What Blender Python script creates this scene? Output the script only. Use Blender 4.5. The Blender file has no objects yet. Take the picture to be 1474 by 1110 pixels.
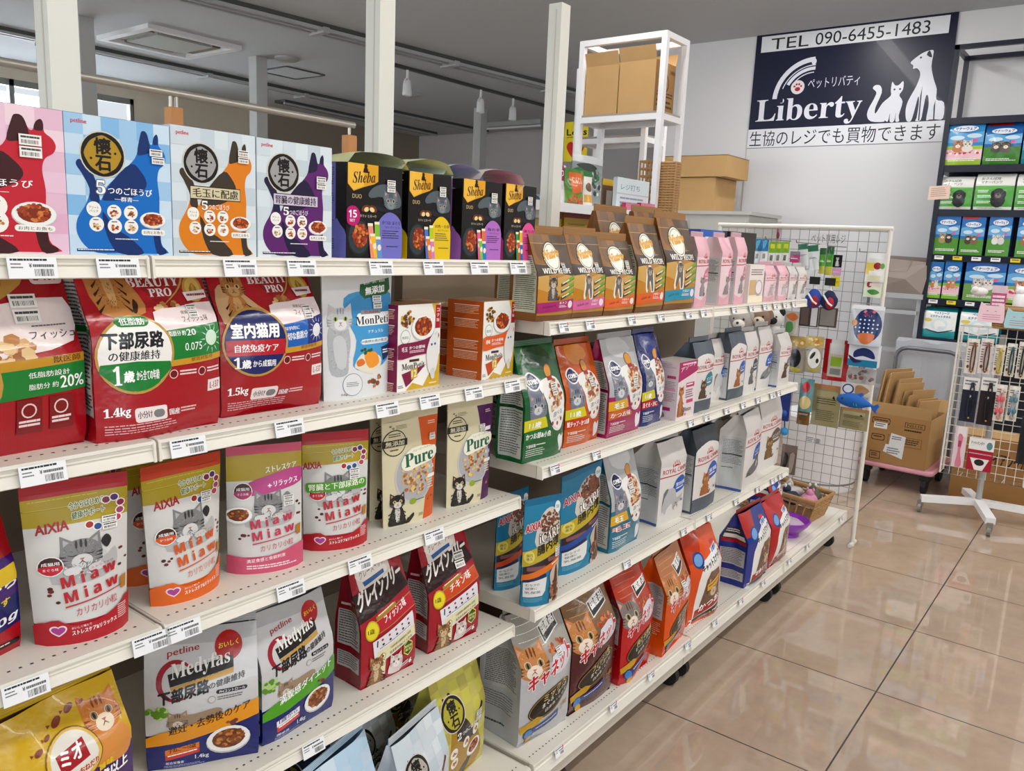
import bpy, bmesh, math, random
import numpy as np
from mathutils import Vector, Matrix
from mathutils.geometry import tessellate_polygon

SC = bpy.context.scene
COL = SC.collection
H = 1.48                       # eye height

# ------------------------------------------------------------------ camera
FPX, CX, CY = 1161.64, 737.0, 555.0
YAW, PITCH, ROLL = 0.65264443, 0.17759937, -0.04411767
_fw = np.array([math.cos(YAW)*math.cos(PITCH), math.sin(YAW)*math.cos(PITCH), -math.sin(PITCH)])
_rt = np.array([math.sin(YAW), -math.cos(YAW), 0.0])
_dn = np.cross(_fw, _rt)
_c, _s = math.cos(ROLL), math.sin(ROLL)
_r2, _d2 = _c*_rt+_s*_dn, -_s*_rt+_c*_dn
CM = np.array([_r2, _d2, _fw])
cam_d = bpy.data.cameras.new('camera'); cam = bpy.data.objects.new('camera', cam_d); COL.objects.link(cam)
cam_d.sensor_fit = 'HORIZONTAL'; cam_d.sensor_width = 36.0; cam_d.lens = 36.0*FPX/1474.0
cam_d.clip_start = 0.05; cam_d.clip_end = 60
cam.matrix_world = Matrix(((_r2[0], -_d2[0], -_fw[0], 0), (_r2[1], -_d2[1], -_fw[1], 0), (_r2[2], -_d2[2], -_fw[2], H), (0, 0, 0, 1)))
SC.camera = cam

# ------------------------------------------------------------------ world, lights, exposure
SC.view_settings.view_transform = 'Standard'; SC.view_settings.look = 'None'
SC.view_settings.gamma = 1.0; SC.view_settings.use_curve_mapping = False
SC.view_settings.exposure = -0.36
wd = bpy.data.worlds.new('daylight'); SC.world = wd; wd.use_nodes = True
wd.node_tree.nodes['Background'].inputs[0].default_value = (0.86, 0.93, 1.0, 1)
wd.node_tree.nodes['Background'].inputs[1].default_value = 1.15
def area(name, loc, aim, sx, sy, power, col=(1, 1, 1)):
    l = bpy.data.lights.new(name, 'AREA'); l.shape = 'RECTANGLE'; l.size = sx; l.size_y = sy; l.energy = power; l.color = col
    o = bpy.data.objects.new(name, l); COL.objects.link(o); o.location = loc
    o.rotation_euler = (Vector(aim)-Vector(loc)).to_track_quat('-Z', 'Y').to_euler(); return o
area('shopfront_daylight', (-0.9, -4.6, 1.75), (1.6, 1.2, 0.9), 5.5, 2.2, 104, (0.95, 0.98, 1.0))
area('side_daylight', (-3.6, 0.4, 1.7), (2.0, 0.6, 1.1), 3.6, 2.2, 30, (0.95, 0.98, 1.0))
area('aisle_tube_and_fill', (2.6, -0.35, 3.08), (2.6, 0.1, 0), 6.8, 0.12, 82, (1.0, 0.97, 0.92))
area('aisle_tube_and_fill', (3.4, -2.6, 3.08), (3.4, -1.6, 0), 6.2, 0.12, 70, (1.0, 0.97, 0.92))
area('aisle_tube_and_fill', (4.5, 1.9, 3.08), (4.7, 1.9, 0), 0.12, 3.4, 55, (1.0, 0.97, 0.94))  # fill lamp added to brighten the back wall; no known fitting
area('store_window_daylight', (-3.5, 6.8, 1.7), (4, 7.2, 2.2), 4.5, 2.2, 190, (0.88, 0.95, 1.0))
area('far_window_daylight', (4.0, 11.2, 2.1), (4.6, 5.0, 2.4), 2.7, 1.8, 640, (0.82, 0.92, 1.0))

# ------------------------------------------------------------------ pixel -> world helpers (the calibrated eye ray)
def ray(u, v):
    return CM.T @ np.array([(u-CX)/FPX, (v-CY)/FPX, 1.0])
EYE = np.array([0, 0, H])
def at_y(u, v, y): r = ray(u, v); return EYE+r*(y/r[1])
def at_x(u, v, x): r = ray(u, v); return EYE+r*(x/r[0])
def at_z(u, v, z): r = ray(u, v); return EYE+r*((z-H)/r[2])
def at_plane(u, v, p, n):
    r = ray(u, v); return EYE+r*(np.dot(p-EYE, n)/np.dot(r, n))

# ------------------------------------------------------------------ materials
def lin(c):
    if isinstance(c, str):
        c = c.lstrip('#'); c = [int(c[i:i+2], 16)/255 for i in (0, 2, 4)]
    return tuple((x/12.92 if x <= 0.04045 else ((x+0.055)/1.055)**2.4) for x in c)+(1.0,)
MATS = {}
def ink(c): return tuple(x**1.16 for x in lin(c)[:3])      # printed colours
def mat(name, col, rough=0.5, metal=0.0, noise=0.0, nscale=30, bump=0.0, bscale=200, spec=0.5, alpha=1.0, trans=0.0, coat=0.0, emit=0):
    if name in MATS: return MATS[name]
    m = bpy.data.materials.new(name); m.use_nodes = True; t = m.node_tree; b = t.nodes['Principled BSDF']
    b.inputs['Base Color'].default_value = lin(col); b.inputs['Roughness'].default_value = rough
    b.inputs['Metallic'].default_value = metal; b.inputs['Specular IOR Level'].default_value = spec
    b.inputs['Alpha'].default_value = alpha; b.inputs['Transmission Weight'].default_value = trans; b.inputs['Coat Weight'].default_value = coat
    if emit: b.inputs['Emission Color'].default_value = lin(col); b.inputs['Emission Strength'].default_value = emit
    tc = t.nodes.new('ShaderNodeTexCoord')
    if noise:
        n = t.nodes.new('ShaderNodeTexNoise'); n.inputs['Scale'].default_value = nscale; n.inputs['Detail'].default_value = 4
        t.links.new(tc.outputs['Object'], n.inputs['Vector'])
        mx = t.nodes.new('ShaderNodeMixRGB'); mx.blend_type = 'MULTIPLY'; mx.inputs[0].default_value = noise
        mx.inputs[1].default_value = lin(col)
        rp = t.nodes.new('ShaderNodeValToRGB'); rp.color_ramp.elements[0].position = 0.3; rp.color_ramp.elements[1].position = 0.7
        rp.color_ramp.elements[0].color = (0.45, 0.45, 0.45, 1)
        t.links.new(n.outputs[0], rp.inputs[0]); t.links.new(rp.outputs[0], mx.inputs[2]); t.links.new(mx.outputs[0], b.inputs['Base Color'])
    if bump:
        n2 = t.nodes.new('ShaderNodeTexNoise'); n2.inputs['Scale'].default_value = bscale; n2.inputs['Detail'].default_value = 3
        t.links.new(tc.outputs['Object'], n2.inputs['Vector'])
        bp = t.nodes.new('ShaderNodeBump'); bp.inputs['Strength'].default_value = bump; bp.inputs['Distance'].default_value = 0.004
        t.links.new(n2.outputs[0], bp.inputs['Height']); t.links.new(bp.outputs[0], b.inputs['Normal'])
    MATS[name] = m; return m
def print_mat(name, rough, coat, bump, bscale, spec=0.5):
    m = mat(name, '#ffffff', rough, coat=coat, bump=bump, bscale=bscale, spec=spec)
    t = m.node_tree; a = t.nodes.new('ShaderNodeAttribute'); a.attribute_name = 'Col'
    t.links.new(a.outputs['Color'], t.nodes['Principled BSDF'].inputs['Base Color']); return m
FILM = print_mat('printed_glossy_film', 0.22, 0.2, 0.6, 24)
MATTE = print_mat('printed_matte_film', 0.42, 0.0, 0.3, 24)
CARD = print_mat('printed_card', 0.36, 0.05, 0.03, 60, 0.35)
PAPER = print_mat('printed_paper', 0.7, 0.0, 0.05, 90, 0.3)
SHELF = mat('cream_shelf_enamel', '#e9e5da', 0.42, noise=0.05, nscale=6)
SHELF_D = mat('grey_beige_shelf_side', '#cfc8bb', 0.5)
BACKP = mat('shaded_beige_back_panel', '#8f806e', 0.6, noise=0.06, nscale=5)  # beige darkened to stand in for the shade behind the goods
SLOT = mat('dark_slot', '#3a3532', 0.7)
BLACK = mat('black_rubber', '#141414', 0.6)
STEEL = mat('brushed_steel', '#c9c4ba', 0.35, metal=0.55)
WHITEM = mat('white_enamel', '#eeeef0', 0.35)
WIRE = mat('white_wire', '#e4e0d6', 0.4)
WIRE_D = mat('zinc_wire', '#8d8a86', 0.4, metal=0.5)
POSTM = mat('ivory_post_enamel', '#e6e6dc', 0.45, noise=0.04, nscale=4)
CBOARD = mat('brown_cardboard', '#c49d68', 0.85, noise=0.12, nscale=9, bump=0.08, bscale=120)
CBOARD_D = mat('raw_cardboard', '#9a7448', 0.9, noise=0.15, nscale=14)
NAVY = mat('navy_black_steel', '#10162a', 0.35)
WICKER = mat('wicker_cane', '#b58a58', 0.6, noise=0.3, nscale=60)
GREYCLOTH = mat('grey_cloth', '#b9bcc2', 0.9, noise=0.1, nscale=8, bump=0.25, bscale=60)
# ------------------------------------------------------------------ object helpers
def tag(o, label, cat=None, group=None, kind=None):
    if label: o['label'] = label
    if cat: o['category'] = cat
    if group: o['group'] = group
    if kind: o['kind'] = kind
    return o
def empty(name, loc, rz=0.0, label=None, cat=None, group=None):
    o = bpy.data.objects.new(name, None); COL.objects.link(o); o.empty_display_size = 0.05
    o.location = loc; o.rotation_euler = (0, 0, rz); tag(o, label, cat, group); return o
class MB:
    """collects simple solids into one mesh; coordinates are the parent's local ones"""
    def __init__(s): s.v = []; s.f = []; s.m = []; s.cur = 0; s.mats = []
    def use(s, m):
        if m not in s.mats: s.mats.append(m)
        s.cur = s.mats.index(m); return s
    def face(s, pts, mi=None):
        b = len(s.v); s.v += [tuple(p) for p in pts]; s.f.append(tuple(range(b, b+len(pts)))); s.m.append(s.cur)
    def _add(s, vs, fs):
        b = len(s.v); s.v += [tuple(p) for p in vs]
        for f in fs: s.f.append(tuple(b+i for i in f)); s.m.append(s.cur)
    def box(s, x0, y0, z0, x1, y1, z1):
        s._add([(x0, y0, z0), (x1, y0, z0), (x1, y1, z0), (x0, y1, z0), (x0, y0, z1), (x1, y0, z1), (x1, y1, z1), (x0, y1, z1)],
               [(0, 3, 2, 1), (4, 5, 6, 7), (0, 1, 5, 4), (1, 2, 6, 5), (2, 3, 7, 6), (3, 0, 4, 7)]); return s
    def rbox(s, x0, y0, z0, x1, y1, z1, r=0.01, n=3):
        """box with rounded vertical edges and small chamfers top and bottom"""
        ring = []
        for cx, cy, a0 in ((x1-r, y1-r, 0), (x0+r, y1-r, 90), (x0+r, y0+r, 180), (x1-r, y0+r, 270)):
            for k in range(n+1):
                a = math.radians(a0+90*k/n); ring.append((cx+r*math.cos(a), cy+r*math.sin(a), math.cos(a), math.sin(a)))
        N = len(ring); c = min(r*0.5, (z1-z0)*0.3); vs = []
        for z, ins in ((z0, c), (z0+c, 0), (z1-c, 0), (z1, c)): vs += [(x-ins*a, y-ins*b, z) for x, y, a, b in ring]
        fs = [tuple(reversed(range(N))), tuple(range(3*N, 4*N))]
        for k in range(3):
            for i in range(N): j = (i+1) % N; fs.append((k*N+i, k*N+j, (k+1)*N+j, (k+1)*N+i))
        s._add(vs, fs); return s
    def prism(s, prof, axis, a, b):
        """extrude a 2D profile (list of pairs) along an axis from a to b"""
        n = len(prof); vs = []
        for t in (a, b):
            for p, q in prof: vs.append((t, p, q) if axis == 'x' else (p, t, q) if axis == 'y' else (p, q, t))
        fs = [tuple(range(n)), tuple(reversed(range(n, 2*n)))]
        for i in range(n): j = (i+1) % n; fs.append((i, i+n, j+n, j))
        s._add(vs, fs); return s
    def tube(s, pts, r, n=8, closed=False, cap=True):
        P = [Vector(p) for p in pts]; N = len(P); rings = []; up = None
        for i in range(N):
            a = P[i-1] if (i > 0 or closed) else P[i]; b = P[(i+1) % N] if (i < N-1 or closed) else P[i]
            t = (b-a).normalized()
            if up is None: up = Vector((0, 0, 1)) if abs(t.z) < 0.9 else Vector((1, 0, 0))
            sd = t.cross(up); sd = sd.normalized() if sd.length > 1e-6 else Vector((1, 0, 0)); up = sd.cross(t).normalized()
            rr = r[i] if isinstance(r, (list, tuple)) else r
            rings.append([P[i]+sd*math.cos(2*math.pi*k/n)*rr+up*math.sin(2*math.pi*k/n)*rr for k in range(n)])
        vs = [p for q in rings for p in q]; fs = []
        for i in range(N if closed else N-1):
            j = (i+1) % N
            for k in range(n): l = (k+1) % n; fs.append((i*n+k, i*n+l, j*n+l, j*n+k))
        if cap and not closed: fs += [tuple(reversed(range(n))), tuple(range((N-1)*n, N*n))]
        s._add(vs, fs); return s
    def bar(s, a, b, w, h=None):
        """square bar from a to b"""
        h = h or w; a = Vector(a); b = Vector(b); t = (b-a).normalized(); up = Vector((0, 0, 1)) if abs(t.z) < 0.9 else Vector((0, 1, 0))
        sd = t.cross(up).normalized(); up = sd.cross(t).normalized()
        vs = [p+sd*(i*w/2)+up*(j*h/2) for p in (a, b) for i, j in ((-1, -1), (1, -1), (1, 1), (-1, 1))]
        s._add(vs, [(0, 3, 2, 1), (4, 5, 6, 7), (0, 1, 5, 4), (1, 2, 6, 5), (2, 3, 7, 6), (3, 0, 4, 7)]); return s
    def lathe(s, prof, c=(0, 0, 0), n=20, sx=1.0, sy=1.0):
        vs = []; N = len(prof)
        for r, z in prof:
            for k in range(n): a = 2*math.pi*k/n; vs.append((c[0]+r*sx*math.cos(a), c[1]+r*sy*math.sin(a), c[2]+z))
        fs = [tuple(reversed(range(n))), tuple(range((N-1)*n, N*n))]
        for i in range(N-1):
            for k in range(n): l = (k+1) % n; fs.append((i*n+k, i*n+l, (i+1)*n+l, (i+1)*n+k))
        s._add(vs, fs); return s
    def ball(s, c, rx, ry=None, rz=None, n=14, m=9, fn=None):
        ry = ry or rx; rz = rz or rx; vs = [(c[0], c[1], c[2]-rz)]
        for i in range(1, m):
            ph = -math.pi/2+math.pi*i/m
            for k in range(n):
                a = 2*math.pi*k/n; vs.append((c[0]+rx*math.cos(ph)*math.cos(a), c[1]+ry*math.cos(ph)*math.sin(a), c[2]+rz*math.sin(ph)))
        vs.append((c[0], c[1], c[2]+rz)); fs = []
        for k in range(n):
            l = (k+1) % n; fs.append((0, 1+l, 1+k))
            for i in range(m-2): fs.append((1+i*n+k, 1+i*n+l, 1+(i+1)*n+l, 1+(i+1)*n+k))
            fs.append((1+(m-2)*n+k, 1+(m-2)*n+l, len(vs)-1))
        if fn: vs = [fn(Vector(p)) for p in vs]
        s._add(vs, fs); return s
    def build(s, name, m=None, parent=None, smooth=False, bevel=0.0, label=None, cat=None, group=None, kind=None):
        me = bpy.data.meshes.new(name); me.from_pydata(s.v, [], s.f)
        for mm in (s.mats if s.mats else [m]): me.materials.append(mm)
        if s.mats:
            me.polygons.foreach_set('material_index', s.m)
        if smooth:
            me.polygons.foreach_set('use_smooth', [True]*len(me.polygons))
            try: me.set_sharp_from_angle(angle=math.radians(40))
            except Exception: pass
        me.update(); o = bpy.data.objects.new(name, me); COL.objects.link(o)
        if parent: o.parent = parent
        if bevel:
            b = o.modifiers.new('bevel', 'BEVEL'); b.width = bevel; b.segments = 2; b.limit_method = 'ANGLE'; b.angle_limit = math.radians(50)
        tag(o, label, cat, group, kind); return o
def struct(name, mb, m=None, **k): return mb.build(name, m, kind='structure', **k)

# ------------------------------------------------------------------ printed art: flat shapes laid on a surface patch
_GL = {}
_DIG = '0123456789'
def _mapf(base_up, base_lo, base_dg=None):
    def f(s):
        o = ''
        for ch in s:
            if 'A' <= ch <= 'Z': o += chr(base_up+ord(ch)-65)
            elif 'a' <= ch <= 'z': o += chr(base_lo+ord(ch)-97)
            elif base_dg and ch in _DIG: o += chr(base_dg+ord(ch)-48)
            else: o += ch
        return o
    return f
SB = _mapf(0x1D5D4, 0x1D5EE, 0x1D7EC)     # sans bold
SBI = _mapf(0x1D63C, 0x1D656, 0x1D7EC)    # sans bold italic
RB = _mapf(0x1D400, 0x1D41A, 0x1D7CE)     # roman bold
RBI = _mapf(0x1D468, 0x1D482, 0x1D7CE)    # roman bold italic
SCR = _mapf(0x1D4D0, 0x1D4EA, 0x1D7CE)    # script bold
def glyphs(s, res=2):
    k = (s, res)
    if k in _GL: return _GL[k]
    c = bpy.data.curves.new('t', 'FONT'); c.body = s; c.size = 1; c.resolution_u = res
    o = bpy.data.objects.new('t', c)
    me = o.to_mesh(); me.calc_loop_triangles()
    v = np.zeros(len(me.vertices)*3); me.vertices.foreach_get('co', v); v = v.reshape(-1, 3)[:, :2].copy()
    t = np.zeros(len(me.loop_triangles)*3, dtype=int); me.loop_triangles.foreach_get('vertices', t); t = t.reshape(-1, 3)
    o.to_mesh_clear(); bpy.data.objects.remove(o); bpy.data.curves.remove(c)
    if len(v) == 0: v = np.zeros((3, 2)); t = np.array([[0, 1, 2]])
    lo, hi = v.min(0), v.max(0); asp = (hi[0]-lo[0])/max(1e-6, hi[1]-lo[1])
    v = (v-lo)/np.maximum(hi-lo, 1e-6); v[:, 1] = 1-v[:, 1]
    _GL[k] = (v, t, asp); return _GL[k]
def spline(P, n=4, closed=True):
    out = []; N = len(P)
    for i in range(N):
        p0, p1, p2, p3 = P[i-1], P[i], P[(i+1) % N], P[(i+2) % N]
        for k in range(n):
            t = k/n; t2 = t*t; t3 = t2*t
            out.append(tuple(0.5*((2*p1[j])+(-p0[j]+p2[j])*t+(2*p0[j]-5*p1[j]+4*p2[j]-p3[j])*t2+(-p0[j]+3*p1[j]-3*p2[j]+p3[j])*t3) for j in (0, 1)))
    return out
def mix(a, b, t):
    A = [int(a[i:i+2], 16) for i in (1, 3, 5)]; B = [int(b[i:i+2], 16) for i in (1, 3, 5)]
    return '#%02x%02x%02x' % tuple(int(x+(y-x)*t) for x, y in zip(A, B))
class Art:
    """x runs 0..1 left to right, y runs 0..1 top to bottom; w, h are the real size in metres"""
    def __init__(s, w=1.0, h=1.0, seed=1): s.w = w; s.h = h; s.L = []; s.R = random.Random(seed)
    def raw(s, v, t, c, dz=None, span=1):
        v = np.asarray(v, float); s.L.append((v, np.asarray(t, int), ink(c), np.zeros(len(v)) if dz is None else np.asarray(dz, float), span)); return s
    def rect(s, x0, y0, x1, y1, c): return s.raw([(x0, y0), (x1, y0), (x1, y1), (x0, y1)], [(0, 1, 2), (0, 2, 3)], c)
    def poly(s, P, c):
        tr = tessellate_polygon([[Vector((p[0], p[1], 0)) for p in P]])
        return s.raw(P, tr, c) if tr else s
    def spl(s, P, c, n=4): return s.poly(spline(P, n), c)
    def ell(s, cx, cy, rx, ry=None, c='#ffffff', n=20, rot=0.0):
        if ry is None: ry = rx*s.w/s.h
        ca, sa = math.cos(rot), math.sin(rot); k = s.h/s.w
        P = []
        for i in range(n):
            a = 2*math.pi*i/n; x, y = rx*math.cos(a), ry*math.sin(a)*k
            P.append((cx+x*ca-y*sa, cy+(x*sa+y*ca)/k))
        return s.raw(P, [(0, i, i+1) for i in range(1, n-1)], c)
    def rrect(s, x0, y0, x1, y1, c, r=0.02):
        ry = r*s.w/s.h; P = []
        for cx, cy, a0 in ((x1-r, y1-ry, 0), (x0+r, y1-ry, 90), (x0+r, y0+ry, 180), (x1-r, y0+ry, 270)):
            for k in range(4): a = math.radians(a0+30*k); P.append((cx+r*math.cos(a), cy+ry*math.sin(a)))
        return s.raw(P, [(0, i, i+1) for i in range(1, len(P)-1)], c)
    def band(s, y0l, y0r, y1r, y1l, c): return s.poly([(0, y0l), (1, y0r), (1, y1r), (0, y1l)], c)
    def text(s, t, x0, y0, x1, y1, c, bold=0, sl=0.0, it=0.0, res=2, out=None, ow=0.06):
        """fit the text into the box; sl = slope (y per x), it = italic shear"""
        v, tr, asp = glyphs(t, res); hh = y1-y0
        def put(dx, dy, col):
            X = x0+v[:, 0]*(x1-x0)+it*(0.5-v[:, 1])*hh*s.h/s.w+dx; Y = y0+v[:, 1]*hh+sl*(X-x0)+dy
            return np.stack([X, Y], 1)
        kx = hh*s.h/s.w
        if out:
            vs, ts, zs = [], [], []; o = 0
            for i in range(8):
                zs.append(np.full(len(v), i*.22)); a = math.pi*i/4; vs.append(put(math.cos(a)*ow*kx, math.sin(a)*ow*hh, out)); ts.append(tr+o); o += len(v)
            s.raw(np.concatenate(vs), np.concatenate(ts), out, np.concatenate(zs), 2)
        if bold:
            d = bold*0.02; vs, ts, zs = [], [], []; o = 0
            for dx, dy in ((-d, 0), (d, 0), (0, d), (0, -d)) if bold > 1 else ((-d, 0), (d, 0)):
                vs.append(put(dx*kx, dy*hh, c)); ts.append(tr+o); zs.append(np.full(len(v), len(zs)*.22)); o += len(v)
            return s.raw(np.concatenate(vs), np.concatenate(ts), c, np.concatenate(zs))
        return s.raw(put(0, 0, c), tr, c)
    def dashes(s, x0, y0, x1, y1, n, c, fill=0.5, lo=0.02, hi=0.12, end=0.25, sl=0.0):
        """rows of tiny unreadable print"""
        v, t = [], []; dy = (y1-y0)/n
        for i in range(n):
            x = x0; y = y0+i*dy; xe = x1-(x1-x0)*end*s.R.random()
            while x < xe:
                L = (x1-x0)*s.R.uniform(lo, hi); b = len(v); e = min(x+L, x1)
                v += [(x, y+sl*(x-x0)), (e, y+sl*(e-x0)), (e, y+dy*fill+sl*(e-x0)), (x, y+dy*fill+sl*(x-x0))]; t += [(b, b+1, b+2), (b, b+2, b+3)]; x += L+(x1-x0)*0.012
        return s.raw(v, t, c) if v else s
    def bars(s, x0, y0, x1, y1, c='#222222', n=22):
        v, t = [], []; x = x0; st = (x1-x0)/n
        for i in range(n):
            w = st*s.R.choice((0.3, 0.5, 0.7)); b = len(v); v += [(x, y0), (x+w, y0), (x+w, y1), (x, y1)]; t += [(b, b+1, b+2), (b, b+2, b+3)]; x += st
        return s.raw(v, t, c)
    def kib(s, cx, cy, rx, ry, n, cols, size=0.03):
        """a heap of kibble"""
        for c in cols:
            v, t, zs = [], [], []
            for i in range(max(1, n//len(cols))):
                a = s.R.uniform(0, 6.283); q = math.sqrt(s.R.random()); x = cx+rx*q*math.cos(a); y = cy+ry*q*math.sin(a)
                zs += [2*i*len(cols)/n]*6; b = len(v); z = size*s.R.uniform(0.7, 1.2); ph = s.R.random()
                for k in range(6): an = ph+k*1.047; v.append((x+z*math.cos(an), y+z*0.8*math.sin(an)*s.w/s.h))
                t += [(b, b+k, b+k+1) for k in range(1, 5)]
            s.raw(v, t, c, zs, 2)
        return s
    def bowl(s, cx, cy, rx, cols, plate='#f2f2f0', n=60, k=0.62, size=0.028):
        ry = rx*k*s.w/s.h; s.ell(cx, cy, rx, ry, '#c9c9c8'); s.ell(cx, cy-ry*0.06, rx*0.97, ry*0.93, plate)
        s.ell(cx, cy-ry*0.1, rx*0.74, ry*0.7, cols[0], 16); return s.kib(cx, cy-ry*0.12, rx*0.7, ry*0.66, n, cols, size)
    def cat(s, cx, cy, r, fur='#a9825a', dark='#5b4028', light='#efe6da', eye='#c9a13a', closed=False, ear=None):
        """a cat's head seen from the front"""
        k = s.w/s.h; R = lambda x, y: (cx+x*r, cy+y*r*k)
        s.poly([R(-0.95, -0.1), R(-0.9, -1.15), R(-0.25, -0.7)], fur).poly([R(0.95, -0.1), R(0.9, -1.15), R(0.25, -0.7)], fur)
        s.poly([R(-0.8, -0.3), R(-0.78, -0.92), R(-0.42, -0.66)], ear or '#d9a48f').poly([R(0.8, -0.3), R(0.78, -0.92), R(0.42, -0.66)], ear or '#d9a48f')
        s.ell(cx, cy, r, r*0.86*k, fur)
        s.fur(cx, cy, r*0.95, r*0.82*k, 70, (mix(fur, dark, .35), mix(fur, light, .45), mix(fur, dark, .18)), r*0.22)
        for x, y, q in ((0, -0.62, 0.07), (-0.22, -0.58, 0.06), (0.22, -0.58, 0.06)): s.ell(cx+x*r, cy+y*r*k, r*q, r*0.24*k, dark, 8)
        for sx in (-1, 1):
            for y in (-0.05, 0.14, 0.33): s.poly([R(sx*0.98, y), R(sx*0.62, y+0.1), R(sx*0.96, y+0.13)], dark)
        s.ell(cx, cy+0.38*r*k, r*0.5, r*0.4*k, light, 14)
        for sx in (-1, 1):
            if closed: s.poly([R(sx*0.18, -0.06), R(sx*0.28, 0.03), R(sx*0.42, 0.06), R(sx*0.56, 0.01), R(sx*0.66, -0.1), R(sx*0.55, -0.03), R(sx*0.42, 0.01), R(sx*0.29, -0.02)], dark)
            else: s.ell(cx+sx*0.4*r, cy-0.05*r*k, r*0.21, r*0.2*k, '#efe9da', 12).ell(cx+sx*0.4*r, cy-0.05*r*k, r*0.18, r*0.18*k, mix(eye, '#f0e0b0', .35), 12).ell(cx+sx*0.4*r, cy-0.05*r*k, r*0.075, r*0.14*k, '#15110e', 10)
        s.poly([R(-0.13, 0.2), R(0.13, 0.2), R(0, 0.34)], '#c4776d')
        s.poly([R(-0.015, 0.33), R(0.015, 0.33), R(0.17, 0.5), R(0.15, 0.52), R(0, 0.39), R(-0.15, 0.52), R(-0.17, 0.5)], dark)
        for sx in (-1, 1):
            for y in (.36, .46, .56): s.poly([R(sx*.3, y*.9), R(sx*1.15, y-.1), R(sx*.3, y*.9+.02)], light)
        return s
    def fur(s, cx, cy, rx, ry, n, cols, L):
        """short hair strokes pointing away from the middle"""
        k = s.w/s.h
        for c in cols:
            v, t, zs = [], [], []
            for i in range(n//len(cols)):
                a = s.R.uniform(0, 6.283); q = math.sqrt(s.R.random())*.9; x = cx+rx*q*math.cos(a); y = cy+ry*q*math.sin(a); a += s.R.uniform(-.5, .5)
                zs += [i*len(cols)/n]*3; l = L*s.R.uniform(.5, 1.2)*(1-q*.5); w_ = L*.12; b = len(v)
                v += [(x-w_*math.sin(a), y+w_*math.cos(a)*k), (x+w_*math.sin(a), y-w_*math.cos(a)*k), (x+l*math.cos(a), y+l*math.sin(a)*k)]; t.append((b, b+1, b+2))
            s.raw(v, t, c, zs)
        return s
    def sitcat(s, x0, y0, x1, y1, fur, dark, chest='#e8e2da', face=True):
        """a sitting cat, body and head"""
        X = lambda a: x0+a*(x1-x0); Y = lambda b: y0+b*(y1-y0)
        s.spl([(X(.5), Y(.3)), (X(.74), Y(.45)), (X(.86), Y(.75)), (X(.9), Y(.98)), (X(.5), Y(1.0)), (X(.12), Y(.98)), (X(.14), Y(.75)), (X(.26), Y(.45))], fur)
        s.spl([(X(.9), Y(.97)), (X(1.0), Y(.8)), (X(1.08), Y(.88)), (X(.98), Y(1.0))], dark)
        s.spl([(X(.5), Y(.36)), (X(.62), Y(.5)), (X(.58), Y(.82)), (X(.5), Y(.9)), (X(.42), Y(.82)), (X(.38), Y(.5))], chest)
        s.fur(X(.5), Y(.72), (x1-x0)*.34, (y1-y0)*.24, 60, (mix(fur, dark, .4), mix(fur, chest, .4)), (x1-x0)*.12)
        for b in (.5, .62, .74, .86): s.poly([(X(.9), Y(b+.1)), (X(.7), Y(b)), (X(.88), Y(b+.14))], dark); s.poly([(X(.1), Y(b+.1)), (X(.3), Y(b)), (X(.12), Y(b+.14))], dark)
        if face: s.cat(X(.5), Y(.21), (x1-x0)*0.34, fur, dark, chest)
        return s
def print_mesh(layers, surf, nu, nt, base=0.0004, step=0.0001):
    """cut the art along the patch grid and lay it on the patch: returns verts, normals, faces, colours"""
    bm = bmesh.new(); cols = []; bb = []; lev = []; spn = []
    for v, t, c, dz, span in layers:
        lo, hi = v.min(0), v.max(0)
        lv = max([l+sp for l, sp, (a, b) in zip(lev, spn, bb) if a[0] < hi[0] and lo[0] < b[0] and a[1] < hi[1] and lo[1] < b[1]], default=0)
        bb.append((lo+1e-5, hi-1e-5)); lev.append(lv); spn.append(span)
    for li, (v, t, c, dz, span) in enumerate(layers):
        z = float(lev[li]); vs = [bm.verts.new((float(np.clip(p[0], 0, 1)), float(np.clip(p[1], 0, 1)), z+float(q))) for p, q in zip(v, dz)]
        for a in t:
            if a[0] == a[1] or a[1] == a[2] or a[0] == a[2]: continue
            try: f = bm.faces.new([vs[i] for i in a]); f.material_index = min(li, 32000)
            except ValueError: pass
    for k in range(1, nu):
        bmesh.ops.bisect_plane(bm, geom=bm.verts[:]+bm.edges[:]+bm.faces[:], plane_co=(k/nu, 0, 0), plane_no=(1, 0, 0), dist=1e-6)
    for k in range(1, nt):
        bmesh.ops.bisect_plane(bm, geom=bm.verts[:]+bm.edges[:]+bm.faces[:], plane_co=(0, k/nt, 0), plane_no=(0, 1, 0), dist=1e-6)
    if nu*nt > 1:
        for k in range(1, nu+nt):
            bmesh.ops.bisect_plane(bm, geom=bm.verts[:]+bm.edges[:]+bm.faces[:], plane_co=(k/nu, 0, 0), plane_no=Vector((nu, nt, 0)).normalized(), dist=1e-6)
    loose = [v for v in bm.verts if not v.link_faces]
    if loose: bmesh.ops.delete(bm, geom=loose, context='VERTS')
    bm.verts.index_update(); co = np.array([v.co for v in bm.verts]).reshape(-1, 3)
    P, N = surf(co[:, 0], co[:, 1])
    P = P+N*(base+step*co[:, 2:3])
    F = []; C = []
    for f in bm.faces:
        ids = [v.index for v in f.verts]
        p = [co[i] for i in ids]; ar = sum(p[i][0]*p[(i+1) % len(p)][1]-p[(i+1) % len(p)][0]*p[i][1] for i in range(len(p)))
        if abs(ar) < 1e-11: continue
        if ar > 0: ids.reverse()
        F.append(ids); C.append(layers[f.material_index][2])
    bm.free(); return P, N, F, C
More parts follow.
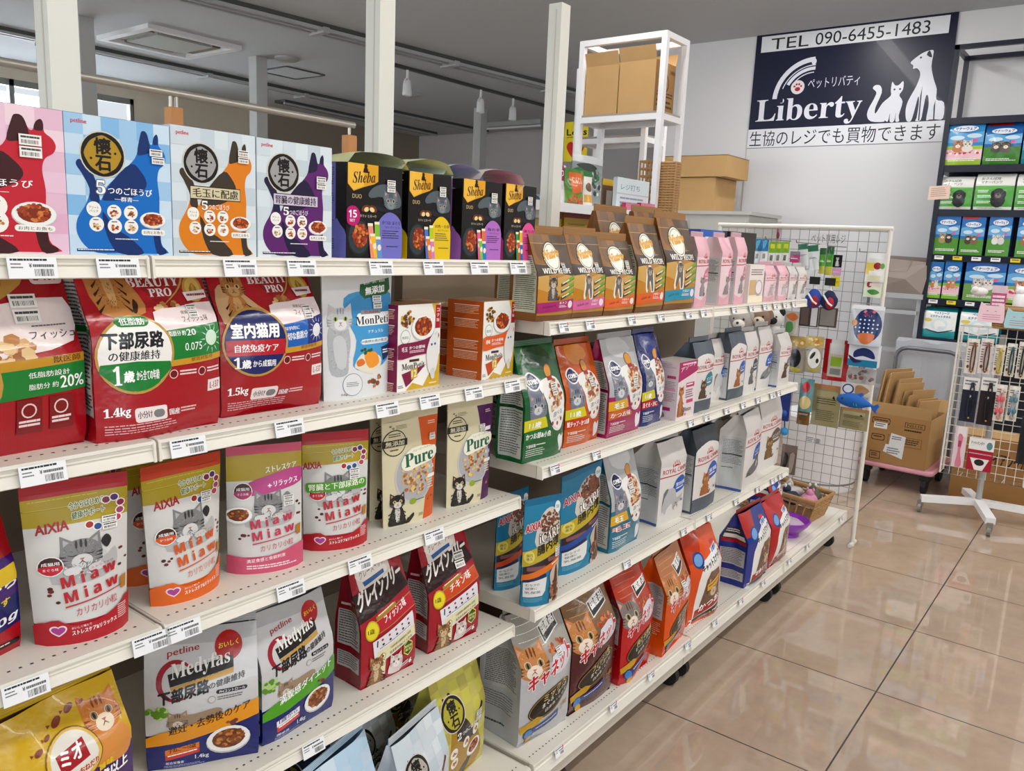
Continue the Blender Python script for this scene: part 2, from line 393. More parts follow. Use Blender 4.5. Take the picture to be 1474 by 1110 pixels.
class Patch:
    """a (nt+1)x(nu+1) grid of points with normals, sampled bilinearly"""
    def __init__(s, G):
        s.G = np.asarray(G, float); du = np.gradient(s.G, axis=1); dv = np.gradient(s.G, axis=0)
        n = np.cross(dv, du); s.N = n/np.maximum(np.linalg.norm(n, axis=2, keepdims=True), 1e-9)
        s.nt, s.nu = s.G.shape[0]-1, s.G.shape[1]-1
    def __call__(s, u, t):
        x = np.clip(u, 0, 1)*s.nu; y = np.clip(t, 0, 1)*s.nt; i = np.minimum(x.astype(int), s.nu-1); j = np.minimum(y.astype(int), s.nt-1)
        fx = (x-i)[:, None]; fy = (y-j)[:, None]
        lo = fx+fy <= 1
        def bl(A): return np.where(lo, A[j, i]+fx*(A[j, i+1]-A[j, i])+fy*(A[j+1, i]-A[j, i]), A[j+1, i+1]+(1-fx)*(A[j+1, i]-A[j+1, i+1])+(1-fy)*(A[j, i+1]-A[j+1, i+1]))
        n = bl(s.N); return bl(s.G), n/np.maximum(np.linalg.norm(n, axis=1, keepdims=True), 1e-9)
    def body(s, colf):
        nu, nt = s.nu, s.nt; P = s.G.reshape(-1, 3); N = s.N.reshape(-1, 3); F = []; C = []
        for j in range(nt):
            c = colf((j+0.5)/nt)
            for i in range(nu): a = j*(nu+1)+i; F += [(a, a+nu+1, a+1), (a+1, a+nu+1, a+nu+2)]; C += [c, c]
        return P, N, F, C
def mesh_from(name, parts, material, parent=None):
    V, N, F, C = [], [], [], []; b = 0
    for P, n, f, c in parts:
        V.append(P); N.append(n); F += [tuple(b+i for i in q) for q in f]; C += c; b += len(P)
    V = np.concatenate(V); N = np.concatenate(N)
    me = bpy.data.meshes.new(name); me.from_pydata(V.tolist(), [], F); me.materials.append(material)
    me.polygons.foreach_set('use_smooth', [True]*len(me.polygons))
    at = me.color_attributes.new('Col', 'FLOAT_COLOR', 'CORNER')
    cc = np.ones((len(me.loops), 4)); k = 0
    cnt = np.array([len(f) for f in F]); cc[:, :3] = np.repeat(np.array(C), cnt, axis=0)
    at.data.foreach_set('color', cc.ravel())
    me.normals_split_custom_set_from_vertices(N.tolist()); me.update()
    o = bpy.data.objects.new(name, me); COL.objects.link(o)
    if parent: o.parent = parent
    return o
def flat_grid(p0, pu, pv, nu=1, nt=1):
    """patch from corner p0 (top left), spanned by pu (to the right) and pv (down)"""
    p0, pu, pv = map(np.array, (p0, pu, pv)); return Patch([[p0+pu*i/nu+pv*j/nt for i in range(nu+1)] for j in range(nt+1)])
def flat_print(name, art, p0, pu, pv, thick=0.0, back='#dddddd', material=None, parent=None, edge=None):
    """a printed flat sheet or panel of real thickness"""
    pt = flat_grid(p0, pu, pv); parts = []
    if art.L: parts.append(print_mesh(art.L, pt, 1, 1))
    b = ink(back); parts.append(pt.body(lambda t: b))
    if thick:
        n = pt.N[0, 0]*thick; p0, pu, pv = map(np.array, (p0, pu, pv)); q = p0-n; e = ink(edge or back)
        for a, u, v in ((q+pu, -pu, pv), (q, n, pv), (p0+pu, -n, pv), (q, pu, n), (p0+pv, pu, -n)): parts.append(flat_grid(a, u, v).body(lambda t: e))
    return mesh_from(name, parts, material or CARD, parent)
# ------------------------------------------------------------------ packages
KIB = ['#7a3f1c', '#a5602c', '#c98748', '#8f5125']
PALE = ['#c08a50', '#d9b07a', '#a66c36', '#e3c493']
MEAT = ['#8e3a1d', '#c0602c', '#d98a4a', '#a9482a']
def _wr(u, s, k, fx, fs):
    return (math.sin(fx*u*6.1+s*fs*3.1+k)*0.5+math.sin(fx*u*2.3-s*fs*7.7+k*1.7)*0.6+math.sin(s*fs*11.3+u*fx*4.4+k*2.9)*0.35)
def bag_patches(w, h, d, seed=0, ts=0.6, dt=0.012, topw=1.0, q=0.5, b=0.012, wr=0.003, crease=0.25, nu=9, nt=14, botw=0.985, slump=0.0):
    def D(s):
        a = d*(0.92+0.08*min(1, s/0.06))
        return a if s < ts else a+(dt-a)*((s-ts)/(1-ts))**0.85
    def W(s):
        k = botw+(1-botw)*min(1, s/0.1)
        if s > ts: k *= 1+(topw-1)*((s-ts)/(1-ts))
        return w*k
    yf = lambda s: (d-D(s))*q+slump*max(0, s-ts)
    env = lambda s: math.sin(math.pi*min(1, max(0, s*0.93+0.05)))**0.8
    def front(u, s, sg=1):
        x = w/2+(u-0.5)*W(s); e = max(0, math.sin(math.pi*u))
        k = seed*1.37+(3 if sg < 0 else 0)
        edge = 1.6 if (s < 0.12 or s > 0.8) else 0.8
        off = b*e**0.8*env(s)+wr*edge*_wr(u, s, k, 1.0, 1.0)*min(1, e*2.0)
        return x, off
    P = {}
    G = []
    for j in range(nt+1):
        s = 1-j/nt; G.append([(lambda xo: (xo[0], yf(s)-xo[1], s*h))(front(i/nu, s)) for i in range(nu+1)])
    P['F'] = Patch(G); G = []
    for j in range(nt+1):
        s = 1-j/nt; G.append([(lambda xo: (w-xo[0], yf(s)+D(s)+xo[1], s*h))(front(i/nu, s, -1)) for i in range(nu+1)])
    P['B'] = Patch(G); GL, GR = [], []; ns = 6
    for j in range(nt+1):
        s = 1-j/nt; c = crease*D(s)*(0.15+0.85*s); xl = w/2-W(s)/2
        fold = lambda u: c*(1-abs(2*u-1))+wr*0.7*math.sin(s*17+seed+u*5)*min(1, 4*u*(1-u))
        GL.append([(xl+fold(i/ns), yf(s)+D(s)*(1-i/ns), s*h) for i in range(ns+1)])
        GR.append([(w-xl-fold(i/ns), yf(s)+D(s)*(i/ns), s*h) for i in range(ns+1)])
    P['L'] = Patch(GL); P['R'] = Patch(GR)
    P['O'] = flat_grid((w*0.01, 0.02*d, 0.0005), (w*0.98, 0, 0), (0, d*0.96, 0))
    P['top'] = (w/2-W(1)/2, W(1), yf(1)+dt/2, h)
    return P
def pouch_patches(w, h, d, seed=0, b=0, wr=0.002, nu=10, nt=14, topw=1.0, arc=0.6, bend=0.0, **k):
    def W(s): return w*(1+(topw-1)*s)
    def g(s): return (1-s)**0.75*(1.0 if s > 0.08 else 0.9+0.1*s/0.08)
    def off(u, s, sg):
        e = max(0, math.sin(math.pi*u)); return 0.0012+0.5*d*e**arc*g(s)+wr*_wr(u, s, seed+sg, 1.2, 1.2)*min(1, 2*e)*(0.4+0.6*s)
    P = {}
    P['F'] = Patch([[(w/2+(i/nu-0.5)*W(1-j/nt), -off(i/nu, 1-j/nt, 0)+bend*(1-j/nt)**2, (1-j/nt)*h) for i in range(nu+1)] for j in range(nt+1)])
    P['B'] = Patch([[(w/2-(i/nu-0.5)*W(1-j/nt), off(1-i/nu, 1-j/nt, 5)+bend*(1-j/nt)**2, (1-j/nt)*h) for i in range(nu+1)] for j in range(nt+1)])
    P['top'] = (w/2-W(1)/2, W(1), bend, h); return P
def box_patches(w, h, d, **k):
    return {'F': flat_grid((0, 0, h), (w, 0, 0), (0, 0, -h)), 'L': flat_grid((0, d, h), (0, -d, 0), (0, 0, -h)),
            'R': flat_grid((w, 0, h), (0, d, 0), (0, 0, -h)), 'B': flat_grid((w, d, h), (-w, 0, 0), (0, 0, -h)),
            'T': flat_grid((0, d, h), (w, 0, 0), (0, -d, 0)), 'O': flat_grid((0, 0, 0), (w, 0, 0), (0, d, 0))}
SHAPES = {'bag': bag_patches, 'pouch': pouch_patches, 'box': box_patches}
REG = {}
def colf(c):
    """plain colour, or bands [(y_end, colour), ...] from the top down"""
    if isinstance(c, str): k = ink(c); return lambda t: k
    bands = [(e, ink(x)) for e, x in c]
    return lambda t: next((x for e, x in bands if t <= e+1e-6), bands[-1][1])
_PN = [0]
def make_pack(name, kind, w, h, d, design, seed=None, sticker=None, material=None, seal=None, sidew=None, **sh):
    _PN[0] += 1; seed = _PN[0] if seed is None else seed
    P = SHAPES[kind](w, h, d, seed=seed, **sh)
    A = {'F': Art(w, h, seed), 'L': Art(d, h, seed+50), 'T': Art(w, d, seed+90), 'R': Art(d, h, seed+70)}
    bc = design(A['F'], A['L'], A['T']) or {}
    if isinstance(bc, str): bc = {'F': bc}
    parts = []
    for k in ('F', 'L', 'R', 'B', 'T', 'O'):
        if k not in P: continue
        c = bc.get(k, bc.get('L' if k == 'R' else 'F', bc['F']))
        if k in 'TO' and not isinstance(c, str): c = c[0][1] if k == 'T' else c[-1][1]
        parts.append(P[k].body(colf(c)))
        if k in A and A[k].L:
            parts.append(print_mesh(A[k].L, P[k], P[k].nu, P[k].nt))
    o = mesh_from(name, parts, material or (CARD if kind == 'box' else FILM))
    if kind != 'box' and seal is not False:
        x, ww, y, z = P['top']; sc = bc.get('seal', bc['F'] if isinstance(bc['F'], str) else bc['F'][0][1])
        ln = seal or 0.016; a = Art(ww, ln); a.rect(0, 0.35, 1, 0.42, '#ffffff' if kind == 'x' else sc)
        for i in range(3): a.rect(0, 0.2+0.25*i, 1, 0.24+0.25*i, '#8d8d8d' if kind == 'bag' else sc)
        s = flat_print('top_seal', a, (x, y-0.0015, z+ln), (ww, 0, 0), (0, 0, -ln), 0.003, sc, material or FILM, o, sc)
    if sticker:
        sx, sy, sw = sticker[:3]; sl = sticker[3] if len(sticker) > 3 else 0
        shh = sw*w*0.5/h; b = Art(w, h, seed+7)
        for k in (0, 1):
            y0 = sy+k*shh*1.12; x0 = sx+sl*k
            b.rect(x0, y0, x0+sw, y0+shh, '#f4f3ee'); b.dashes(x0+sw*.08, y0+shh*.15, x0+sw*.94, y0+shh*.45, 1, '#55565c', .6, .1, .3, .1); b.bars(x0+sw*.1, y0+shh*.5, x0+sw*.9, y0+shh*.85, '#6a6a6e', 14)
        st = mesh_from('price_sticker', [print_mesh(b.L, P['F'], P['F'].nu, P['F'].nt, 0.0032, 0.00012)], PAPER, o)
    return o
def pkg(name, label, cat, group, kind, shelf, bl, br, top, d, design, y=None, yaw=None, h=None, w=None, lean=0.0, short=None, topin=0.45, z=None, **k):
    """stand a package on a shelf where the eye ray through its foot meets the board"""
    zz = z if z is not None else SHELF_Z[shelf]
    p0 = at_y(bl[0], bl[1], y) if y is not None else at_z(bl[0], bl[1], zz)
    p0 = np.array([p0[0], p0[1], zz])
    if yaw is None: yaw = 0.0
    if yaw == 'auto':
        p1 = at_z(br[0], br[1], zz); yaw = math.degrees(math.atan2(p1[1]-p0[1], p1[0]-p0[0]))
    a = math.radians(yaw); ax = np.array([math.cos(a), math.sin(a), 0]); ay = np.array([-math.sin(a), math.cos(a), 0])
    if w is None:
        q = at_plane(br[0], br[1], p0, ay); w = float(np.dot(q-p0, ax))
    if h is None:
        la = math.radians(lean); nn = ay*math.cos(la)-np.array([0, 0, 1])*math.sin(la); off = d*topin if kind == 'bag' else 0
        q = at_plane(top[0], top[1], p0+ay*off, nn); h = float(q[2]-zz)/math.cos(la)
    o = make_pack(name, kind, w, h, d, design, **k)
    o.location = p0; o.rotation_euler = (-math.radians(lean), 0, a)
    tag(o, label, cat, group)
    c = p0+ax*w/2
    if os_dbg: print('PKG %-34s y0 %.3f yaw %5.1f w %.3f h %.3f x %.2f' % (label[:34], p0[1], yaw, w, h, p0[0]))
    REG.setdefault(shelf, []).append((p0[0], p0[0]+ax[0]*w, short or label))
    return o
os_dbg = False
SHELF_Z = {'N1': 1.437, 'N2': 1.170, 'N3': 0.878, 'N4': 0.547, 'N5': 0.185, 'F1': 1.300, 'F2': 0.957, 'F3': 0.595, 'F4': 0.185}
YN, YF, YD = 1.104, 1.056, 1.034     # front edges: near shelves, far shelves, far base deck

# ------------------------------------------------------------------ designs
def side_text(l, c='#e9e7e2', t='#55565a', x0=.12, x1=.88, y0=.3, y1=.95, n=26, head=None):
    l.rect(x0, y0, x1, y1, c); l.dashes(x0+.05, y0+.02, x1-.04, y1-.02, n, t, .45, .05, .3, .2)
    if head: l.rect(x0, y0+(y1-y0)*.35, x1, y0+(y1-y0)*.4, head)
    return l
def kaiseki_cat(a, A, B, flip=False, ox=0.0, oy=0.0, s=1.0):
    f = lambda P: [((1-x if flip else x)*s+ox, y*s+oy) for x, y in P]
    a.spl(f([(.70, .10), (.72, .065), (.76, .07), (.785, .13), (.80, .155), (.82, .15), (.835, .10), (.865, .075), (.88, .1), (.885, .16), (.93, .2), (.95, .25), (.93, .3), (.88, .34), (.86, .42), (.875, .55), (.87, .7), (.88, .9), (.93, .955), (.92, .985),
              (.5, .985), (.25, .985), (.13, .93), (.07, .84), (.08, .74), (.17, .62), (.2, .52), (.14, .42), (.09, .36), (.1, .325), (.14, .325), (.24, .42), (.28, .54), (.3, .6), (.36, .5), (.46, .42), (.6, .31), (.66, .24)]), A, 3)
    a.spl(f([(.70, .10), (.72, .065), (.76, .07), (.785, .13), (.79, .21), (.72, .24), (.665, .235)]), B, 3)
    a.spl(f([(.825, .15), (.835, .10), (.865, .075), (.88, .1), (.875, .15)]), B, 3)
    a.spl(f([(.42, .45), (.6, .315), (.7, .37), (.75, .45), (.70, .52), (.55, .58), (.36, .6), (.32, .58)]), B, 3)
    a.spl(f([(.09, .36), (.1, .325), (.14, .325), (.24, .42), (.28, .54), (.28, .62), (.2, .6), (.2, .52), (.14, .42)]), B, 3)
    a.spl(f([(.31, .68), (.42, .8), (.55, .86), (.7, .985), (.45, .985), (.34, .85)]), B, 3)
    a.spl(f([(.80, .8), (.865, .8), (.88, .92), (.93, .955), (.92, .985), (.83, .98)]), B, 3)
def checks(a, cols, nx=6, ny=7):
    for i in range(nx):
        for j in range(ny):
            if (i+j) % 2 == 0 or a.R.random() < .3: a.rect(i/nx, j/ny, (i+1)/nx, (j+1)/ny, a.R.choice(cols))
def kaiseki_badge(a, cx, cy, r, c, dark='#1d1a17'):
    k = a.w/a.h; a.ell(cx, cy, r*1.06, None, '#d7d2c4', 28).ell(cx, cy, r, None, dark, 28)
    a.spl([(cx+r*.87*q*math.cos(t), cy+r*.87*q*k*math.sin(t)) for t, q in [(i*math.pi/8, 1.0 if i % 4 == 0 else .93) for i in range(16)]], c, 2)
    a.text('懐', cx-r*.38, cy-r*.74*k, cx+r*.38, cy-r*.02*k, dark, 2); a.text('石', cx-r*.36, cy+r*.06*k, cx+r*.36, cy+r*.72*k, dark, 2)
    a.ell(cx+r*.58, cy-r*.1*k, r*.06, None, dark, 8).ell(cx-r*.55, cy+r*.2*k, r*.06, None, dark, 8)
def d_kaiseki(bg, chk, A, B, badge, sub=None, line2=None, subc='#c9b795'):
    def f(a, l, t):
        checks(a, chk); kaiseki_cat(a, A, B); kaiseki_badge(a, .335, .27, .2, badge)
        a.text('petline', .06, .035, .2, .075, '#d5303a', 1)
        if sub:
            a.rect(.2, .445, .8, .55, '#2a2420'); a.rect(.206, .452, .794, .543, subc); a.text(sub, .23, .462, .77, .533, '#1c1a19', 1)
            a.text(RB('5'), .33, .56, .4, .63, '#ffffff', 0, out='#888888'); a.text('つのごほうび', .41, .58, .66, .625, '#ffffff')
        else:
            a.text(RB('5'), .26, .455, .345, .555, '#ffffff', 0, out='#777777'); a.text('つのごほうび', .37, .495, .8, .55, '#ffffff', 1)
            a.text(line2 or '―群青―', .43, .565, .66, .6, '#ffffff', 1)
        for i, (x, y) in enumerate(((.23, .665), (.42, .68), (.58, .68), (.25, .775), (.42, .785), (.58, .785))):
            a.ell(x, y, .068, None, '#f5f3ee', 18)
            if i: a.kib(x, y+.012, .035, .022, 14, (MEAT, KIB, PALE, MEAT, PALE)[i-1], .012); a.dashes(x-.03, y-.036, x+.03, y-.022, 1, '#222222')
            else: a.text('アソート', x-.045, y-.02, x+.045, y, '#333333'); a.text('パック', x-.04, y+.006, x+.04, y+.024, '#333333')
        a.bowl(.8, .73, .135, MEAT, n=50, k=.6, size=.016)
        a.rrect(.68, .8, .92, .845, '#f5f3ee', .02); a.text('お肉とお魚も', .7, .81, .9, .835, '#333333')
        a.dashes(.42, .875, .68, .887, 1, '#e8e8e8', .6); a.rect(.06, .955, .5, .975, B); a.dashes(.07, .958, .49, .972, 1, '#f0f0f0')
        t.rect(0, 0, 1, 1, bg); return {'F': bg, 'L': chk[0], 'T': bg}
    return f
def d_sheba(side, n15=False, sticks=('#f09a8a', '#8dc63f', '#f4c430', '#6f9fd8'), jp='かつお まぐろ'):
    def f(a, l, t):
        a.poly([(0.02, .0), (.55, .0), (.55, .17), (.48, .2), (.3, .24), (.12, .29), (.02, .22)], '#e0a81f')
        a.poly([(0.02, .0), (.3, .0), (.3, .23), (.12, .28), (.02, .21)], '#efc04a')
        a.text(RBI('Sheba'), .1, .09, .5, .21, '#2a1a0c', 0, sl=-.06); a.sitcat(.27, .0, .38, .09, '#2a1a0c', '#2a1a0c', '#2a1a0c', False); a.ell(.325, .02, .03, None, '#2a1a0c', 8)
        a.text('DUO', .1, .32, .26, .365, '#c9b28a', 1)
        a.spl([(.38, .3), (.5, .22), (.7, .19), (.88, .24), (.97, .33), (.95, .43), (.7, .44), (.63, .33), (.42, .35)], '#5f6a70', 3)
        a.cat(.78, .37, .13, '#77828a', '#4c565e', '#8d979c', '#5a4a30'); a.spl([(.5, .42), (.75, .46), (.95, .45), (.95, .49), (.7, .5), (.45, .46)], '#1d2030', 3)
        for x, q in ((.33, -.3), (.45, .3)):
            a.ell(x, .465, .08, .036, '#7a3d1c', 14, q); a.ell(x+(.015 if x < .4 else -.015), .475, .045, .025, '#ead9a2', 12, q)
        a.text('カリッ とろ〜り', .23, .53, .52, .56, '#e8e0d0')
        a.spl([(.5, .99), (.5, .8), (.53, .63), (.65, .52), (.78, .49), (.92, .54), (.995, .66), (.995, .99), (.75, .995)], side, 3); a.rect(.52, .66, .995, 1, side)
        a.text(jp, .62, .585, .96, .625, '#2a2a38', 1); a.text('セレクション', .68, .64, .95, .665, '#2a2a38'); a.dashes(.62, .69, .95, .79, 4, '#3a3550', .4); a.dashes(.7, .86, .95, .88, 1, '#3a3550')
        a.ell(.22, .78, .2, .2, '#20282c', 24); a.ell(.22, .775, .18, .175, '#39454a', 22); a.ell(.24, .76, .13, .13, MEAT[0], 18); a.kib(.24, .76, .125, .125, 60, MEAT, .028)
        for i, (x, y, q) in enumerate(((.36, .62, .04), (.48, .6, .0), (.4, .73, .06), (.5, .76, .02))):
            c = sticks[i]; a.poly([(x, y), (x+.09, y), (x+.11+q, .995), (x+.02+q, .995)], c); a.rect(x, y, x+.09, y+.03, '#f4ead0'); a.ell(x+.06+q*.5, (y+1)/2, .035, .035, '#f4ead0', 10)
        if n15: a.ell(.1, .55, .13, None, '#c2187a', 22); a.text(SBI('15'), .03, .49, .17, .57, '#ffffff'); a.text('SET', .05, .585, .14, .612, '#ffffff', 1)
        l.rect(0, 0, 1, 1, '#14110f'); l.rect(0, 0, .72, 1, side); l.spl([(.72, 1), (.72, .6), (.85, .65), (1, .75), (1, 1), (.85, 1.0)], side, 3)
        for k, y in ((.2, .05), (.3, .12), (.25, .32), (.3, .6), (.2, .8)): l.rect(.1, y, .1+k, y+.1, '#ffffff' if k < .3 else '#e7e2f4'); l.dashes(.45, y, .68, y+.12, 5, '#3a3550', .4)
        return {'F': '#15110f', 'L': '#14110f', 'T': side}
    return f
def d_beauty(kind):
    def f(a, l, t):
        R = '#b01528'; D = '#7d0e1c'
        a.spl([(0, .0), (1, 0), (1, .1), (.7, .2), (.4, .24), (0, .2)], '#c01a2f', 2)
        a.spl([(.36, .05), (.52, .02), (.6, .06), (.72, .03), (.82, .08), (.75, .18), (.58, .28), (.42, .16)], '#a31424', 3)
        a.text('ビューティープロ', .38, .075, .7, .1, '#f3dede'); a.text(RB('BEAUTY'), .34, .112, .74, .168, '#f5eeee', 1, sl=-.02); a.text(RB('PRO'), .48, .175, .66, .22, '#f5eeee', 1, sl=-.02)
        a.spl([(.74, .06), (.78, .12), (.7, .2), (.55, .27), (.69, .195), (.76, .12)], '#c8a052', 3)
        if kind == 'room': a.spl([(.05, .2), (.2, .18), (.45, .35), (.7, .36), (.7, .4), (.3, .42), (.04, .4)], '#d9b58a', 3)
        else: a.spl([(.06, 0.0), (.2, 0.0), (.36, .15), (.4, .3), (.1, .3)], '#c48a4e', 3)
        a.sitcat(.06, .12 if kind == 'room' else -.06, .34, .44 if kind == 'room' else .3, '#c48a4e', '#3b2616', '#d9b07a', kind == 'room')
        a.ell(.86, .18, .1, None, '#caa24a', 20).ell(.86, .175, .075, None, '#e2c36e', 18); a.sitcat(.81, .12, .91, .22, '#b08a3a', '#8a6a28', '#cfae5c', False)
        a.poly([(.75, .2), (.97, .19), (.97, .235), (.77, .25)], '#f0e6e6'); a.dashes(.78, .21, .96, .235, 1, '#8a1a24')
        a.kib(.6, .3, .12, .05, 18, PALE, .028)
        a.spl([(.45, .3), (.65, .28), (.99, .26), (.99, .4), (.5, .42)], '#f0e2e2', 2)
        a.text('健康な体に', .67, .3, .82, .318, '#444444'); a.text('フィッシュ味', .66, .328, .9, .362, '#333333')
        if kind == 'room':
            a.poly([(.5, .42), (1, .37), (1, .56), (.5, .585)], '#1d6fc0'); a.poly([(.78, .395), (1, .37), (1, .56), (.78, .575)], '#1b2f86')
            a.text('適切な脂肪分', .52, .475, .77, .525, '#ffffff', 1, sl=-.06); a.text('科学的に', .53, .435, .68, .46, '#ffffff', 1, sl=-.06)
            a.ell(.9, .47, .06, None, '#f0f2f8', 16); pc = '#1a2a70'
        else:
            a.poly([(.5, .4), (1, .375), (1, .55), (.5, .57)], '#1a8a3c'); a.text('脂肪分 約', .52, .405, .66, .432, '#ffffff', 1); a.text('20', .67, .4, .75, .435, '#ffffff', 1); a.text('0.075', .65, .475, .8, .52, '#ffffff')
            a.ell(.9, .46, .06, None, '#d8f0dc', 16); pc = '#128a3c'
        for i in range(12):
            q = i*.5236; a.poly([(.9+.07*math.cos(q-.06), .465+.07*math.sin(q-.06)*a.w/a.h), (.9+.115*math.cos(q), .465+.115*math.sin(q)*a.w/a.h), (.9+.07*math.cos(q+.06), .465+.07*math.sin(q+.06)*a.w/a.h)], '#dff0f4')
        a.poly([(.5, .57), (1, .55), (1, .585), (.5, .605)], '#d3a233'); a.text('獣医師監修', .7, .563, .9, .585, '#6a3a10', 0, sl=-.04)
        for x in (.56, .8): a.ell(x, .65, .035, None, '#f0d8d8', 14).ell(x, .65, .029, None, D, 14); a.dashes(x+.05, .632, x+.19, .668, 2, '#f2dede', .5, .2, .5)
        n0 = len(a.L); a.ell(.28, .52, .315, .245, '#c8a052', 30)
        if kind == 'room':
            a.ell(.28, .52, .295, .228, '#1a2a70', 30); a.rect(.0, .5, .565, .61, '#c01a2f'); a.text('室内猫用', .05, .385, .5, .485, '#ffffff', 2); a.text('自然免疫ケア', .07, .53, .49, .585, '#ffffff', 1)
            a.text(RBI('1'), .06, .62, .12, .7, '#ffffff', 1); a.text('歳', .13, .64, .21, .7, '#ffffff', 2); a.text('から成猫用', .23, .645, .46, .695, '#ffffff', 1)
        else:
            a.ell(.28, .52, .295, .228, '#f6f4f0', 30); a.spl([(.0, .57), (.56, .57), (.5, .67), (.4, .73), (.28, .748), (.16, .73), (.06, .67)], pc, 2); a.rrect(.12, .285, .4, .345, pc, .05); a.text('低脂肪', .16, .295, .36, .335, '#ffffff', 1)
            a.text('下部尿路', .02, .375, .5, .475, '#20242c', 2); a.text('の健康維持', .06, .49, .47, .55, '#20242c', 1)
            a.text(RBI('1'), .09, .58, .15, .7, '#ffffff', 1); a.text('歳', .17, .615, .25, .685, '#ffffff', 2); a.text('から全ての年齢', .27, .615, .46, .68, '#ffffff', 1)
        for v, *_ in a.L[n0:]: v[:, 0] = .285+(v[:, 0]-.28)*.87; v[:, 1] = .525+(v[:, 1]-.52)*.88
        a.text(RBI('1.5' if kind == 'room' else '1.4')+'kg', .05, .81, .22, .875, '#ffffff', 1, sl=-.05)
        a.rrect(.25, .82, .5, .9, '#f2e6e6', .02); a.text('小分け', .27, .84, .38, .88, '#333333', 1); a.rrect(.39, .84, .48, .885, '#8a8a8c', .03); a.text('国産', .52, .85, .61, .885, '#ffffff', 1); a.dashes(.62, .85, .76, .885, 2, '#f0d0d0')
        a.dashes(.05, .905, .6, .965, 4, '#e6b6bc', .4); a.rect(.86, .71, 1, .78, '#f2e8e8'); a.text('L-137', .88, .725, .985, .765, '#b01528', 1)
        l.rect(0, 0, 1, 1, R); side_text(l, '#dcd9d3', '#66676b', .1, .95, .12, .86, 34, pc); 
        return {'F': R, 'L': R, 'seal': '#b01528'}
    return f
def d_beauty_left(a, l, t):
    R = '#b01528'; a.text(RB('BEAUTY'), .38, .02, .74, .09, '#f5dede', 1); a.text('プロ', .6, .1, .7, .13, '#f3dede'); a.spl([(.72, 0), (.84, 0), (.78, .15), (.6, .26), (.7, .15)], '#c8a052', 3)
    a.spl([(.2, .32), (.5, .27), (.97, .22), (.97, .44), (.5, .5), (.2, .5)], '#f0e4e2', 3); a.kib(.62, .47, .16, .07, 40, PALE, .03); a.kib(.5, .36, .06, .03, 6, PALE, .03)
    a.text('フィッシュ', .76, .38, .99, .42, '#333333'); a.dashes(.78, .35, .95, .365, 1, '#777777')
    a.poly([(.3, .52), (1, .5), (1, .55), (.3, .57)], '#c89a30'); a.text('獣医師', .84, .505, .98, .54, '#6a3a10', 1)
    a.poly([(.3, .57), (1, .545), (1, .69), (.3, .72)], '#1a8a3c'); a.text('低脂肪設計', .72, .575, .92, .605, '#ffffff', 0); a.text('脂肪分 約', .72, .635, .86, .665, '#ffffff', 0); a.text('20%', .87, .61, .99, .675, '#ffffff', 1)
    a.ell(.25, .62, .36, .26, '#c8a052', 30).ell(.25, .62, .34, .245, '#a31424', 30)
    for x in (.72, .87): a.rect(x-.055, .71, x+.06, .89, '#8a0e1c'); a.ell(x, .77, .035, None, '#f0d8d8', 14).ell(x, .77, .028, None, '#8a0e1c', 14); a.dashes(x-.045, .82, x+.05, .86, 2, '#f2dede', .6, .3, .6)
    a.rrect(.83, .06, .99, .15, '#f2e4e4', .02); a.text('L-137', .85, .085, .97, .13, '#b01528', 2)
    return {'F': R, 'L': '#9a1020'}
def d_monpetit_pouch(a, l, t):
    a.spl([(.25, .22), (.55, .17), (.98, .2), (.97, .5), (.93, .72), (.55, .79), (.33, .74), (.4, .55), (.3, .4)], '#4aa3d6', 3)
    a.spl([(.55, .18), (.8, .16), (.98, .2), (.97, .36), (.3, .37), (.27, .26)], '#3f97cc', 2)
    a.spl([(.06, .45), (.15, .4), (.28, .42), (.32, .55), (.28, .68), (.25, .8), (.08, .8), (.05, .62)], '#b9bcc0', 3); a.fur(.18, .62, .12, .2, 90, ('#a6a9ad', '#c9ccd0'), .05); a.spl([(.1, .55), (.18, .5), (.26, .56), (.24, .74), (.14, .74)], '#cfd1d4', 3)
    a.cat(.2, .38, .155, '#cdcfd2', '#a0a3a7', '#e6e7e8', '#7a9a3a', ear='#dcc4c2')
    a.poly([(.5, .12), (.94, .07), (.96, .16), (.9, .2), (.55, .23), (.48, .19)], '#146a3a'); a.text('着色料・香料・発色剤', .55, .105, .87, .125, '#ffffff', sl=-.08); a.text('無添加', .57, .145, .86, .205, '#ffffff', 2, sl=-.08)
    a.rrect(.42, .34, .98, .44, '#f6f7f7', .04); a.rect(.48, .32, .8, .35, '#9aa0a6'); a.text('PURINA', .54, .325, .77, .345, '#b5282c', 1)
    a.text(RB('MonPetit'), .4, .365, .99, .43, '#26262a', 0); a.text('ナチュラル', .58, .475, .84, .5, '#ffffff'); a.rrect(.46, .545, .95, .585, '#f2f5f7', .04); a.text('天然お魚の贅沢', .52, .552, .9, .578, '#3a6a8a')
    a.spl([(.35, .74), (.45, .66), (.6, .65), (.78, .7), (.75, .78), (.6, .82), (.42, .78)], '#e8e2cf', 3).spl([(.5, .66), (.68, .65), (.74, .74), (.56, .77)], '#f0a030', 3).spl([(.38, .71), (.46, .69), (.5, .73), (.4, .75)], '#e08030', 3); a.kib(.54, .63, .09, .025, 14, ['#3f7a30', '#2a5a22'], .02)
    a.poly([(.79, .62), (.97, .6), (.96, .7), (.82, .73)], '#1a3a6a'); a.dashes(.82, .64, .94, .68, 2, '#ffffff')
    a.kib(.66, .88, .11, .045, 9, KIB, .035); a.ell(.32, .885, .13, None, '#9aa2aa', 26).ell(.32, .885, .122, None, '#e6e7e8', 26); a.dashes(.24, .865, .4, .905, 3, '#7a828a', .4); a.text('50g', .17, .95, .25, .97, '#66666a')
    return {'F': '#e3e4e5', 'seal': '#d9dadb'}
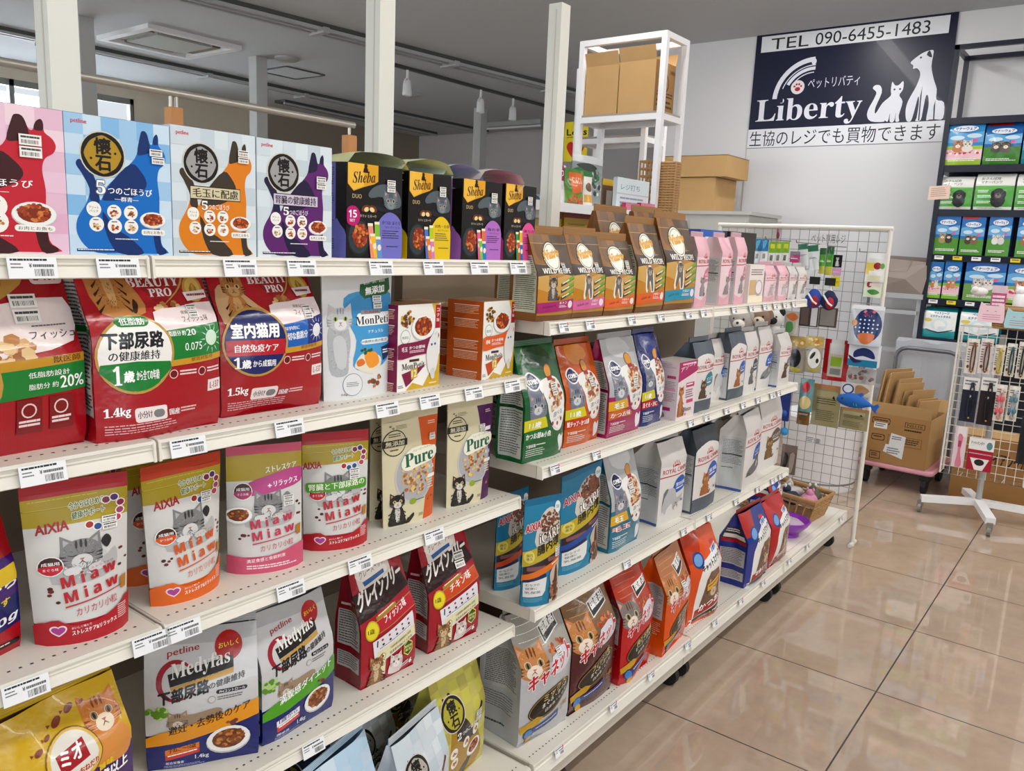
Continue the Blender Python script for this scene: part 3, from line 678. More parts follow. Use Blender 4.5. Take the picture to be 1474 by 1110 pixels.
def d_monpetit_box(c, c2, side=None, dark=False):
    def f(a, l, t):
        a.poly([(.6, .98), (1, .6), (1, 1), (.2, 1), (.35, .92)], '#d2ae2c'); a.poly([(.78, 0), (.95, 0), (.9, .2)], '#d9b850')
        a.kib(.22, .17, .14, .1, 40, ['#d9b34a', '#b98a2a', '#7a4a22'], .03); a.text('香る', .15, .14, .28, .22, '#5a3010', 1)
        a.bowl(.58, .28, .28, MEAT, n=50, k=.75, size=.03); a.ell(.17, .37, .11, None, '#7fb2a8', 20).ell(.17, .37, .1, None, '#f2f2ee', 20); a.text('無添加', .1, .36, .24, .395, '#2a7a5a')
        a.spl([(0, .46), (.3, .44), (.6, .42), (.95, .36), (.88, .5), (.8, .58), (.4, .6), (0, .62)], c, 3); a.text('かつお節味', .25, .48, .62, .52, '#ffffff', 1); a.dashes(.26, .535, .6, .57, 2, '#f0dce6', .5)
        a.text('毛玉' if c != '#e06a1e' else '香味', .08, .485, .21, .54, '#ffffff', 1)
        a.spl([(.76, .4), (.84, .36), (.92, .42), (.96, .6), (.9, .8), (.8, .86), (.7, .78), (.66, .6), (.7, .48)], '#e6e6e4', 3); a.spl([(.76, .8), (.86, .78), (.86, .9), (.78, .9)], '#d6d6d4', 2); a.poly([(.72, .43), (.84, .34), (.86, .44)], '#e6e6e4').poly([(.82, .4), (.93, .33), (.93, .45)], '#e6e6e4')
        a.ell(.78, .49, .022, None, '#3a5aa0', 8).ell(.86, .485, .022, None, '#3a5aa0', 8)
        a.rect(.27, .64, .5, .67, '#5a3030'); a.text(RB('MonPetit'), .1, .68, .63, .755, '#26262a'); a.poly([(.1, .8), (.66, .72), (.3, .92), (.2, .96)], c2); a.poly([(.3, .76), (.46, .74), (.46, .86), (.32, .88)], '#d2b03a'); a.text('12', .33, .77, .44, .85, '#f8f0d0', 2)
        a.rect(.87, .02, .99, .3, '#b8142a'); a.text('コ', .9, .06, .96, .1, '#ffffff', 1); a.text('ク', .9, .12, .96, .16, '#ffffff', 1); a.text('旨', .9, .18, .96, .22, '#ffffff', 1); a.dashes(.02, .93, .14, .97, 2, '#888888'); a.dashes(.75, .95, .95, .98, 1, '#f2e8c0')
        l.rect(0, 0, 1, 1, side or c)
        for y in (.05, .23, .5, .64, .9): l.rect(.18, y, .88, y+.012, '#f0dcd0'); l.dashes(.2, y+.025, .86, y+.12, 5, '#f0cdb0', .35, .1, .4)
        return {'F': '#f1efea', 'L': side or c, 'T': '#b98a60'}
    return f
def d_miaw(c, badge, tag2, wc='#c0202f', sub=None, head='full', orange=False):
    def f(a, l, t):
        a.rect(0, 0, 1, .035, c if not orange else '#c8471c'); a.rect(0, .03, 1, .165, '#b9a41c'); a.dashes(.06, .045, .9, .055, 1, '#d9c850'); a.rect(0, .1, 1, .108, '#a08c14'); a.rect(.02, .1, .98, .104, '#d8c544')
        if head == 'pink':
            a.rect(0, .0, 1, .2, '#b8a21e'); a.spl([(.2, .28), (.4, .2), (.98, .13), (.98, .26), (.6, .32), (.3, .34)], '#c04a90', 3); a.text('ストレスケア', .5, .11, .92, .16, '#ffffff', 1, sl=-.06); a.text('リラックス', .6, .23, .93, .28, '#ffffff', 1, sl=-.06); a.text('+', .52, .25, .57, .28, '#ffffff', 2)
        else:
            a.text('今からはじめる', .42, .085, .76, .13, '#3b7a2a', 1, sl=-.05, out='#f4f2e0', ow=.1); a.text('健康サポート', .44, .145, .76, .19, '#3b7a2a', 1, sl=-.05, out='#f4f2e0', ow=.1)
            for x, y, q in ((.78, .1, '#8a1a4a'), (.86, .09, '#5a2a7a'), (.92, .13, '#a02a5a'), (.91, .18, '#b04a7a'), (.88, .225, '#c04a6a'), (.6, .24, '#b02a2a'), (.68, .26, '#2a5a9a'), (.77, .25, '#2a5a9a')): a.ell(x, y, .05, None, '#f6f4ea', 14).ell(x, y, .038, None, q, 14)
            a.text('AIXIA', .1, .2, .4, .262, '#b8202c', 2, sl=-.05) if head == 'full' else a.text('AIXIA', .01, .19, .26, .25, '#b8202c', 2, sl=-.05)
        g = ('#8c8c8c', '#3c3c3c', '#d9d9d9')
        cx, cy, r = (.5, .42, .215) if head != 'pink' else (.52, .43, .19)
        a.ell(cx, cy+.05, r*1.25, .1, '#cfcfcf', 20); a.spl([(cx-.3, cy+.17), (cx-.2, cy+.02), (cx+.2, cy+.05), (cx+.35, cy+.0), (cx+.36, cy+.12), (cx+.2, cy+.18)], '#bdbdbd', 3); a.cat(cx, cy, r, *g, closed=True, ear='#b8b8b8'); a.fur(cx, cy+.1, r*1.2, .05, 60, ('#b5b5b5', '#e6e6e6', '#8a8a8a'), .06); a.spl([(cx+.2, cy-.06), (cx+.26, cy-.1), (cx+.31, cy-.06), (cx+.26, cy-.01)], '#2c2c2c' if head == 'full' else '#8c8c8c', 3); a.ell(cx-.1, cy+.1, .09, .028, '#dcdcdc', 14).ell(cx+.14, cy+.1, .09, .028, '#d2d2d2', 14)
        a.ell(.2, .47 if head != 'pink' else .3, .12, None, '#f2f0ee', 22); yb = .47 if head != 'pink' else .3; k = a.w/a.h
        a.spl([(.2-.108, yb), (.2-.08, yb-.075*k), (.2, yb-.108*k), (.28, yb-.075*k), (.308, yb), (.25, yb+.01), (.15, yb+.01)], '#4a1a1e', 2); a.spl([(.092, yb), (.308, yb), (.28, yb+.075*k), (.2, yb+.108*k), (.12, yb+.075*k)], badge, 2)
        a.text('成猫用', .12, yb-.05*k, .28, yb-.005, '#ffffff', 1); a.text(tag2, .13, yb+.012, .27, yb+.055*k, '#ffffff')
        if sub: a.rrect(.04, .37, .96, .46, '#5aa02a', .04); a.text(sub, .08, .385, .92, .445, '#f6f8e8', 1, sl=-.02)
        a.text('ミャウミャウ', .58, .515, .82, .53, wc, 0, sl=-.08)
        a.text(SB('M i a w'), .28, .545, .84, .625, wc, 1, sl=-.09, it=-.1); a.text(SB('M i a w'), .3, .645, .86, .725, wc, 1, sl=-.09, it=-.1)
        a.poly([(.3, .745), (.9, .69), (.9, .696), (.3, .755)], wc); a.text('カリカリ小粒', .4, .765, .84, .82, wc, 0, sl=-.07, res=2)
        a.kib(.2, .69, .07, .08, 5, ['#5a2018', '#7a3020'], .026); a.kib(.93, .5, .05, .08, 4, ['#5a2018', '#7a3020'], .022); a.ell(.92, .68, .035, .04, '#c9922a', 12); a.poly([(.88, .64), (.96, .63), (.95, .72), (.89, .72)], '#b8842a')
        if head == 'pink':
            a.spl([(0, .84), (.3, .87), (.7, .83), (1, .8), (1, 1), (.5, 1.0), (0, 1)], c, 2); a.rect(0, .9, 1, 1, c); a.text('満足食感と食欲刺激', .22, .875, .72, .905, '#ffffff', 0, sl=-.05); a.dashes(.22, .925, .9, .965, 2, '#f6e6ea', .5); a.bowl(.14, .5, .17, KIB, n=30, k=.7, size=.02)
        else:
            a.spl([(0, .87), (.1, .84), (.22, .83), (.34, .87), (.6, .87), (.85, .82), (1, .77), (1, 1), (.5, 1.0), (0, 1)], c, 2); a.rect(0, .93, 1, 1, c)
            a.text('♥', .14, .87, .29, .935, '#f2dde6', 0, out='#f2dde6', ow=.05); a.text('♥', .15, .876, .28, .928, '#b04a9a'); a.text('ストレスケア&リラックス', .34, .91, .82, .94, '#ffffff', 1, sl=-.05); a.text('おいしく噛んで', .34, .885, .54, .9, '#ffffff', 0, sl=-.05); a.dashes(.84, .82, .96, .92, 7, '#f2dcdc', .4)
        return {'F': [(.03, c if not orange else '#c8471c'), (.18, '#b9a41c'), (.88, '#d9d8d6'), (1, c)], 'seal': c if not orange else '#c8471c'}
    return f
def d_pure(c, c2, mirror=False):
    def f(a, l, t):
        a.poly([(.64, 0), (1, 0), (1, 1), (.72, 1), (.74, .9), (.78, .75), (.78, .5), (.7, .25)], c)
        a.ell(.56, .55, .38, .27, '#c9c9c9', 26).ell(.57, .545, .36, .25, '#b5b7ba', 26)
        a.ell(.2, .2, .2, .125, '#2c2622', 26).ell(.2, .2, .187, .115, '#d8cfae', 24); a.rect(.0, .17, .42, .235, '#2c2622'); a.text('無添加', .05, .178, .36, .228, '#efe8d0', 1); a.dashes(.1, .11, .3, .15, 2, '#4a443c'); a.dashes(.12, .26, .28, .285, 1, '#4a443c')
        a.kib(.56, .53, .27, .19, 110, PALE+['#b5702e', '#e6c88a'], .032); a.spl([(.3, .4), (.5, .28), (.96, .3), (.95, .42), (.55, .47), (.36, .48)], '#f0eedc', 3)
        a.text(RB('Pure'), .36, .33, .92, .455, '#1f6f58', 1, sl=-.05); a.text('ジェーピースタイル', .52, .3, .9, .32, '#7a6a3a', 0, sl=-.05)
        a.text('毛玉', .82, .48, .95, .515, '#ffffff', 1); a.rrect(.8, .57, .97, .605, '#f4efe6', .02); a.dashes(.8, .62, .95, .72, 4, '#f2e0cc', .4); a.kib(.88, .82, .06, .03, 6, KIB, .025)
        a.ell(.5, .79, .07, .03, '#9ab02a', 14); a.dashes(.56, .78, .75, .8, 1, '#6a7a2a')
        a.sitcat(.03, .7, .4, .99, '#2b2826', '#151312', '#d9d5cf'); a.spl([(.38, .96), (.5, .9), (.52, .93), (.42, .99)], '#2b2826', 2)
        a.text('200', .62, .925, .71, .955, '#7a7048'); a.text('🐾', .11, .03, .2, .07, '#3a332a'); a.dashes(.22, .04, .42, .08, 3, '#8a805c', .4); a.dashes(.82, .05, .95, .09, 2, '#f0d0c0')
        a.rect(.85, .2, .97, .235, '#f2efea') if c == '#d4621a' else a.rect(.82, .23, .96, .27, '#f2efea')
        return {'F': '#dbd3b4', 'seal': '#dbd3b4'}
    return f
def d_mio(a, l, t):
    a.spl([(.3, .56), (1, .44), (1, 1), (0, 1), (0, .8)], '#4a2070', 2); a.rect(.0, .66, 1, 1, '#4a2070'); n0 = len(a.L)
    a.spl([(.6, .56), (.66, .36), (.94, .36), (1, .54), (.9, .62)], '#dd9a4e', 3); a.cat(.8, .25, .175, '#d98a3a', '#8a4a1a', '#f4e6d0', '#7a5020')
    a.ell(.45, .42, .245, None, '#8a6010', 30).ell(.45, .42, .235, None, '#e3c05a', 30).ell(.45, .41, .205, None, '#e9e6de', 28)
    a.poly([(.3, .35), (.56, .31), (.57, .44), (.31, .49)], '#b01a2a'); a.text('ミオ', .33, .34, .53, .435, '#ffffff', 2, sl=-.1, it=.1); a.text('みんな、おねだり', .27, .52, .64, .57, '#c03020', 2, sl=-.12, out='#fff8e0', ow=.08)
    for x, y, q in ((.12, .44, .035), (.2, .28, .04), (.3, .22, .03), (.42, .16, .055), (.56, .12, .05), (.68, .12, .025), (.1, .56, .03)): a.ell(x, y, q, q*.5*a.w/a.h*1.2, '#8a3a14', 12, -.5); a.poly([(x-q, y), (x-q*1.7, y-.012), (x-q*1.6, y+.014)], '#8a3a14')
    a.poly([(.12, .72), (.28, .64), (.3, .77), (.14, .82)], '#b8142a'); a.text('国産', .15, .69, .28, .76, '#ffffff', 2, sl=-.15); a.text(RBI('11'), .5, .64, .62, .78, '#f2d21a', 2); a.text('歳以上', .64, .63, .94, .73, '#ffffff', 2, sl=-.08); a.text('旨味', .64, .56, .78, .61, '#f2d21a', 2, sl=-.08)
    for v, *_ in a.L[n0:]: v[:, 0] = .5+(v[:, 0]-.45)*.88; v[:, 1] *= .82
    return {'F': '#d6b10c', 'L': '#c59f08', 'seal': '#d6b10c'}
def d_medyfas(bandc, bandt, agec, age, tcol='#ffffff'):
    def f(a, l, t):
        a.rect(0, .0, 1, .1, '#b9babb'); a.spl([(0, .72), (.3, .7), (1, .58), (1, 1), (.5, 1.0), (0, 1)], '#1b2a78', 2); a.rect(0, .75, 1, 1, '#1b2a78')
        a.text('petline', .2, .13, .48, .185, '#b0203a', 1, sl=-.12); a.ell(.74, .13, .125, None, '#b8161c', 22); a.text('おいしく', .65, .11, .83, .145, '#ffe040', 1, sl=-.1)
        a.ell(.27, .32, .17, None, '#a8203a', 26).ell(.29, .325, .14, None, '#d0d0d0', 24); a.poly([(.2, .275), (.78, .19), (.78, .27), (.22, .35)], '#22201f'); a.text(RB('Medyfas'), .23, .215, .75, .335, '#f2f0ec', 0, sl=-.14); a.poly([(.22, .352), (.78, .272), (.78, .305), (.24, .38)], '#c9a256'); a.text('メディファス', .38, .312, .64, .335, '#3a2a10', 0, sl=-.14)
        a.text('下部尿路', .12, .385, .56, .475, '#23262e', 2, sl=-.15); a.text('の健康維持', .56, .35, .88, .395, '#23262e', 1, sl=-.15); a.rrect(.62, .405, .9, .435, '#1d2030', .02); a.text('PHコントロール', .65, .411, .88, .43, '#ffffff')
        a.ell(.58, .47, .035, None, '#9a9a9a', 14).ell(.58, .47, .03, None, '#d2d2d2', 14); a.dashes(.63, .455, .86, .49, 2, '#77787c', .5)
        a.kib(.1, .53, .09, .05, 30, ['#8ab84a', '#b8d88a', '#6a9a3a'], .03); a.spl([(.18, .64), (.26, .56), (.42, .56), (.62, .54), (.66, .58), (.4, .66)], '#a8927a', 3); a.cat(.28, .6, .09, '#a8927a', '#6a5a48', '#d8cfc4', '#8a7a40', True)
        a.poly([(0, .73), (.12, .69), (1, .53), (1, .66), (.3, .78), (0, .8)], bandc); a.text(bandt, .2, .645, .92, .715, tcol, 1, sl=-.17)
        a.bowl(.72, .82, .2, KIB, n=60, k=.75, size=.022); a.kib(.74, .68, .06, .02, 6, ['#9a5a5a', '#7a4040'], .025)
        a.poly([(.16, .84), (.46, .8), (.46, .845), (.16, .885)], '#e9e9f0' if agec != '#e8862a' else agec); a.text(age, .19, .83, .43, .868, '#1b2a78' if agec != '#e8862a' else '#2a1a08', 1, sl=-.12); a.poly([(.16, .885), (.46, .845), (.46, .885), (.16, .925)], '#d2483a'); a.dashes(.18, .885, .44, .9, 1, '#ffffff', .6, .1, .2, .1, -.12)
        a.text('1.4kg', .42, .9, .54, .945, '#e6e6f2', 1); a.rrect(.14, .935, .34, .965, '#33408c', .01); a.text('国産品' if agec != '#e8862a' else '総合栄養食', .16, .938, .32, .962, '#ffffff'); a.dashes(.14, .972, .5, .995, 2, '#aab0d8', .5)
        l.rect(0, 0, 1, 1, '#b5b6b8'); l.rect(0, .7, 1, 1, '#1b2a78'); l.rect(0, .48, 1, .6, bandc); l.poly([(.15, .24), (.9, .19), (.9, .28), (.15, .34)], '#22201f'); l.text(RB('Medyfas'), .2, .215, .86, .31, '#e8e6e2', 0, sl=-.1); l.rect(.1, .62, .9, .8, '#c9cfc2'); l.dashes(.14, .63, .86, .79, 9, '#5a6058', .4); l.rect(.1, .83, .9, .93, '#c9cfc2'); l.dashes(.14, .84, .86, .92, 5, '#5a6058', .4)
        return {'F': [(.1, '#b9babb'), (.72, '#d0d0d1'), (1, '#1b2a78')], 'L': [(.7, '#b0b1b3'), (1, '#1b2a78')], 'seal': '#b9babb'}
    return f
def d_grain(lab, labc):
    def f(a, l, t):
        R = '#a8102c'; a.poly([(.1, .0), (.75, .0), (.75, .14), (.12, .19)], '#e6dcd4'); a.ell(.4, .08, .3, .06, '#f2ece6', 20); a.text('グレース・ケア', .17, .05, .68, .11, '#5a4a40', 0, sl=-.12); a.poly([(.2, .13), (.62, .08), (.62, .11), (.22, .165)], '#2a6aa8')
        a.poly([(.0, .21), (.9, .1), (1, .27), (0, .42)], '#32100f'); a.text('グレインフリー', .05, .2, .92, .335, '#f4f0ea', 2, sl=-.16, it=.1); a.poly([(.26, .4), (.66, .345), (.66, .37), (.26, .425)], '#b08a3a'); a.dashes(.3, .393, .62, .405, 1, '#f4e8c0', .7, .1, .2, .1, -.14)
        a.poly([(.08, .455), (.98, .33), (1, .43), (.12, .56)], labc); a.text(lab, .38, .41, .84, .475, '#ffffff', 1, sl=-.15); a.poly([(.08, .452), (.98, .327), (.98, .331), (.08, .457)], '#d9a860'); a.poly([(.12, .558), (1, .428), (1, .433), (.12, .563)], '#d9a860')
        a.ell(.17, .5, .11, .085, '#c9b420', 22).ell(.17, .5, .095, .073, '#e8da30', 22); a.text('1歳', .1, .475, .2, .52, '#3a3010', 1)
        a.poly([(.18, .6), (.92, .47), (.98, .7), (.42, .8), (.4, .93), (.26, .91)], '#e9e7ee'); a.poly([(.26, .71), (.96, .6), (.975, .69), (.42, .79), (.4, .92), (.27, .9)], '#e8e2bc')
        for i in range(5): a.ell(.34+i*.12, .605-i*.02, .02, .012, '#a83a2a', 8); a.ell(.36+i*.12, .65-i*.02, .022, .012, '#5a2a30', 8)
        a.rect(.25, .6, .27, .66, '#222222'); a.dashes(.3, .678, .88, .69, 1, '#55577a', .5, .02, .12, .1, -.16); a.text('下部尿路の健康維持に配慮', .48, .7, .88, .725, '#5a5024', 0, sl=-.16); a.text('毛玉をためにくくする', .48, .745, .9, .772, '#5a5024', 1, sl=-.16)
        for y in (.76, .82): a.ell(.36, y, .05, None, '#8a8040', 14).ell(.36, y, .042, None, '#efe9cf', 14); a.spl([(.34, y-.015), (.38, y), (.35, y+.018)], '#6a3a20', 2)
        a.sitcat(.08, .76, .42, 1.0, '#a0764a', '#4a2f1a', '#d8bfa0'); a.spl([(.46, .95), (.52, .85), (.7, .82), (.72, .9), (.68, .97)], '#e0d6d4', 3); a.cat(.6, .86, .11, '#e4dcda', '#a89a98', '#f2ecea', '#7a7050')
        k = a.w/a.h; P = [(.83+.1*math.cos(q*1.047+.52), .79+.1*1.25*k*math.sin(q*1.047+.52)) for q in range(6)]; a.poly(P, '#e8e070'); a.poly([(.83+(x-.83)*.86, .79+(y-.79)*.86) for x, y in P], '#3a5a1a'); a.text('獣医師', .76, .765, .9, .79, '#f0f0a0', 1); a.text('推奨', .77, .797, .89, .822, '#f0f0a0', 1)
        a.text('6', .86, .9, .91, .945, '#ffffff', 2); a.dashes(.64, .925, .85, .965, 2, '#f2d8dc', .5, .05, .1, .1, -.15)
        l.rect(0, 0, 1, 1, '#8a0c24'); l.dashes(.15, .3, .6, .34, 1, '#e8c8cc'); l.rect(.08, .36, .92, .67, '#c9c4c0'); l.dashes(.12, .37, .88, .66, 13, '#55504e', .45); l.rect(.08, .73, .92, .87, '#c9c4c0'); l.dashes(.12, .74, .88, .86, 6, '#55504e', .45)
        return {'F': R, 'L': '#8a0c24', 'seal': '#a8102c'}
    return f
def d_kaibag(bg, chk, A, B, badge, cat_left=False, txt=None):
    def f(a, l, t):
        checks(a, chk, 6, 9); kaiseki_cat(a, A, B, cat_left, 0.06, .12, .9); kaiseki_badge(a, .28, .34, .2, badge)
        a.text(RB('2'), .3, .52, .38, .58, '#ffffff', 0, out='#888888'); a.text('つのごほうび', .4, .53, .78, .57, '#ffffff', 1)
        for x, y in ((.25, .68), (.5, .66), (.72, .62), (.28, .78)): a.ell(x, y, .07, None, '#f4f2ea', 18); a.kib(x, y, .035, .02, 12, MEAT, .014)
        a.bowl(.7, .78, .16, MEAT, n=40, k=.7, size=.02)
        if txt: a.rect(.1, .46, .6, .52, '#2a2420'); a.rect(.11, .465, .59, .515, '#d9d5cf'); a.text(txt, .13, .47, .57, .51, '#222222')
        l.rect(0, 0, 1, 1, bg); return {'F': bg, 'L': bg, 'seal': bg}
    return f
def d_nutro(c, kind='cat', txt='チキン'):
    def f(a, l, t):
        B = '#8a5a22'
        a.rect(0, 0, 1, .35, '#946526'); a.spl([(0.5, 0), (1, 0), (1, .42), (.75, .38), (.6, .2)], '#5c4530', 2); a.spl([(.1, 0), (.3, 0), (.28, .2), (.14, .3), (.06, .2)], '#7c5528', 2); a.rect(0, .1, 1, .106, '#c0a060')
        a.rect(0, .34, 1, .76, '#b98a3c'); a.spl([(0, .45), (.4, .5), (1, .46), (1, .78), (.5, .74), (0, .78)], '#d0a85e', 2); a.spl([(0, .62), (.4, .7), (.7, .68), (1, .72), (1, .8), (0, .8)], '#c68a22', 2)
        a.poly([(0, .34), (.5, .36), (1, .33), (1, .48), (.5, .44), (0, .48)], '#4a3b35')
        a.ell(.43, .25, .235, None, '#3a2a1c', 26).ell(.43, .25, .215, None, '#f4f0e0', 26).ell(.43, .25, .195, None, '#3a2a1c', 24).ell(.43, .25, .185, None, '#f6f2e6', 24); a.text(RBI('Nutro'), .2, .195, .67, .295, '#f0b41a', 2, sl=-.1, out='#3a2608', ow=.06)
        a.text(SB('WILD RECIPE'), .12, .385, .88, .445, '#f2eee6', 1)
        if kind == 'kitten': a.sitcat(.2, .5, .5, .76, '#6a625c', '#3a3430', '#c9c2ba')
        else: a.spl([(.26, .5), (.36, .46), (.46, .52), (.5, .62), (.54, .76), (.44, .77), (.36, .66), (.3, .77), (.24, .72), (.25, .58)], '#efe9de', 3); a.spl([(.29, .51), (.36, .48), (.43, .53), (.47, .63), (.5, .74), (.45, .75), (.38, .63), (.32, .74), (.28, .7), (.29, .6)], '#77706a', 3); a.cat(.36, .53, .09, '#7d7670', '#4a4440', '#b5aea6', '#c9a030')
        for y in (.52, .6, .68): a.poly([(.55, y+.04), (1, y-.05), (1, y-.01), (.55, y+.08)], '#4a4a20'); a.poly([(.7, y), (1, y-.06), (1, y-.02), (.72, y+.04)], '#7cae3a'); a.dashes(.58, y+.035, .8, y+.06, 1, '#f2eee0', .6, .1, .25, .1, -.2)
        a.poly([(0, .785), (1, .75), (1, .875), (0, .9)], c); a.text(txt, .52, .775, .76, .81, '#ffffff', 1, sl=-.03); a.dashes(.52, .82, .76, .85, 2, '#f6e2ec', .5); a.ell(.88, .815, .08, .045, '#f0e0e4', 14); a.text('kitten' if kind == 'kitten' else 'adult cat', .12, .82, .42, .85, '#3a2018', 0, sl=-.08)
        l.rect(0, 0, 1, 1, B); l.rect(.1, .24, .95, .9, '#c9ccba'); l.dashes(.16, .26, .9, .88, 26, '#6a6e5e', .4, .05, .3)
        return {'F': [(.35, '#946526'), (.9, '#b98a3c'), (1, '#7a5226')], 'L': '#7a5226', 'seal': '#a8782e'}
    return f
def d_royal(head='#d3d0cd', foot=None, shield='#2a62b8', stx='インドア', cat=('#8c8c8e', '#55565a'), pos='sit', pink=False):
    def f(a, l, t):
        base = '#dedbd9' if not pink else '#ead3d8'
        if pink:
            a.rect(0, 0, 1, .27, '#e7b9c4'); a.spl([(0, 1), (0, .85), (.4, .9), (1, .8), (1, 1)], '#e5b3c0', 2)
        else: a.rect(0, 0, 1, .28, head)
        if foot: a.rect(0, .83, 1, 1, foot); a.spl([(0, .32), (.05, .22), (.5, .16), (.95, .22), (1, .32)], base, 3)
        k = a.w/a.h
        for i, (x, y) in enumerate(((-.13, .03), (-.075, -.02), (0, -.04), (.075, -.02), (.13, .03))): a.ell(.52+x, .265+y*.6, .016, .022, '#c01830', 8); 
        a.spl([(.42, .3), (.46, .275), (.58, .275), (.62, .3), (.52, .292)], '#c01830', 2)
        a.text('ROYAL CANIN', .08, .32, .96, .375, '#c01830', 1, sl=-.01); a.poly([(0, .405), (1, .39), (1, .402), (0, .417)], '#c01830')
        x0, x1 = (.42, 1.0)
        a.spl([(x0, .62), (x0+.03, .52), (x0+.14, .45), (.78, .43), (.98, .5), (1.0, .6), (.7, .63)], shield, 3); a.text(stx, x0+.1, .505, .96, .555, '#ffffff', 1); a.dashes(x0+.12, .57, .9, .595, 1, '#e6ecf4', .7)
        if pos == 'sit': a.sitcat(.22, .56, .62, .84 if not foot else .81, cat[0], cat[1], cat[0])
        elif pos == 'lie': a.spl([(.15, .8), (.25, .72), (.5, .68), (.75, .62), (.9, .7), (.85, .8), (.5, .84)], cat[0], 3); a.cat(.72, .68, .13, cat[0], cat[1], '#cfcac4', '#c9a030'); a.spl([(.1, .82), (.3, .78), (.4, .82)], cat[1], 2)
        else: a.spl([(.1, .82), (.16, .62), (.3, .56), (.5, .58), (.62, .7), (.9, .68), (.85, .74), (.6, .8), (.55, .86), (.45, .76), (.3, .8), (.25, .88), (.18, .84)], cat[0], 3); a.cat(.6, .8, .1, cat[0], cat[1], '#e2e2e2', '#8a8a60'); a.spl([(.1, .78), (.13, .6), (.26, .55), (.24, .6), (.16, .66)], cat[1], 2)
        a.text('2kg', .8, .74, .93, .78, '#4a4a50', 1)
        l.rect(0, 0, 1, 1, base if not foot else foot); l.rect(.08, .3, .94, .97, '#cfd2d2'); l.dashes(.14, .34, .9, .66, 16, '#6a6d70', .35); l.rect(.14, .52, .9, .535, '#33363a'); l.dashes(.14, .7, .6, .72, 1, '#222222')
        if not foot and not pink: l.rect(.0, .965, 1, 1, '#4a66a8')
        b = [(.28, head if not pink else '#e7b9c4'), (.83, base), (1, foot or base)]
        return {'F': b, 'L': b if foot else base, 'seal': head if not pink else '#e7b9c4'}
    return f
def d_combo(c, c2, lab, labc, gray=False, tgt='かつお節'):
    def f(a, l, t):
        if gray: a.rect(0, 0, 1, .55, '#b9babc'); a.spl([(0, .58), (.5, .66), (1, .5), (1, 1), (0, 1)], c, 2); a.rect(0, .72, 1, 1, c)
        a.spl([(.2, 0), (.6, 0), (.8, .12), (.5, .2), (.2, .14)], c2 if not gray else '#cfd0d2', 2)
        a.spl([(.62, .27), (.8, .28), (.93, .36), (.98, .52), (.95, .68), (.85, .76), (.66, .74), (.52, .62), (.42, .46), (.32, .34), (.4, .29)], '#ecebe8', 3)
        a.spl([(.1, .32), (.3, .36), (.42, .5), (.4, .6), (.12, .62)], '#7f8594', 3); a.cat(.24, .5, .16, '#8d92a0', '#4c5160', '#d2d5da', '#6a7a8a')
        a.kib(.7, .44, .2, .15, 80, PALE+['#b05030'], .036); a.spl([(.5, .6), (.66, .56), (.96, .54), (.93, .7), (.8, .75), (.62, .7)], '#f0efec', 3)
        a.text('選べる', .6, .585, .9, .63, '#2a5a78', 0, sl=-.06); a.text('フレーバー', .62, .64, .88, .665, '#2a5a78', 0, sl=-.06)
        for x, y in ((.6, .68), (.74, .69), (.86, .66)): a.ell(x, y, .03, .02, '#a83a3a', 8)
        a.ell(.62, .22, .095, .065, '#8a5a20', 18).ell(.62, .22, .083, .056, '#d99a3a', 18); a.rect(.57, .265, .7, .3, '#a8202c')
        a.spl([(.08, .3), (.1, .24), (.2, .21), (.32, .25), (.38, .3), (.3, .36), (.18, .365)], '#e9e9f0', 3); a.spl([(.1, .3), (.12, .25), (.2, .222), (.3, .26), (.355, .3), (.28, .35), (.18, .352)], '#1a2458', 3); a.text('COMBO', .125, .275, .34, .315, '#ffffff', 2, sl=-.02); a.text('コンボ', .18, .322, .28, .34, '#ffffff')
        a.poly([(0, .62), (.42, .6), (.5, .7), (0, .72)], '#d8cf22' if not gray else '#e0b020'); a.text('毛玉' if gray else '11歳', .1, .635, .34, .695, '#fbfbe8', 2, out='#4a7a20', ow=.06)
        a.spl([(0, .73), (.3, .71), (.6, .75), (.62, .8), (.3, .79), (0, .81)], labc, 2); a.text(lab, .04, .735, .58, .79, '#ffffff', 1, out=labc if not gray else '#c03030', ow=.08)
        a.text('下部尿路', .06, .84, .28, .87, '#f4f4f4', 1); a.dashes(.29, .845, .52, .865, 1, '#e0e0e0'); a.dashes(.06, .885, .5, .96, 4, '#d9e0d9', .35)
        a.spl([(.8, .84), (.85, .8), (.92, .83), (.97, .8), (.97, .9), (.92, .96), (.86, .95)], '#e6e6ea', 3)
        l.rect(0, 0, 1, 1, c); l.rect(.08, .22, .92, .96, '#c5c8c4'); l.dashes(.13, .24, .88, .5, 13, '#5a5e5a', .4); l.rect(.08, .5, .92, .53, c2); l.dashes(.13, .55, .88, .94, 18, '#5a5e5a', .4)
        return {'F': c if not gray else [(.6, '#b9babc'), (1, c)], 'L': c if not gray else [(.2, '#b9babc'), (1, c)], 'seal': c if not gray else '#b9babc'}
    return f
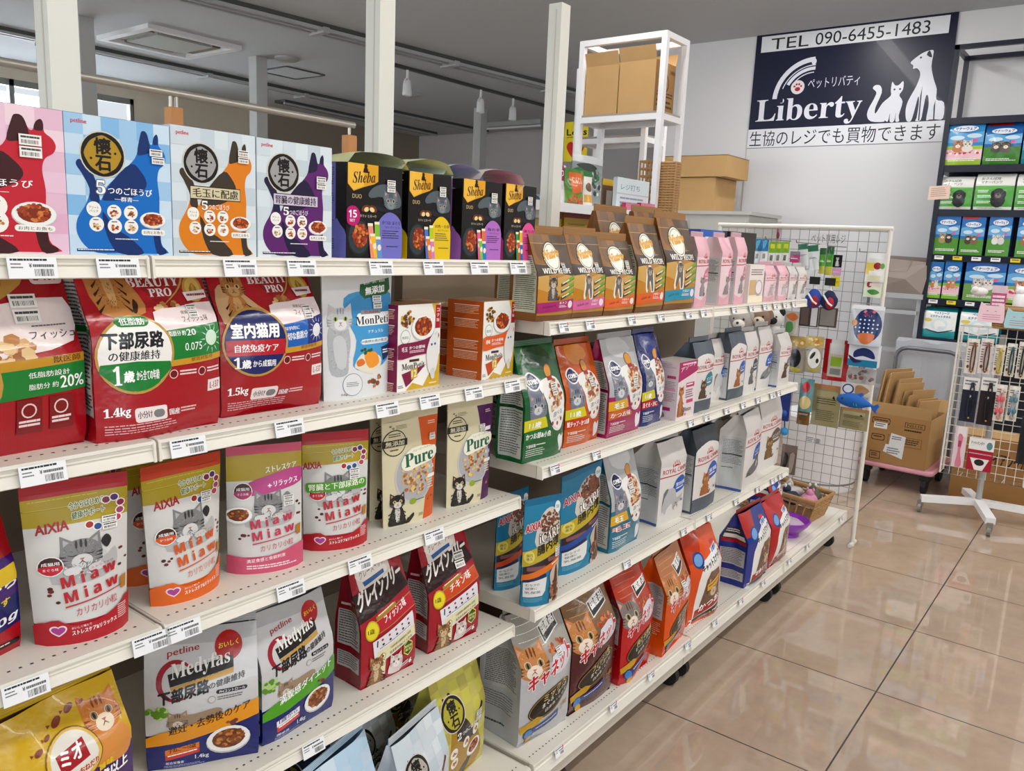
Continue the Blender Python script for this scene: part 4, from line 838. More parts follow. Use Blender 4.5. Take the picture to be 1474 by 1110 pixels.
def d_rcbox(a, l, t):
    a.poly([(0, 0), (1, 0), (1, .2), (.6, .26), (0, .34)], '#b0186a'); a.dashes(.18, .03, .95, .07, 1, '#f2d0e2', .7, .1, .2); a.text('アソート', .1, .1, .92, .17, '#ffffff', 1, sl=-.1); a.rect(.45, .38, .9, .46, '#c4407a'); a.dashes(.48, .4, .88, .44, 1, '#ffffff')
    a.sitcat(.02, .4, .4, .95, '#b4743a', '#7a4a22', '#c98a50'); a.dashes(.45, .5, .88, .66, 4, '#8a7a80', .5); a.rect(.52, .68, .88, .74, '#d04a80'); a.text('Minion', .36, .8, .8, .88, '#5a4a50'); a.ell(.5, .93, .06, .025, '#e08aa8', 10)
    l.dashes(.06, .04, .9, .12, 3, '#b8a0aa', .4); l.rect(.05, .24, .42, .29, '#c04a80'); l.rect(.55, .24, .9, .29, '#c04a80'); l.dashes(.06, .34, .9, .5, 6, '#a08a94', .4); l.rect(.05, .46, .9, .5, '#d8a0bc'); l.dashes(.06, .53, .9, .7, 6, '#a08a94', .4); l.rect(.05, .66, .7, .69, '#d8a0bc'); l.rect(.02, .79, .75, .85, '#b8307a'); l.spl([(.4, .9), (.5, .89), (.55, .96), (.38, .97)], '#8a8088', 2)
    return {'F': '#e6d9dc', 'L': '#dccdd2', 'T': '#d3ccc8'}
def d_icare(oc):
    def f(a, l, t):
        a.spl([(.3, .42), (.34, .2), (.5, .08), (.75, .05), (.95, .14), (.98, .4)], '#cfcac2', 3); a.kib(.68, .2, .27, .13, 120, ['#5a3020', '#7a4630', '#8f5a3e'], .035)
        a.text('AIXIA', .04, .19, .4, .265, '#b8202c', 2, sl=-.1, out='#f4e8e8', ow=.1); a.text(RB('iCARE'), .36, .29, .96, .385, '#f4f0e8', 0, sl=-.1, out='#3a2018', ow=.06)
        a.ell(.9, .06, .08, .06, '#e6ecec', 16); a.text('国産', .85, .04, .95, .075, '#2a6a7a')
        a.poly([(0, .45), (1, .35), (1, .47), (0, .6)], '#c2ac28'); a.ell(.13, .5, .11, .06, '#ded06a', 18); a.text('腸内環', .3, .41, .92, .5, '#2a220e', 2, sl=-.13); a.text('腸内', .07, .47, .19, .5, '#3a3010'); a.text('善玉', .07, .505, .19, .535, '#3a3010')
        a.poly([(.02, .605), (.98, .475), (.98, .54), (.02, .68)], '#3a1820'); a.rrect(.08, .6, .5, .64, '#8a5a5a', .02); a.rrect(.56, .53, .94, .57, '#8a5a5a', .02); a.poly([(.0, .68), (1, .54), (1, .6), (.3, .7), (.0, .74)], oc); a.dashes(.66, .6, .9, .62, 1, '#f6e6d0', .6, .1, .2, .1, -.1)
        a.poly([(.02, .73), (.5, .68), (.5, .715), (.02, .755)], '#1a2a5a'); a.poly([(.03, .755), (.52, .715), (.48, .85), (.4, .895), (.03, .9)], '#e2e2e0'); a.text('おなかの', .06, .765, .34, .79, '#333333'); a.text('健康に', .06, .8, .28, .825, '#333333'); a.text('乳酸菌', .05, .84, .36, .865, '#333333'); a.dashes(.04, .915, .42, .96, 4, '#7fc0d2', .4)
        a.spl([(.6, .72), (.7, .64), (.9, .6), (1, .64), (1, .98), (.6, .99), (.66, .86)], '#c9b8a8', 3); a.spl([(.76, .68), (.84, .64), (.86, .9), (.7, .98)], '#5a3020', 3); a.kib(.78, .88, .18, .1, 30, ['#8a5a40', '#a87858', '#6a3a28'], .05)
        return {'F': '#1684a8', 'seal': '#16789c'}
    return f
def d_canet(c, top, ff='ミックス', fish='まぐろ・かつお', ribbon='#c8a020'):
    def f(a, l, t):
        a.rect(0, 0, 1, .42, top); a.spl([(0, .42), (.4, .36), (1, .42), (1, .5), (0, .5)], c, 2)
        a.dashes(.08, .03, .6, .3, 5, '#ffffff' if c == '#bfc0c2' else '#e0b080', .06, .02, .06)
        a.poly([(.46, .14), (.86, .09), (.88, .19), (.48, .25)], '#f0efec'); a.poly([(.475, .148), (.85, .102), (.866, .184), (.492, .24)], '#1d1b1a'); a.text('国産品', .52, .135, .84, .2, '#f4f3f0', 2, sl=-.12)
        a.kib(.68, .31, .2, .055, 50, MEAT, .03); a.spl([(.5, .35), (.6, .33), (.82, .31), (.95, .4), (.84, .46), (.6, .48), (.46, .44)], '#d9d9e2', 3)
        a.cat(.2, .35, .24, '#c98a4e' if c != '#c01c26' else '#8a8480', '#7a4a22', '#efe2d2', '#7a5a20')
        a.text('キャネット', .12, .445, .94, .565, '#c8203c', 2, sl=-.2, it=.1, out='#f6efef', ow=.09)
        a.ell(.52, .68, .42, .105, '#1c1610', 26, -.32).ell(.52, .68, .405, .096, '#b08a3a', 26, -.32).ell(.52, .68, .395, .09, '#1c1610', 26, -.32)
        a.text(ff, .36, .62, .8, .675, '#e8d090', 1, sl=-.2); a.text(fish, .34, .685, .84, .72, '#f4f0e6', 1, sl=-.2); a.text('白身魚・しらす', .4, .73, .84, .76, '#f4f0e6', 0, sl=-.2)
        a.poly([(.0, .83), (.26, .775), (.38, .79), (.3, .84), (.02, .885)], ribbon); a.poly([(.08, .885), (.7, .8), (.7, .86), (.1, .935)], '#2a4a8a'); a.ell(.16, .905, .09, .05, '#1a3a70', 16).ell(.16, .905, .07, .038, '#4a8ac8', 14); a.dashes(.28, .875, .66, .885, 1, '#e6eef8', .7, .05, .12, .1, -.12); a.text('2.4kg', .76, .79, .92, .85, '#b08a2a', 1, sl=-.2)
        a.spl([(.14, .95), (.22, .93), (.26, .99), (.18, 1.0)], '#d8a822', 2)
        l.rect(0, 0, 1, 1, c); l.rect(.06, .28, .9, .62, '#c9c9c8'); l.dashes(.1, .3, .86, .6, 20, '#66686c', .4); l.dashes(.1, .66, .86, .8, 7, '#7a7a7a' if c == '#bfc0c2' else '#f0c8b0', .35); l.dashes(.1, .9, .6, .93, 1, '#555555')
        return {'F': [(.42, top), (1, c)], 'L': c, 'seal': top}
    return f
def d_snack(c, c2, lab, photo=True, ylab=False):
    def f(a, l, t):
        a.poly([(.0, .0), (.45, .0), (.3, .28), (0, .3)], c2); a.poly([(.3, .3), (.7, .22), (.96, .2), (.96, .92), (.14, .97), (.2, .5)], '#eeece8')
        a.ell(.24, .27, .14, .075, '#2a4a90', 18, -.6).ell(.24, .27, .11, .05, '#7aa8d8', 16, -.6); a.poly([(.62, .2), (.88, .16), (.88, .25), (.64, .3)], '#eef2f8'); a.text('お徳用', .66, .195, .85, .245, '#2a50a0', 2, sl=-.12)
        a.rect(.68, .13, .86, .165, '#d02a30'); a.text('キャットスナック' if ylab else 'キャットスマック', .26, .33, .94, .4, '#26262c', 2, sl=-.13); a.spl([(.3, .42), (.5, .44), (.9, .34), (.8, .46), (.6, .5), (.4, .48)], '#eeece8', 2)
        a.rect(.42, .5, .9, .8, '#6a4a38'); a.poly([(.4, .5), (.5, .42), (.84, .42), (.92, .5), (.92, .76), (.3, .82)], '#7a5640'); a.cat(.64, .62, .2, '#8a6244', '#3a2618', '#d8c0a4', '#7a9a5a')
        if ylab: a.poly([(.42, .56), (.84, .5), (.84, .58), (.44, .64)], '#e8b020'); a.dashes(.46, .58, .8, .6, 1, '#5a3a08', .7, .1, .2, .1, -.12)
        else: a.ell(.92, .55, .07, .07, '#d8d030', 14)
        a.poly([(.2, .84), (.95, .74), (.95, .83), (.18, .93)], '#b0161f'); a.text(lab, .3, .8, .88, .87, '#ffffff', 2, sl=-.13); a.poly([(.14, .94), (.94, .85), (.94, .885), (.14, .975)], '#2a2422'); a.kib(.75, .95, .3, .035, 40, KIB, .025); a.text('2', .05, .93, .16, .99, '#ffffff', 2)
        l.rect(0, 0, 1, 1, c)
        if not ylab: l.rect(.05, .2, .9, .4, '#2a2a3a'); l.dashes(.1, .22, .86, .28, 2, '#f2f2f2'); l.rect(.1, .3, .9, .36, '#eeece8'); l.rect(.05, .37, .92, .42, '#b0161f'); l.rect(.05, .5, .92, .72, '#c0c2c4'); l.dashes(.1, .51, .88, .71, 9, '#55585c', .4); l.rect(.05, .8, .92, .92, '#c0c2c4'); l.dashes(.1, .81, .88, .91, 5, '#55585c', .4)
        else: l.rect(.15, .85, .7, .92, '#e0d8d0')
        return {'F': c, 'L': c, 'seal': c2}
    return f
def d_redpurple(a, l, t):
    a.poly([(0, 0), (1, 0), (1, .3), (0, .36)], '#b01828'); a.poly([(0, .36), (1, .3), (1, .6), (0, .68)], '#4a1c78'); a.poly([(0, .66), (1, .58), (1, .8), (0, .9)], '#16206a'); a.text('11歳から', .3, .52, .98, .6, '#f4f0e8', 2, sl=-.12); a.text('かつお・しらす', .1, .68, .9, .73, '#e8d030', 2, sl=-.12); a.text(SBI('800g'), .5, .755, .98, .83, '#f4f4f8', 0, sl=-.12); a.rrect(.2, .91, .98, .95, '#2a0a14', .02); a.dashes(.24, .92, .9, .938, 1, '#f2dada')
    a.poly([(.5, .4), (.99, .36), (.99, .48), (.5, .52)], '#e0c22a')
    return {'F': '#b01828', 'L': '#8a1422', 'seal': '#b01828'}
def d_diaper(sky, grass, pink=False, animals=('#c98a5a', '#e8e2da'), red=False, name='マナーウェア'):
    def f(a, l, t):
        a.rect(0, .0, 1, .62, sky); a.spl([(0, .3), (.3, .26), (.6, .32), (1, .27), (1, .5), (0, .5)], '#6fb0dc', 2); a.ell(.3, .4, .2, .05, '#cfe4f2', 14).ell(.75, .36, .2, .05, '#cfe4f2', 14)
        a.rect(0, .58, 1, 1, grass)
        if pink: a.rect(0, .66, 1, .88, '#eec8d0'); a.kib(.5, .72, .45, .05, 40, ['#f4f0f0', '#e8a8b8', '#c84a5a'], .04)
        if red: a.rect(.05, .0, .7, .06, '#c82a3a')
        a.ell(.5, .2, .36, .085, '#1f58a0', 22).ell(.5, .2, .34, .072, '#e6eef6', 22); a.text(name, .22, .165, .78, .235, '#1f58a0', 2)
        for i, x in enumerate((.34, .6)): a.ell(x, .64, .15, .085, animals[i % 2], 16); a.cat(x, .55, .13, animals[i % 2], '#4a3a30', '#f0e8e0', '#3a2a1a')
        a.ell(.78, .46, .07, .035, '#e06aa8', 12); a.dashes(.1, .86, .9, .93, 2, '#f6f6f2', .5)
        l.rect(0, 0, 1, 1, sky); l.rect(0, .6, 1, 1, grass); return {'F': sky, 'L': sky, 'T': sky}
    return f
def d_osanpo(a, l, t):
    a.poly([(0, .34), (1, .34), (1, .92), (0, .92)], '#5fae52'); a.poly([(0, .34), (1, .34), (.6, .42), (0, .5)], '#72bb62'); a.text('おさんぽ用', .14, .1, .62, .18, '#3c4a40', 1); a.text('マナーパンツ', .14, .2, .68, .28, '#3c4a40', 1)
    for y, q in ((.46, .3), (.6, .42), (.76, .4)): a.dashes(.08, y, .08+q, y+.08, 2, '#eef6ea', .6)
    a.ell(.62, .74, .19, .2, '#3a3d40', 18); a.ell(.62, .56, .16, .15, '#46494c', 18); a.ell(.48, .58, .05, .1, '#2a2c2e', 12).ell(.77, .58, .05, .1, '#2a2c2e', 12); a.ell(.62, .62, .08, .06, '#8a8078', 12); a.ell(.62, .59, .03, .02, '#111111', 8); a.ell(.56, .53, .02, .02, '#0c0c0c', 8).ell(.68, .53, .02, .02, '#0c0c0c', 8); a.dashes(.1, .95, .8, .98, 1, '#9aa09a')
    return {'F': '#e9ebe6', 'L': '#dfe2dc', 'T': '#e4e6e0'}
def d_wet(a, l, t):
    a.rect(0, 0, 1, .12, '#1c8a92'); a.rect(0, .8, 1, 1, '#27a0a6'); a.spl([(0, .72), (.4, .82), (1, .74), (1, .9), (0, .9)], '#27a0a6', 2); a.text('ペットシーツ', .3, .14, .76, .22, '#2a5aa0', 2); a.text('エチケットタオル', .2, .25, .82, .33, '#2a5aa0', 2); a.ell(.5, .55, .26, .2, '#dcebf2', 20); a.spl([(.35, .5), (.45, .42), (.62, .46), (.7, .6), (.5, .62), (.46, .72), (.38, .7)], '#f6f6f4', 3); a.spl([(.12, .72), (.5, .8), (.9, .7), (.9, .73), (.5, .84), (.12, .76)], '#243050', 2); a.ell(.15, .42, .12, .06, '#e0c83a', 14)
    return {'F': '#eef2f0', 'L': '#27a0a6', 'seal': '#1c8a92'}
def d_plain(c, t1=None, c2=None, tc='#ffffff', win=None, lower=None):
    def f(a, l, t):
        if c2: a.rect(0, 0, 1, .25, c2)
        if lower: a.rect(0, .7, 1, 1, lower)
        if win: a.ell(.5, .6, .3, .2, win, 18); a.kib(.5, .6, .26, .16, 30, MEAT, .05)
        if t1: a.text(t1, .12, .3, .88, .42, tc, 1)
        a.dashes(.12, .48, .85, .56, 2, tc, .5); return {'F': c, 'L': c, 'T': c, 'seal': c2 or c}
    return f
# ------------------------------------------------------------------ the room
def floor_mat():
    m = bpy.data.materials.new('polished_beige_tile'); m.use_nodes = True; t = m.node_tree; b = t.nodes['Principled BSDF']; L = t.links
    tc = t.nodes.new('ShaderNodeTexCoord'); sp = t.nodes.new('ShaderNodeSeparateXYZ'); L.new(tc.outputs['Object'], sp.inputs[0])
    def grid(out, off):
        a = t.nodes.new('ShaderNodeMath'); a.operation = 'SUBTRACT'; a.inputs[1].default_value = off-60.0; L.new(out, a.inputs[0])
        d = t.nodes.new('ShaderNodeMath'); d.operation = 'MODULO'; d.inputs[1].default_value = 0.6; L.new(a.outputs[0], d.inputs[0])
        c = t.nodes.new('ShaderNodeMath'); c.operation = 'SUBTRACT'; c.inputs[1].default_value = 0.3; L.new(d.outputs[0], c.inputs[0])
        e = t.nodes.new('ShaderNodeMath'); e.operation = 'ABSOLUTE'; L.new(c.outputs[0], e.inputs[0])
        g = t.nodes.new('ShaderNodeMath'); g.operation = 'GREATER_THAN'; g.inputs[1].default_value = 0.2974; L.new(e.outputs[0], g.inputs[0]); return g
    gx = grid(sp.outputs['X'], 2.235); gy = grid(sp.outputs['Y'], 0.524)
    mx = t.nodes.new('ShaderNodeMath'); mx.operation = 'MAXIMUM'; L.new(gx.outputs[0], mx.inputs[0]); L.new(gy.outputs[0], mx.inputs[1])
    n = t.nodes.new('ShaderNodeTexNoise'); n.inputs['Scale'].default_value = 7; n.inputs['Detail'].default_value = 8; n.inputs['Roughness'].default_value = 0.65; L.new(tc.outputs['Object'], n.inputs['Vector'])
    r = t.nodes.new('ShaderNodeValToRGB'); e = r.color_ramp.elements; e[0].position = 0.3; e[1].position = 0.72
    e[0].color = lin('#ab9683'); e[1].color = lin('#bfaa96'); L.new(n.outputs[0], r.inputs[0])
    mc = t.nodes.new('ShaderNodeMixRGB'); mc.inputs[2].default_value = lin('#3e332a'); L.new(mx.outputs[0], mc.inputs[0]); L.new(r.outputs[0], mc.inputs[1]); L.new(mc.outputs[0], b.inputs['Base Color'])
    rr = t.nodes.new('ShaderNodeMapRange'); rr.inputs['To Min'].default_value = 0.035; rr.inputs['To Max'].default_value = 0.5; L.new(mx.outputs[0], rr.inputs[0]); L.new(rr.outputs[0], b.inputs['Roughness'])
    b.inputs['Specular IOR Level'].default_value = 0.75
    n2 = t.nodes.new('ShaderNodeTexNoise'); n2.inputs['Scale'].default_value = 5; L.new(tc.outputs['Object'], n2.inputs['Vector'])
    bp = t.nodes.new('ShaderNodeBump'); bp.inputs['Strength'].default_value = 0.025; bp.inputs['Distance'].default_value = 0.004; L.new(n2.outputs[0], bp.inputs['Height']); L.new(bp.outputs[0], b.inputs['Normal'])
    return m
CZ = 3.18
WALLM = mat('white_plaster', '#dedee0', 0.7, noise=0.03, nscale=3)
CEILM = mat('ceiling_board', '#c2c5c8', 0.8, noise=0.04, nscale=2)
struct('floor', MB().box(-4.0, -5.0, -0.05, 10.55, 10.35, 0), floor_mat())
struct('ceiling', MB().box(-4.0, -5.0, CZ, 10.55, 10.35, CZ+0.1), CEILM)
struct('wall_back', MB().box(6.6, -5.0, 0, 6.75, 3.55, CZ), WALLM)
struct('wall_end', MB().box(10.4, 3.0, 0, 10.55, 10.2, CZ), mat('pale_plaster', '#d4d0cf', 0.8))
LBEIGE = mat('beige_plaster', '#cfc5b2', 0.8); DBEIGE = mat('brown_plaster', '#95897a', 0.8)
w = MB(); w.use(LBEIGE).box(-4.0, 10.2, 0, 2.6, 10.35, CZ).box(2.6, 10.2, 0, 5.35, 10.35, 1.0).box(2.6, 10.2, 3.0, 5.35, 10.35, CZ).box(5.35, 10.2, 0, 7.15, 10.35, CZ)
w.use(DBEIGE).box(7.15, 10.2, 0, 10.55, 10.35, CZ); struct('wall_left', w)
w = MB()
for x in (2.6, 3.95, 4.3, 5.31): w.box(x, 10.2, 1.0, x+0.05, 10.28, 3.0)
w.box(2.6, 10.2, 2.93, 5.35, 10.28, 3.0).box(2.6, 10.2, 1.0, 5.35, 10.28, 1.06); win = struct('window_1', w, mat('dark_bronze_frame', '#7c7c78', 0.4))
MB().box(2.62, 10.23, 1.03, 5.33, 10.236, 2.96).build('window_pane', mat('window_glass', '#ffffff', 0.02, trans=1.0), win)
w = MB().box(-4.0, -5.15, 0, -3.4, -5.0, CZ).box(2.2, -5.15, 0, 6.75, -5.0, CZ).box(-3.4, -5.15, 2.95, 2.2, -5.0, CZ).box(-3.4, -5.15, 0, 2.2, -5.0, 0.6); struct('wall_right', w, WALLM)
w = MB().box(-4.15, -5.0, 0, -4.0, -1.5, CZ).box(-4.15, 2.3, 0, -4.0, 10.35, CZ).box(-4.15, -1.5, 2.9, -4.0, 2.3, CZ).box(-4.15, -1.5, 0, -4.0, 2.3, 0.5); struct('wall_front', w, WALLM)
for i, (a, b) in enumerate((((-3.4, -5.08), (2.2, -5.08)), ((-4.08, -1.5), (-4.08, 2.3)))):
    w = MB()
    for k in range(5):
        f = k/4; x = a[0]+(b[0]-a[0])*f; y = a[1]+(b[1]-a[1])*f; w.box(x-0.03, y-0.03, 0.55, x+0.03, y+0.03, 2.95)
    struct('window_%d' % (i+2), w, MATS['dark_bronze_frame'])

# ------------------------------------------------------------------ shelving
def rail_profile(y0, z0, hgt):
    """cream ticket rail: top lip, groove, slanted lower lip"""
    return [(y0+0.012, z0), (y0, z0), (y0-0.001, z0-0.005), (y0+0.004, z0-0.007), (y0+0.004, z0-hgt*0.36), (y0+0.001, z0-hgt*0.42), (y0+0.004, z0-hgt*0.48), (y0+0.002, z0-hgt*0.6), (y0-0.003, z0-hgt*0.95), (y0-0.001, z0-hgt), (y0+0.012, z0-hgt)]
def shelf_board(parent, x0, x1, yf, yb, z, hgt, name='shelf_board', local=(0, 0)):
    ox, oy = local; m = MB(); m.use(SHELF).box(x0+0.0045-ox, yf+0.012-oy, z-0.02, x1-0.0045-ox, yb-oy, z)
    m.use(SHELF_D).box(x0-ox, yf+0.013-oy, z-hgt, x0+0.004-ox, yb-oy, z-0.0005).box(x1-0.004-ox, yf+0.013-oy, z-hgt, x1-ox, yb-oy, z-0.0005)
    m.use(SLOT); x = x0+0.02
    while x < x1-0.02:
        m.face([(x-ox, yf+0.026-oy, z+0.0004), (x+0.004-ox, yf+0.026-oy, z+0.0004), (x+0.004-ox, yf+0.0295-oy, z+0.0004), (x-ox, yf+0.0295-oy, z+0.0004)]); x += 0.0145
    b = m.build(name, None, parent)
    MB().prism([(y-oy, zz) for y, zz in rail_profile(yf, z, hgt)], 'x', x0+0.001-ox, x1-0.001-ox).build('price_rail', SHELF, b)
    for a, c in ((x0, x0+0.004), (x1-0.004, x1)):
        e = MB(); e.prism([(yf-0.004-oy, z-hgt-0.0005), (yf-0.002-oy, z-0.003), (yf+0.003-oy, z+0.0006), (yf+0.014-oy, z+0.0006), (yf+0.014-oy, z-hgt-0.0005)], 'x', a-ox, c-ox)
        e.build('rail_end_cap', SHELF, b)
    return b
def gondola(label, x0, x1, yf, yb, shelves, deck, yd, back_top, post=None, group=None, casters=(), lip=0.031):
    root = empty('gondola_bay', (x0, yb, 0), 0, label, 'store shelf', group); L = (x0, yb)
    if back_top: MB().box(0.0, 0, 0.06, x1-x0, 0.03, back_top).build('back_panel', BACKP, root)
    for z in shelves: shelf_board(root, x0, x1, yf, yb, z, lip, 'shelf_board', L)
    shelf_board(root, x0, x1, yd, yb, deck, 0.055, 'base_deck', L)
    MB().box(0, yd+0.02-yb, 0.075, x1-x0, yd+0.034-yb, deck-0.05).build('kick_plate', SHELF_D, root)
    for x in (0.0, x1-x0-0.012): MB().box(x, yd+0.035-yb, 0.07, x+0.012, 0.03, deck-0.02).build('base_side', SHELF_D, root)
    for x in (0.004, x1-x0-0.034): MB().box(x, 0.03, 0.0, x+0.03, 0.034, (back_top or 0.3)+0.01).build('upright', SHELF_D, root)
    if post:
        px, py, pz, pl = post; m = MB().use(POSTM).box(-0.026, -0.026, 0, 0.026, 0.026, pz)
        m.use(SHELF_D).box(-0.027, -0.008, 0.02, -0.0262, -0.004, pz-0.02); o = m.build('ivory_post', None, None, label=pl, cat='post', group='ivory posts'); o.location = (px, py, 0)
    for cx in casters:
        c = MB(); c.tube([(cx-x0-0.012, yd+0.06-yb, 0.035), (cx-x0+0.012, yd+0.06-yb, 0.035)], 0.035, 14); c.box(cx-x0-0.02, yd+0.045-yb, 0.04, cx-x0+0.02, yd+0.09-yb, 0.08); c.build('caster', BLACK, root)
    return root
NS = [SHELF_Z[k] for k in ('N1', 'N2', 'N3', 'N4')]; FS = [SHELF_Z[k] for k in ('F1', 'F2', 'F3')]
gondola('cream shelf bay at the left edge, holding the pink and the blue cat boxes', -0.312, 0.593, YN, 1.56, NS, 0.185, YD, 1.40, None, 'cream gondola shelving', (0.1,))
gondola('cream shelf bay left of the aisle step, with four black treat boxes on top', 0.597, 1.497, YN, 1.56, NS, 0.185, YD, 1.40, (0.704, 1.6, 2.27, 'ivory post rising behind the pink and blue cat boxes'), 'cream gondola shelving', (0.8,))
gondola('cream shelf bay with brown kraft cat food bags on its top board', 1.51, 2.408, YF, 1.53, FS, 0.185, YD, 1.44, (1.506, 1.623, 2.27, 'ivory post rising behind the black treat boxes'), 'cream gondola shelving', (1.7, 2.42-0.03))
gondola('cream shelf bay with white and pink cat food bags, next to the wire panel', 2.412, 3.31, YF, 1.53, FS, 0.185, YD, 1.44, (2.378, 1.685, 2.27, 'ivory post rising left of the white metal rack'), 'cream gondola shelving', (2.47, 3.28))
gondola('low cream base deck under the wicker basket, with no boards above', 3.314, 4.245, YF, 1.53, [], 0.185, YD, None, None, 'cream gondola shelving', (3.38, 4.16))

# shelf behind the aisle, seen above the brown bags
bs = empty('back_aisle_shelf', (1.9, 1.8, 0), 0, 'white two-tier shelf behind the brown bags, holding snack packs', 'store shelf')
MB().box(0, 0, 1.605, 1.25, 0.36, 1.63).box(0, -0.004, 1.597, 1.25, 0.004, 1.632).build('upper_board', WHITEM, bs)
MB().box(0, -0.02, 1.487, 1.05, 0.36, 1.51).box(0, -0.026, 1.48, 1.05, -0.016, 1.512).build('lower_board', SHELF, bs)
MB().box(0.02, -0.029, 1.512, 0.95, -0.027, 1.527).build('pink_label_strip', mat('pink_strip', '#f0a6b4', 0.5), bs)
for x in (0.0, 0.62, 1.2): MB().box(x, 0.361, 0, x+0.04, 0.4, 1.6).build('upright', SHELF_D, bs)
MB().box(0.62, 0.0, 1.57, 0.64, 0.36, 1.605).build('bracket', SHELF_D, bs)

# ------------------------------------------------------------------ price tickets
TAGM = []
for k, (w_, h_) in enumerate(((0.058, 0.026), (0.05, 0.025), (0.04, 0.022))):
    a = Art(w_, h_, 31+k); a.rect(0, 0, 1, 1, '#f2f4f6')
    a.dashes(.06, .08, .8, .2, 1, '#3c3f46', .8, .05, .2); a.dashes(.06, .3, .3, .62, 2, '#8a8d94', .4, .2, .4); a.text('¥', .42, .3, .48, .5, '#2c2c30', 1)
    a.dashes(.5, .34, .94, .5, 1, '#77797f', .8, .05, .12, .05); a.bars(.52, .56, .92, .9)
    if k == 2: a.rect(.82, .02, .98, .3, '#e08090')
    TAGM.append(flat_print('shelf_price_tag', a, (0, 0, 0), (w_, 0, 0), (0, -0.006, -h_), 0.0006, '#f2f4f6', PAPER))
for o in TAGM: COL.objects.unlink(o)
TAGS = {'N1': (0, [(8, 372), (137, 372), (320, 374), (412, 376), (530, 378), (608, 379), (676, 380), (733, 381)]),
        'N2': (0, [(25, 672), (243, 634), (394, 604), (540, 583), (603, 571), (668, 560), (725, 550)]),
        'N3': (0, [(0, 982, ), (189, 922), (237, 908), (397, 846), (500, 800), (610, 764)]),
        'N4': (1, [(434, 1066)]),
        'F1': (2, [(803, 475), (842, 468), (903, 459), (946, 453), (986, 449), (1008, 446), (1053, 440), (1078, 437), (1098, 435), (1113, 433), (1127, 431), (1140, 430)]),
        'F2': (2, [(791, 672), (852, 650), (990, 604), (1013, 596), (1042, 588), (1066, 580), (1088, 573), (1108, 567), (1118, 563)]),
        'F3': (2, [(897, 806), (979, 770), (1016, 752), (1055, 731), (1086, 716), (1108, 703), (1119, 697)]),
        'F4': (2, [(798, 1076), (877, 1016), (932, 974), (985, 934), (1024, 904), (1062, 875), (1094, 852), (1132, 823), (1158, 803), (1206, 766)])}
SHELF_WORDS = {'N1': 'top board of the near shelf', 'N2': 'second board of the near shelf', 'N3': 'third board of the near shelf', 'N4': 'fourth board of the near shelf',
               'F1': 'top board of the far shelf', 'F2': 'second board of the far shelf', 'F3': 'third board of the far shelf', 'F4': 'base deck of the far shelf'}
def put_tags():
    used = {}
    todo = []
    for sh, (st, L) in TAGS.items():
        yf = YN if sh[0] == 'N' else YD if sh == 'F4' else YF; z = SHELF_Z[sh]
        for t in L:
            x = at_y(t[0], t[1], yf-0.002)[0]; cxx = x+(0.058, 0.05, 0.04)[st]/2
            best = min(REG.get(sh, [(0, 0, 'board')]), key=lambda r: abs((r[0]+r[1])/2-cxx))
            todo.append((sh, st, x, yf, z, best))
    cnt = {}
    for q in todo: cnt.setdefault((q[0], q[5][2]), []).append(q[2])
    for sh, st, x, yf, z, best in todo:
        o = TAGM[st].copy(); COL.objects.link(o); o.location = (x, yf-0.003, z-0.0035)
        L = sorted(cnt[(sh, best[2])]); i = L.index(x); pos = '' if len(L) == 1 else ('left ' if i == 0 else 'right ' if i == len(L)-1 else ('middle ' if len(L) == 3 else 'inner-left ' if i == 1 else 'inner-right '))
        rail = 'white price tag' if len(L) == 1 else 'white price tag, %sof %s,' % (pos, {2: 'two', 3: 'three'}.get(len(L), 'several'))
        tag(o, '%s on the rail below the %s' % (rail, best[2]), 'price tag', 'price tags on the shelf rails')
# ------------------------------------------------------------------ near shelf, top board: treat boxes
YB = 1.112
GB = 'cat treat boxes on the top near board'
def kbox(label, short, bl, br, tl, f, st=None): return pkg('cat_treat_box', label, 'cat treat box', GB, 'box', 'N1', bl, br, tl, 0.085, f, y=YB, short=short, sticker=st)
BLUES = ['#bcd9ee', '#c9dcec', '#d6e6f2']
LB = ['#d2dde4', '#dfe7ec', '#c9d6de']
pkg('cat_treat_box', 'pink box with a red cat silhouette, cut by the left edge of the photo', 'cat treat box', GB, 'box', 'N1', (100, 363), (100, 363), (92, 160), 0.085,
    d_kaiseki('#e6c3d6', ['#e3b7d0', '#f0d8e2', '#eacadd'], '#c8283e', '#4a1a1e', '#b8962e', None, '―深紅―'), y=YB, w=0.2, short='pink cat box', sticker=(.73, .19, .13), yaw=0).location.x -= 0.2
kbox('light blue box with a blue cat silhouette and gold badge', 'blue cat box', (101, 363), (248.7, 364), (92, 160), d_kaiseki('#cfe3f2', ['#a9cdea', '#c9dff0', '#8fc0e6'], '#0f78c8', '#123a78', '#b8962e'), (.78, .19, .13, .02))
kbox('pale box with an orange and yellow cat silhouette and silver badge', 'orange cat box', (250, 363.5), (369, 365.6), (243, 178), d_kaiseki('#dbe5ea', LB, '#e08a1e', '#4a4034', '#a9a9a8', '毛玉に配慮', subc='#d9cfae'), (.77, .13, .13))
kbox('pale box with a purple cat silhouette and silver badge', 'purple cat box', (371, 366), (477, 369), (367, 197), d_kaiseki('#dbe5ea', LB, '#6a2a78', '#2a2048', '#a9a9a8', '腎臓の健康維持', subc='#d5c8dc'), (.77, .27, .13))
def sheba(label, short, bl, br, tl, side, **k): return pkg('cat_treat_box', label, 'cat treat box', GB, 'box', 'N1', bl, br, tl, 0.1, d_sheba(side, **k), y=YB, short=short, sticker=(.7, .14, .15))
sheba('black treat box with a lavender panel and pink 15 set badge', 'lavender black box', (498, 370), (577, 371.7), (494, 232), '#7f7cc8', n15=True)
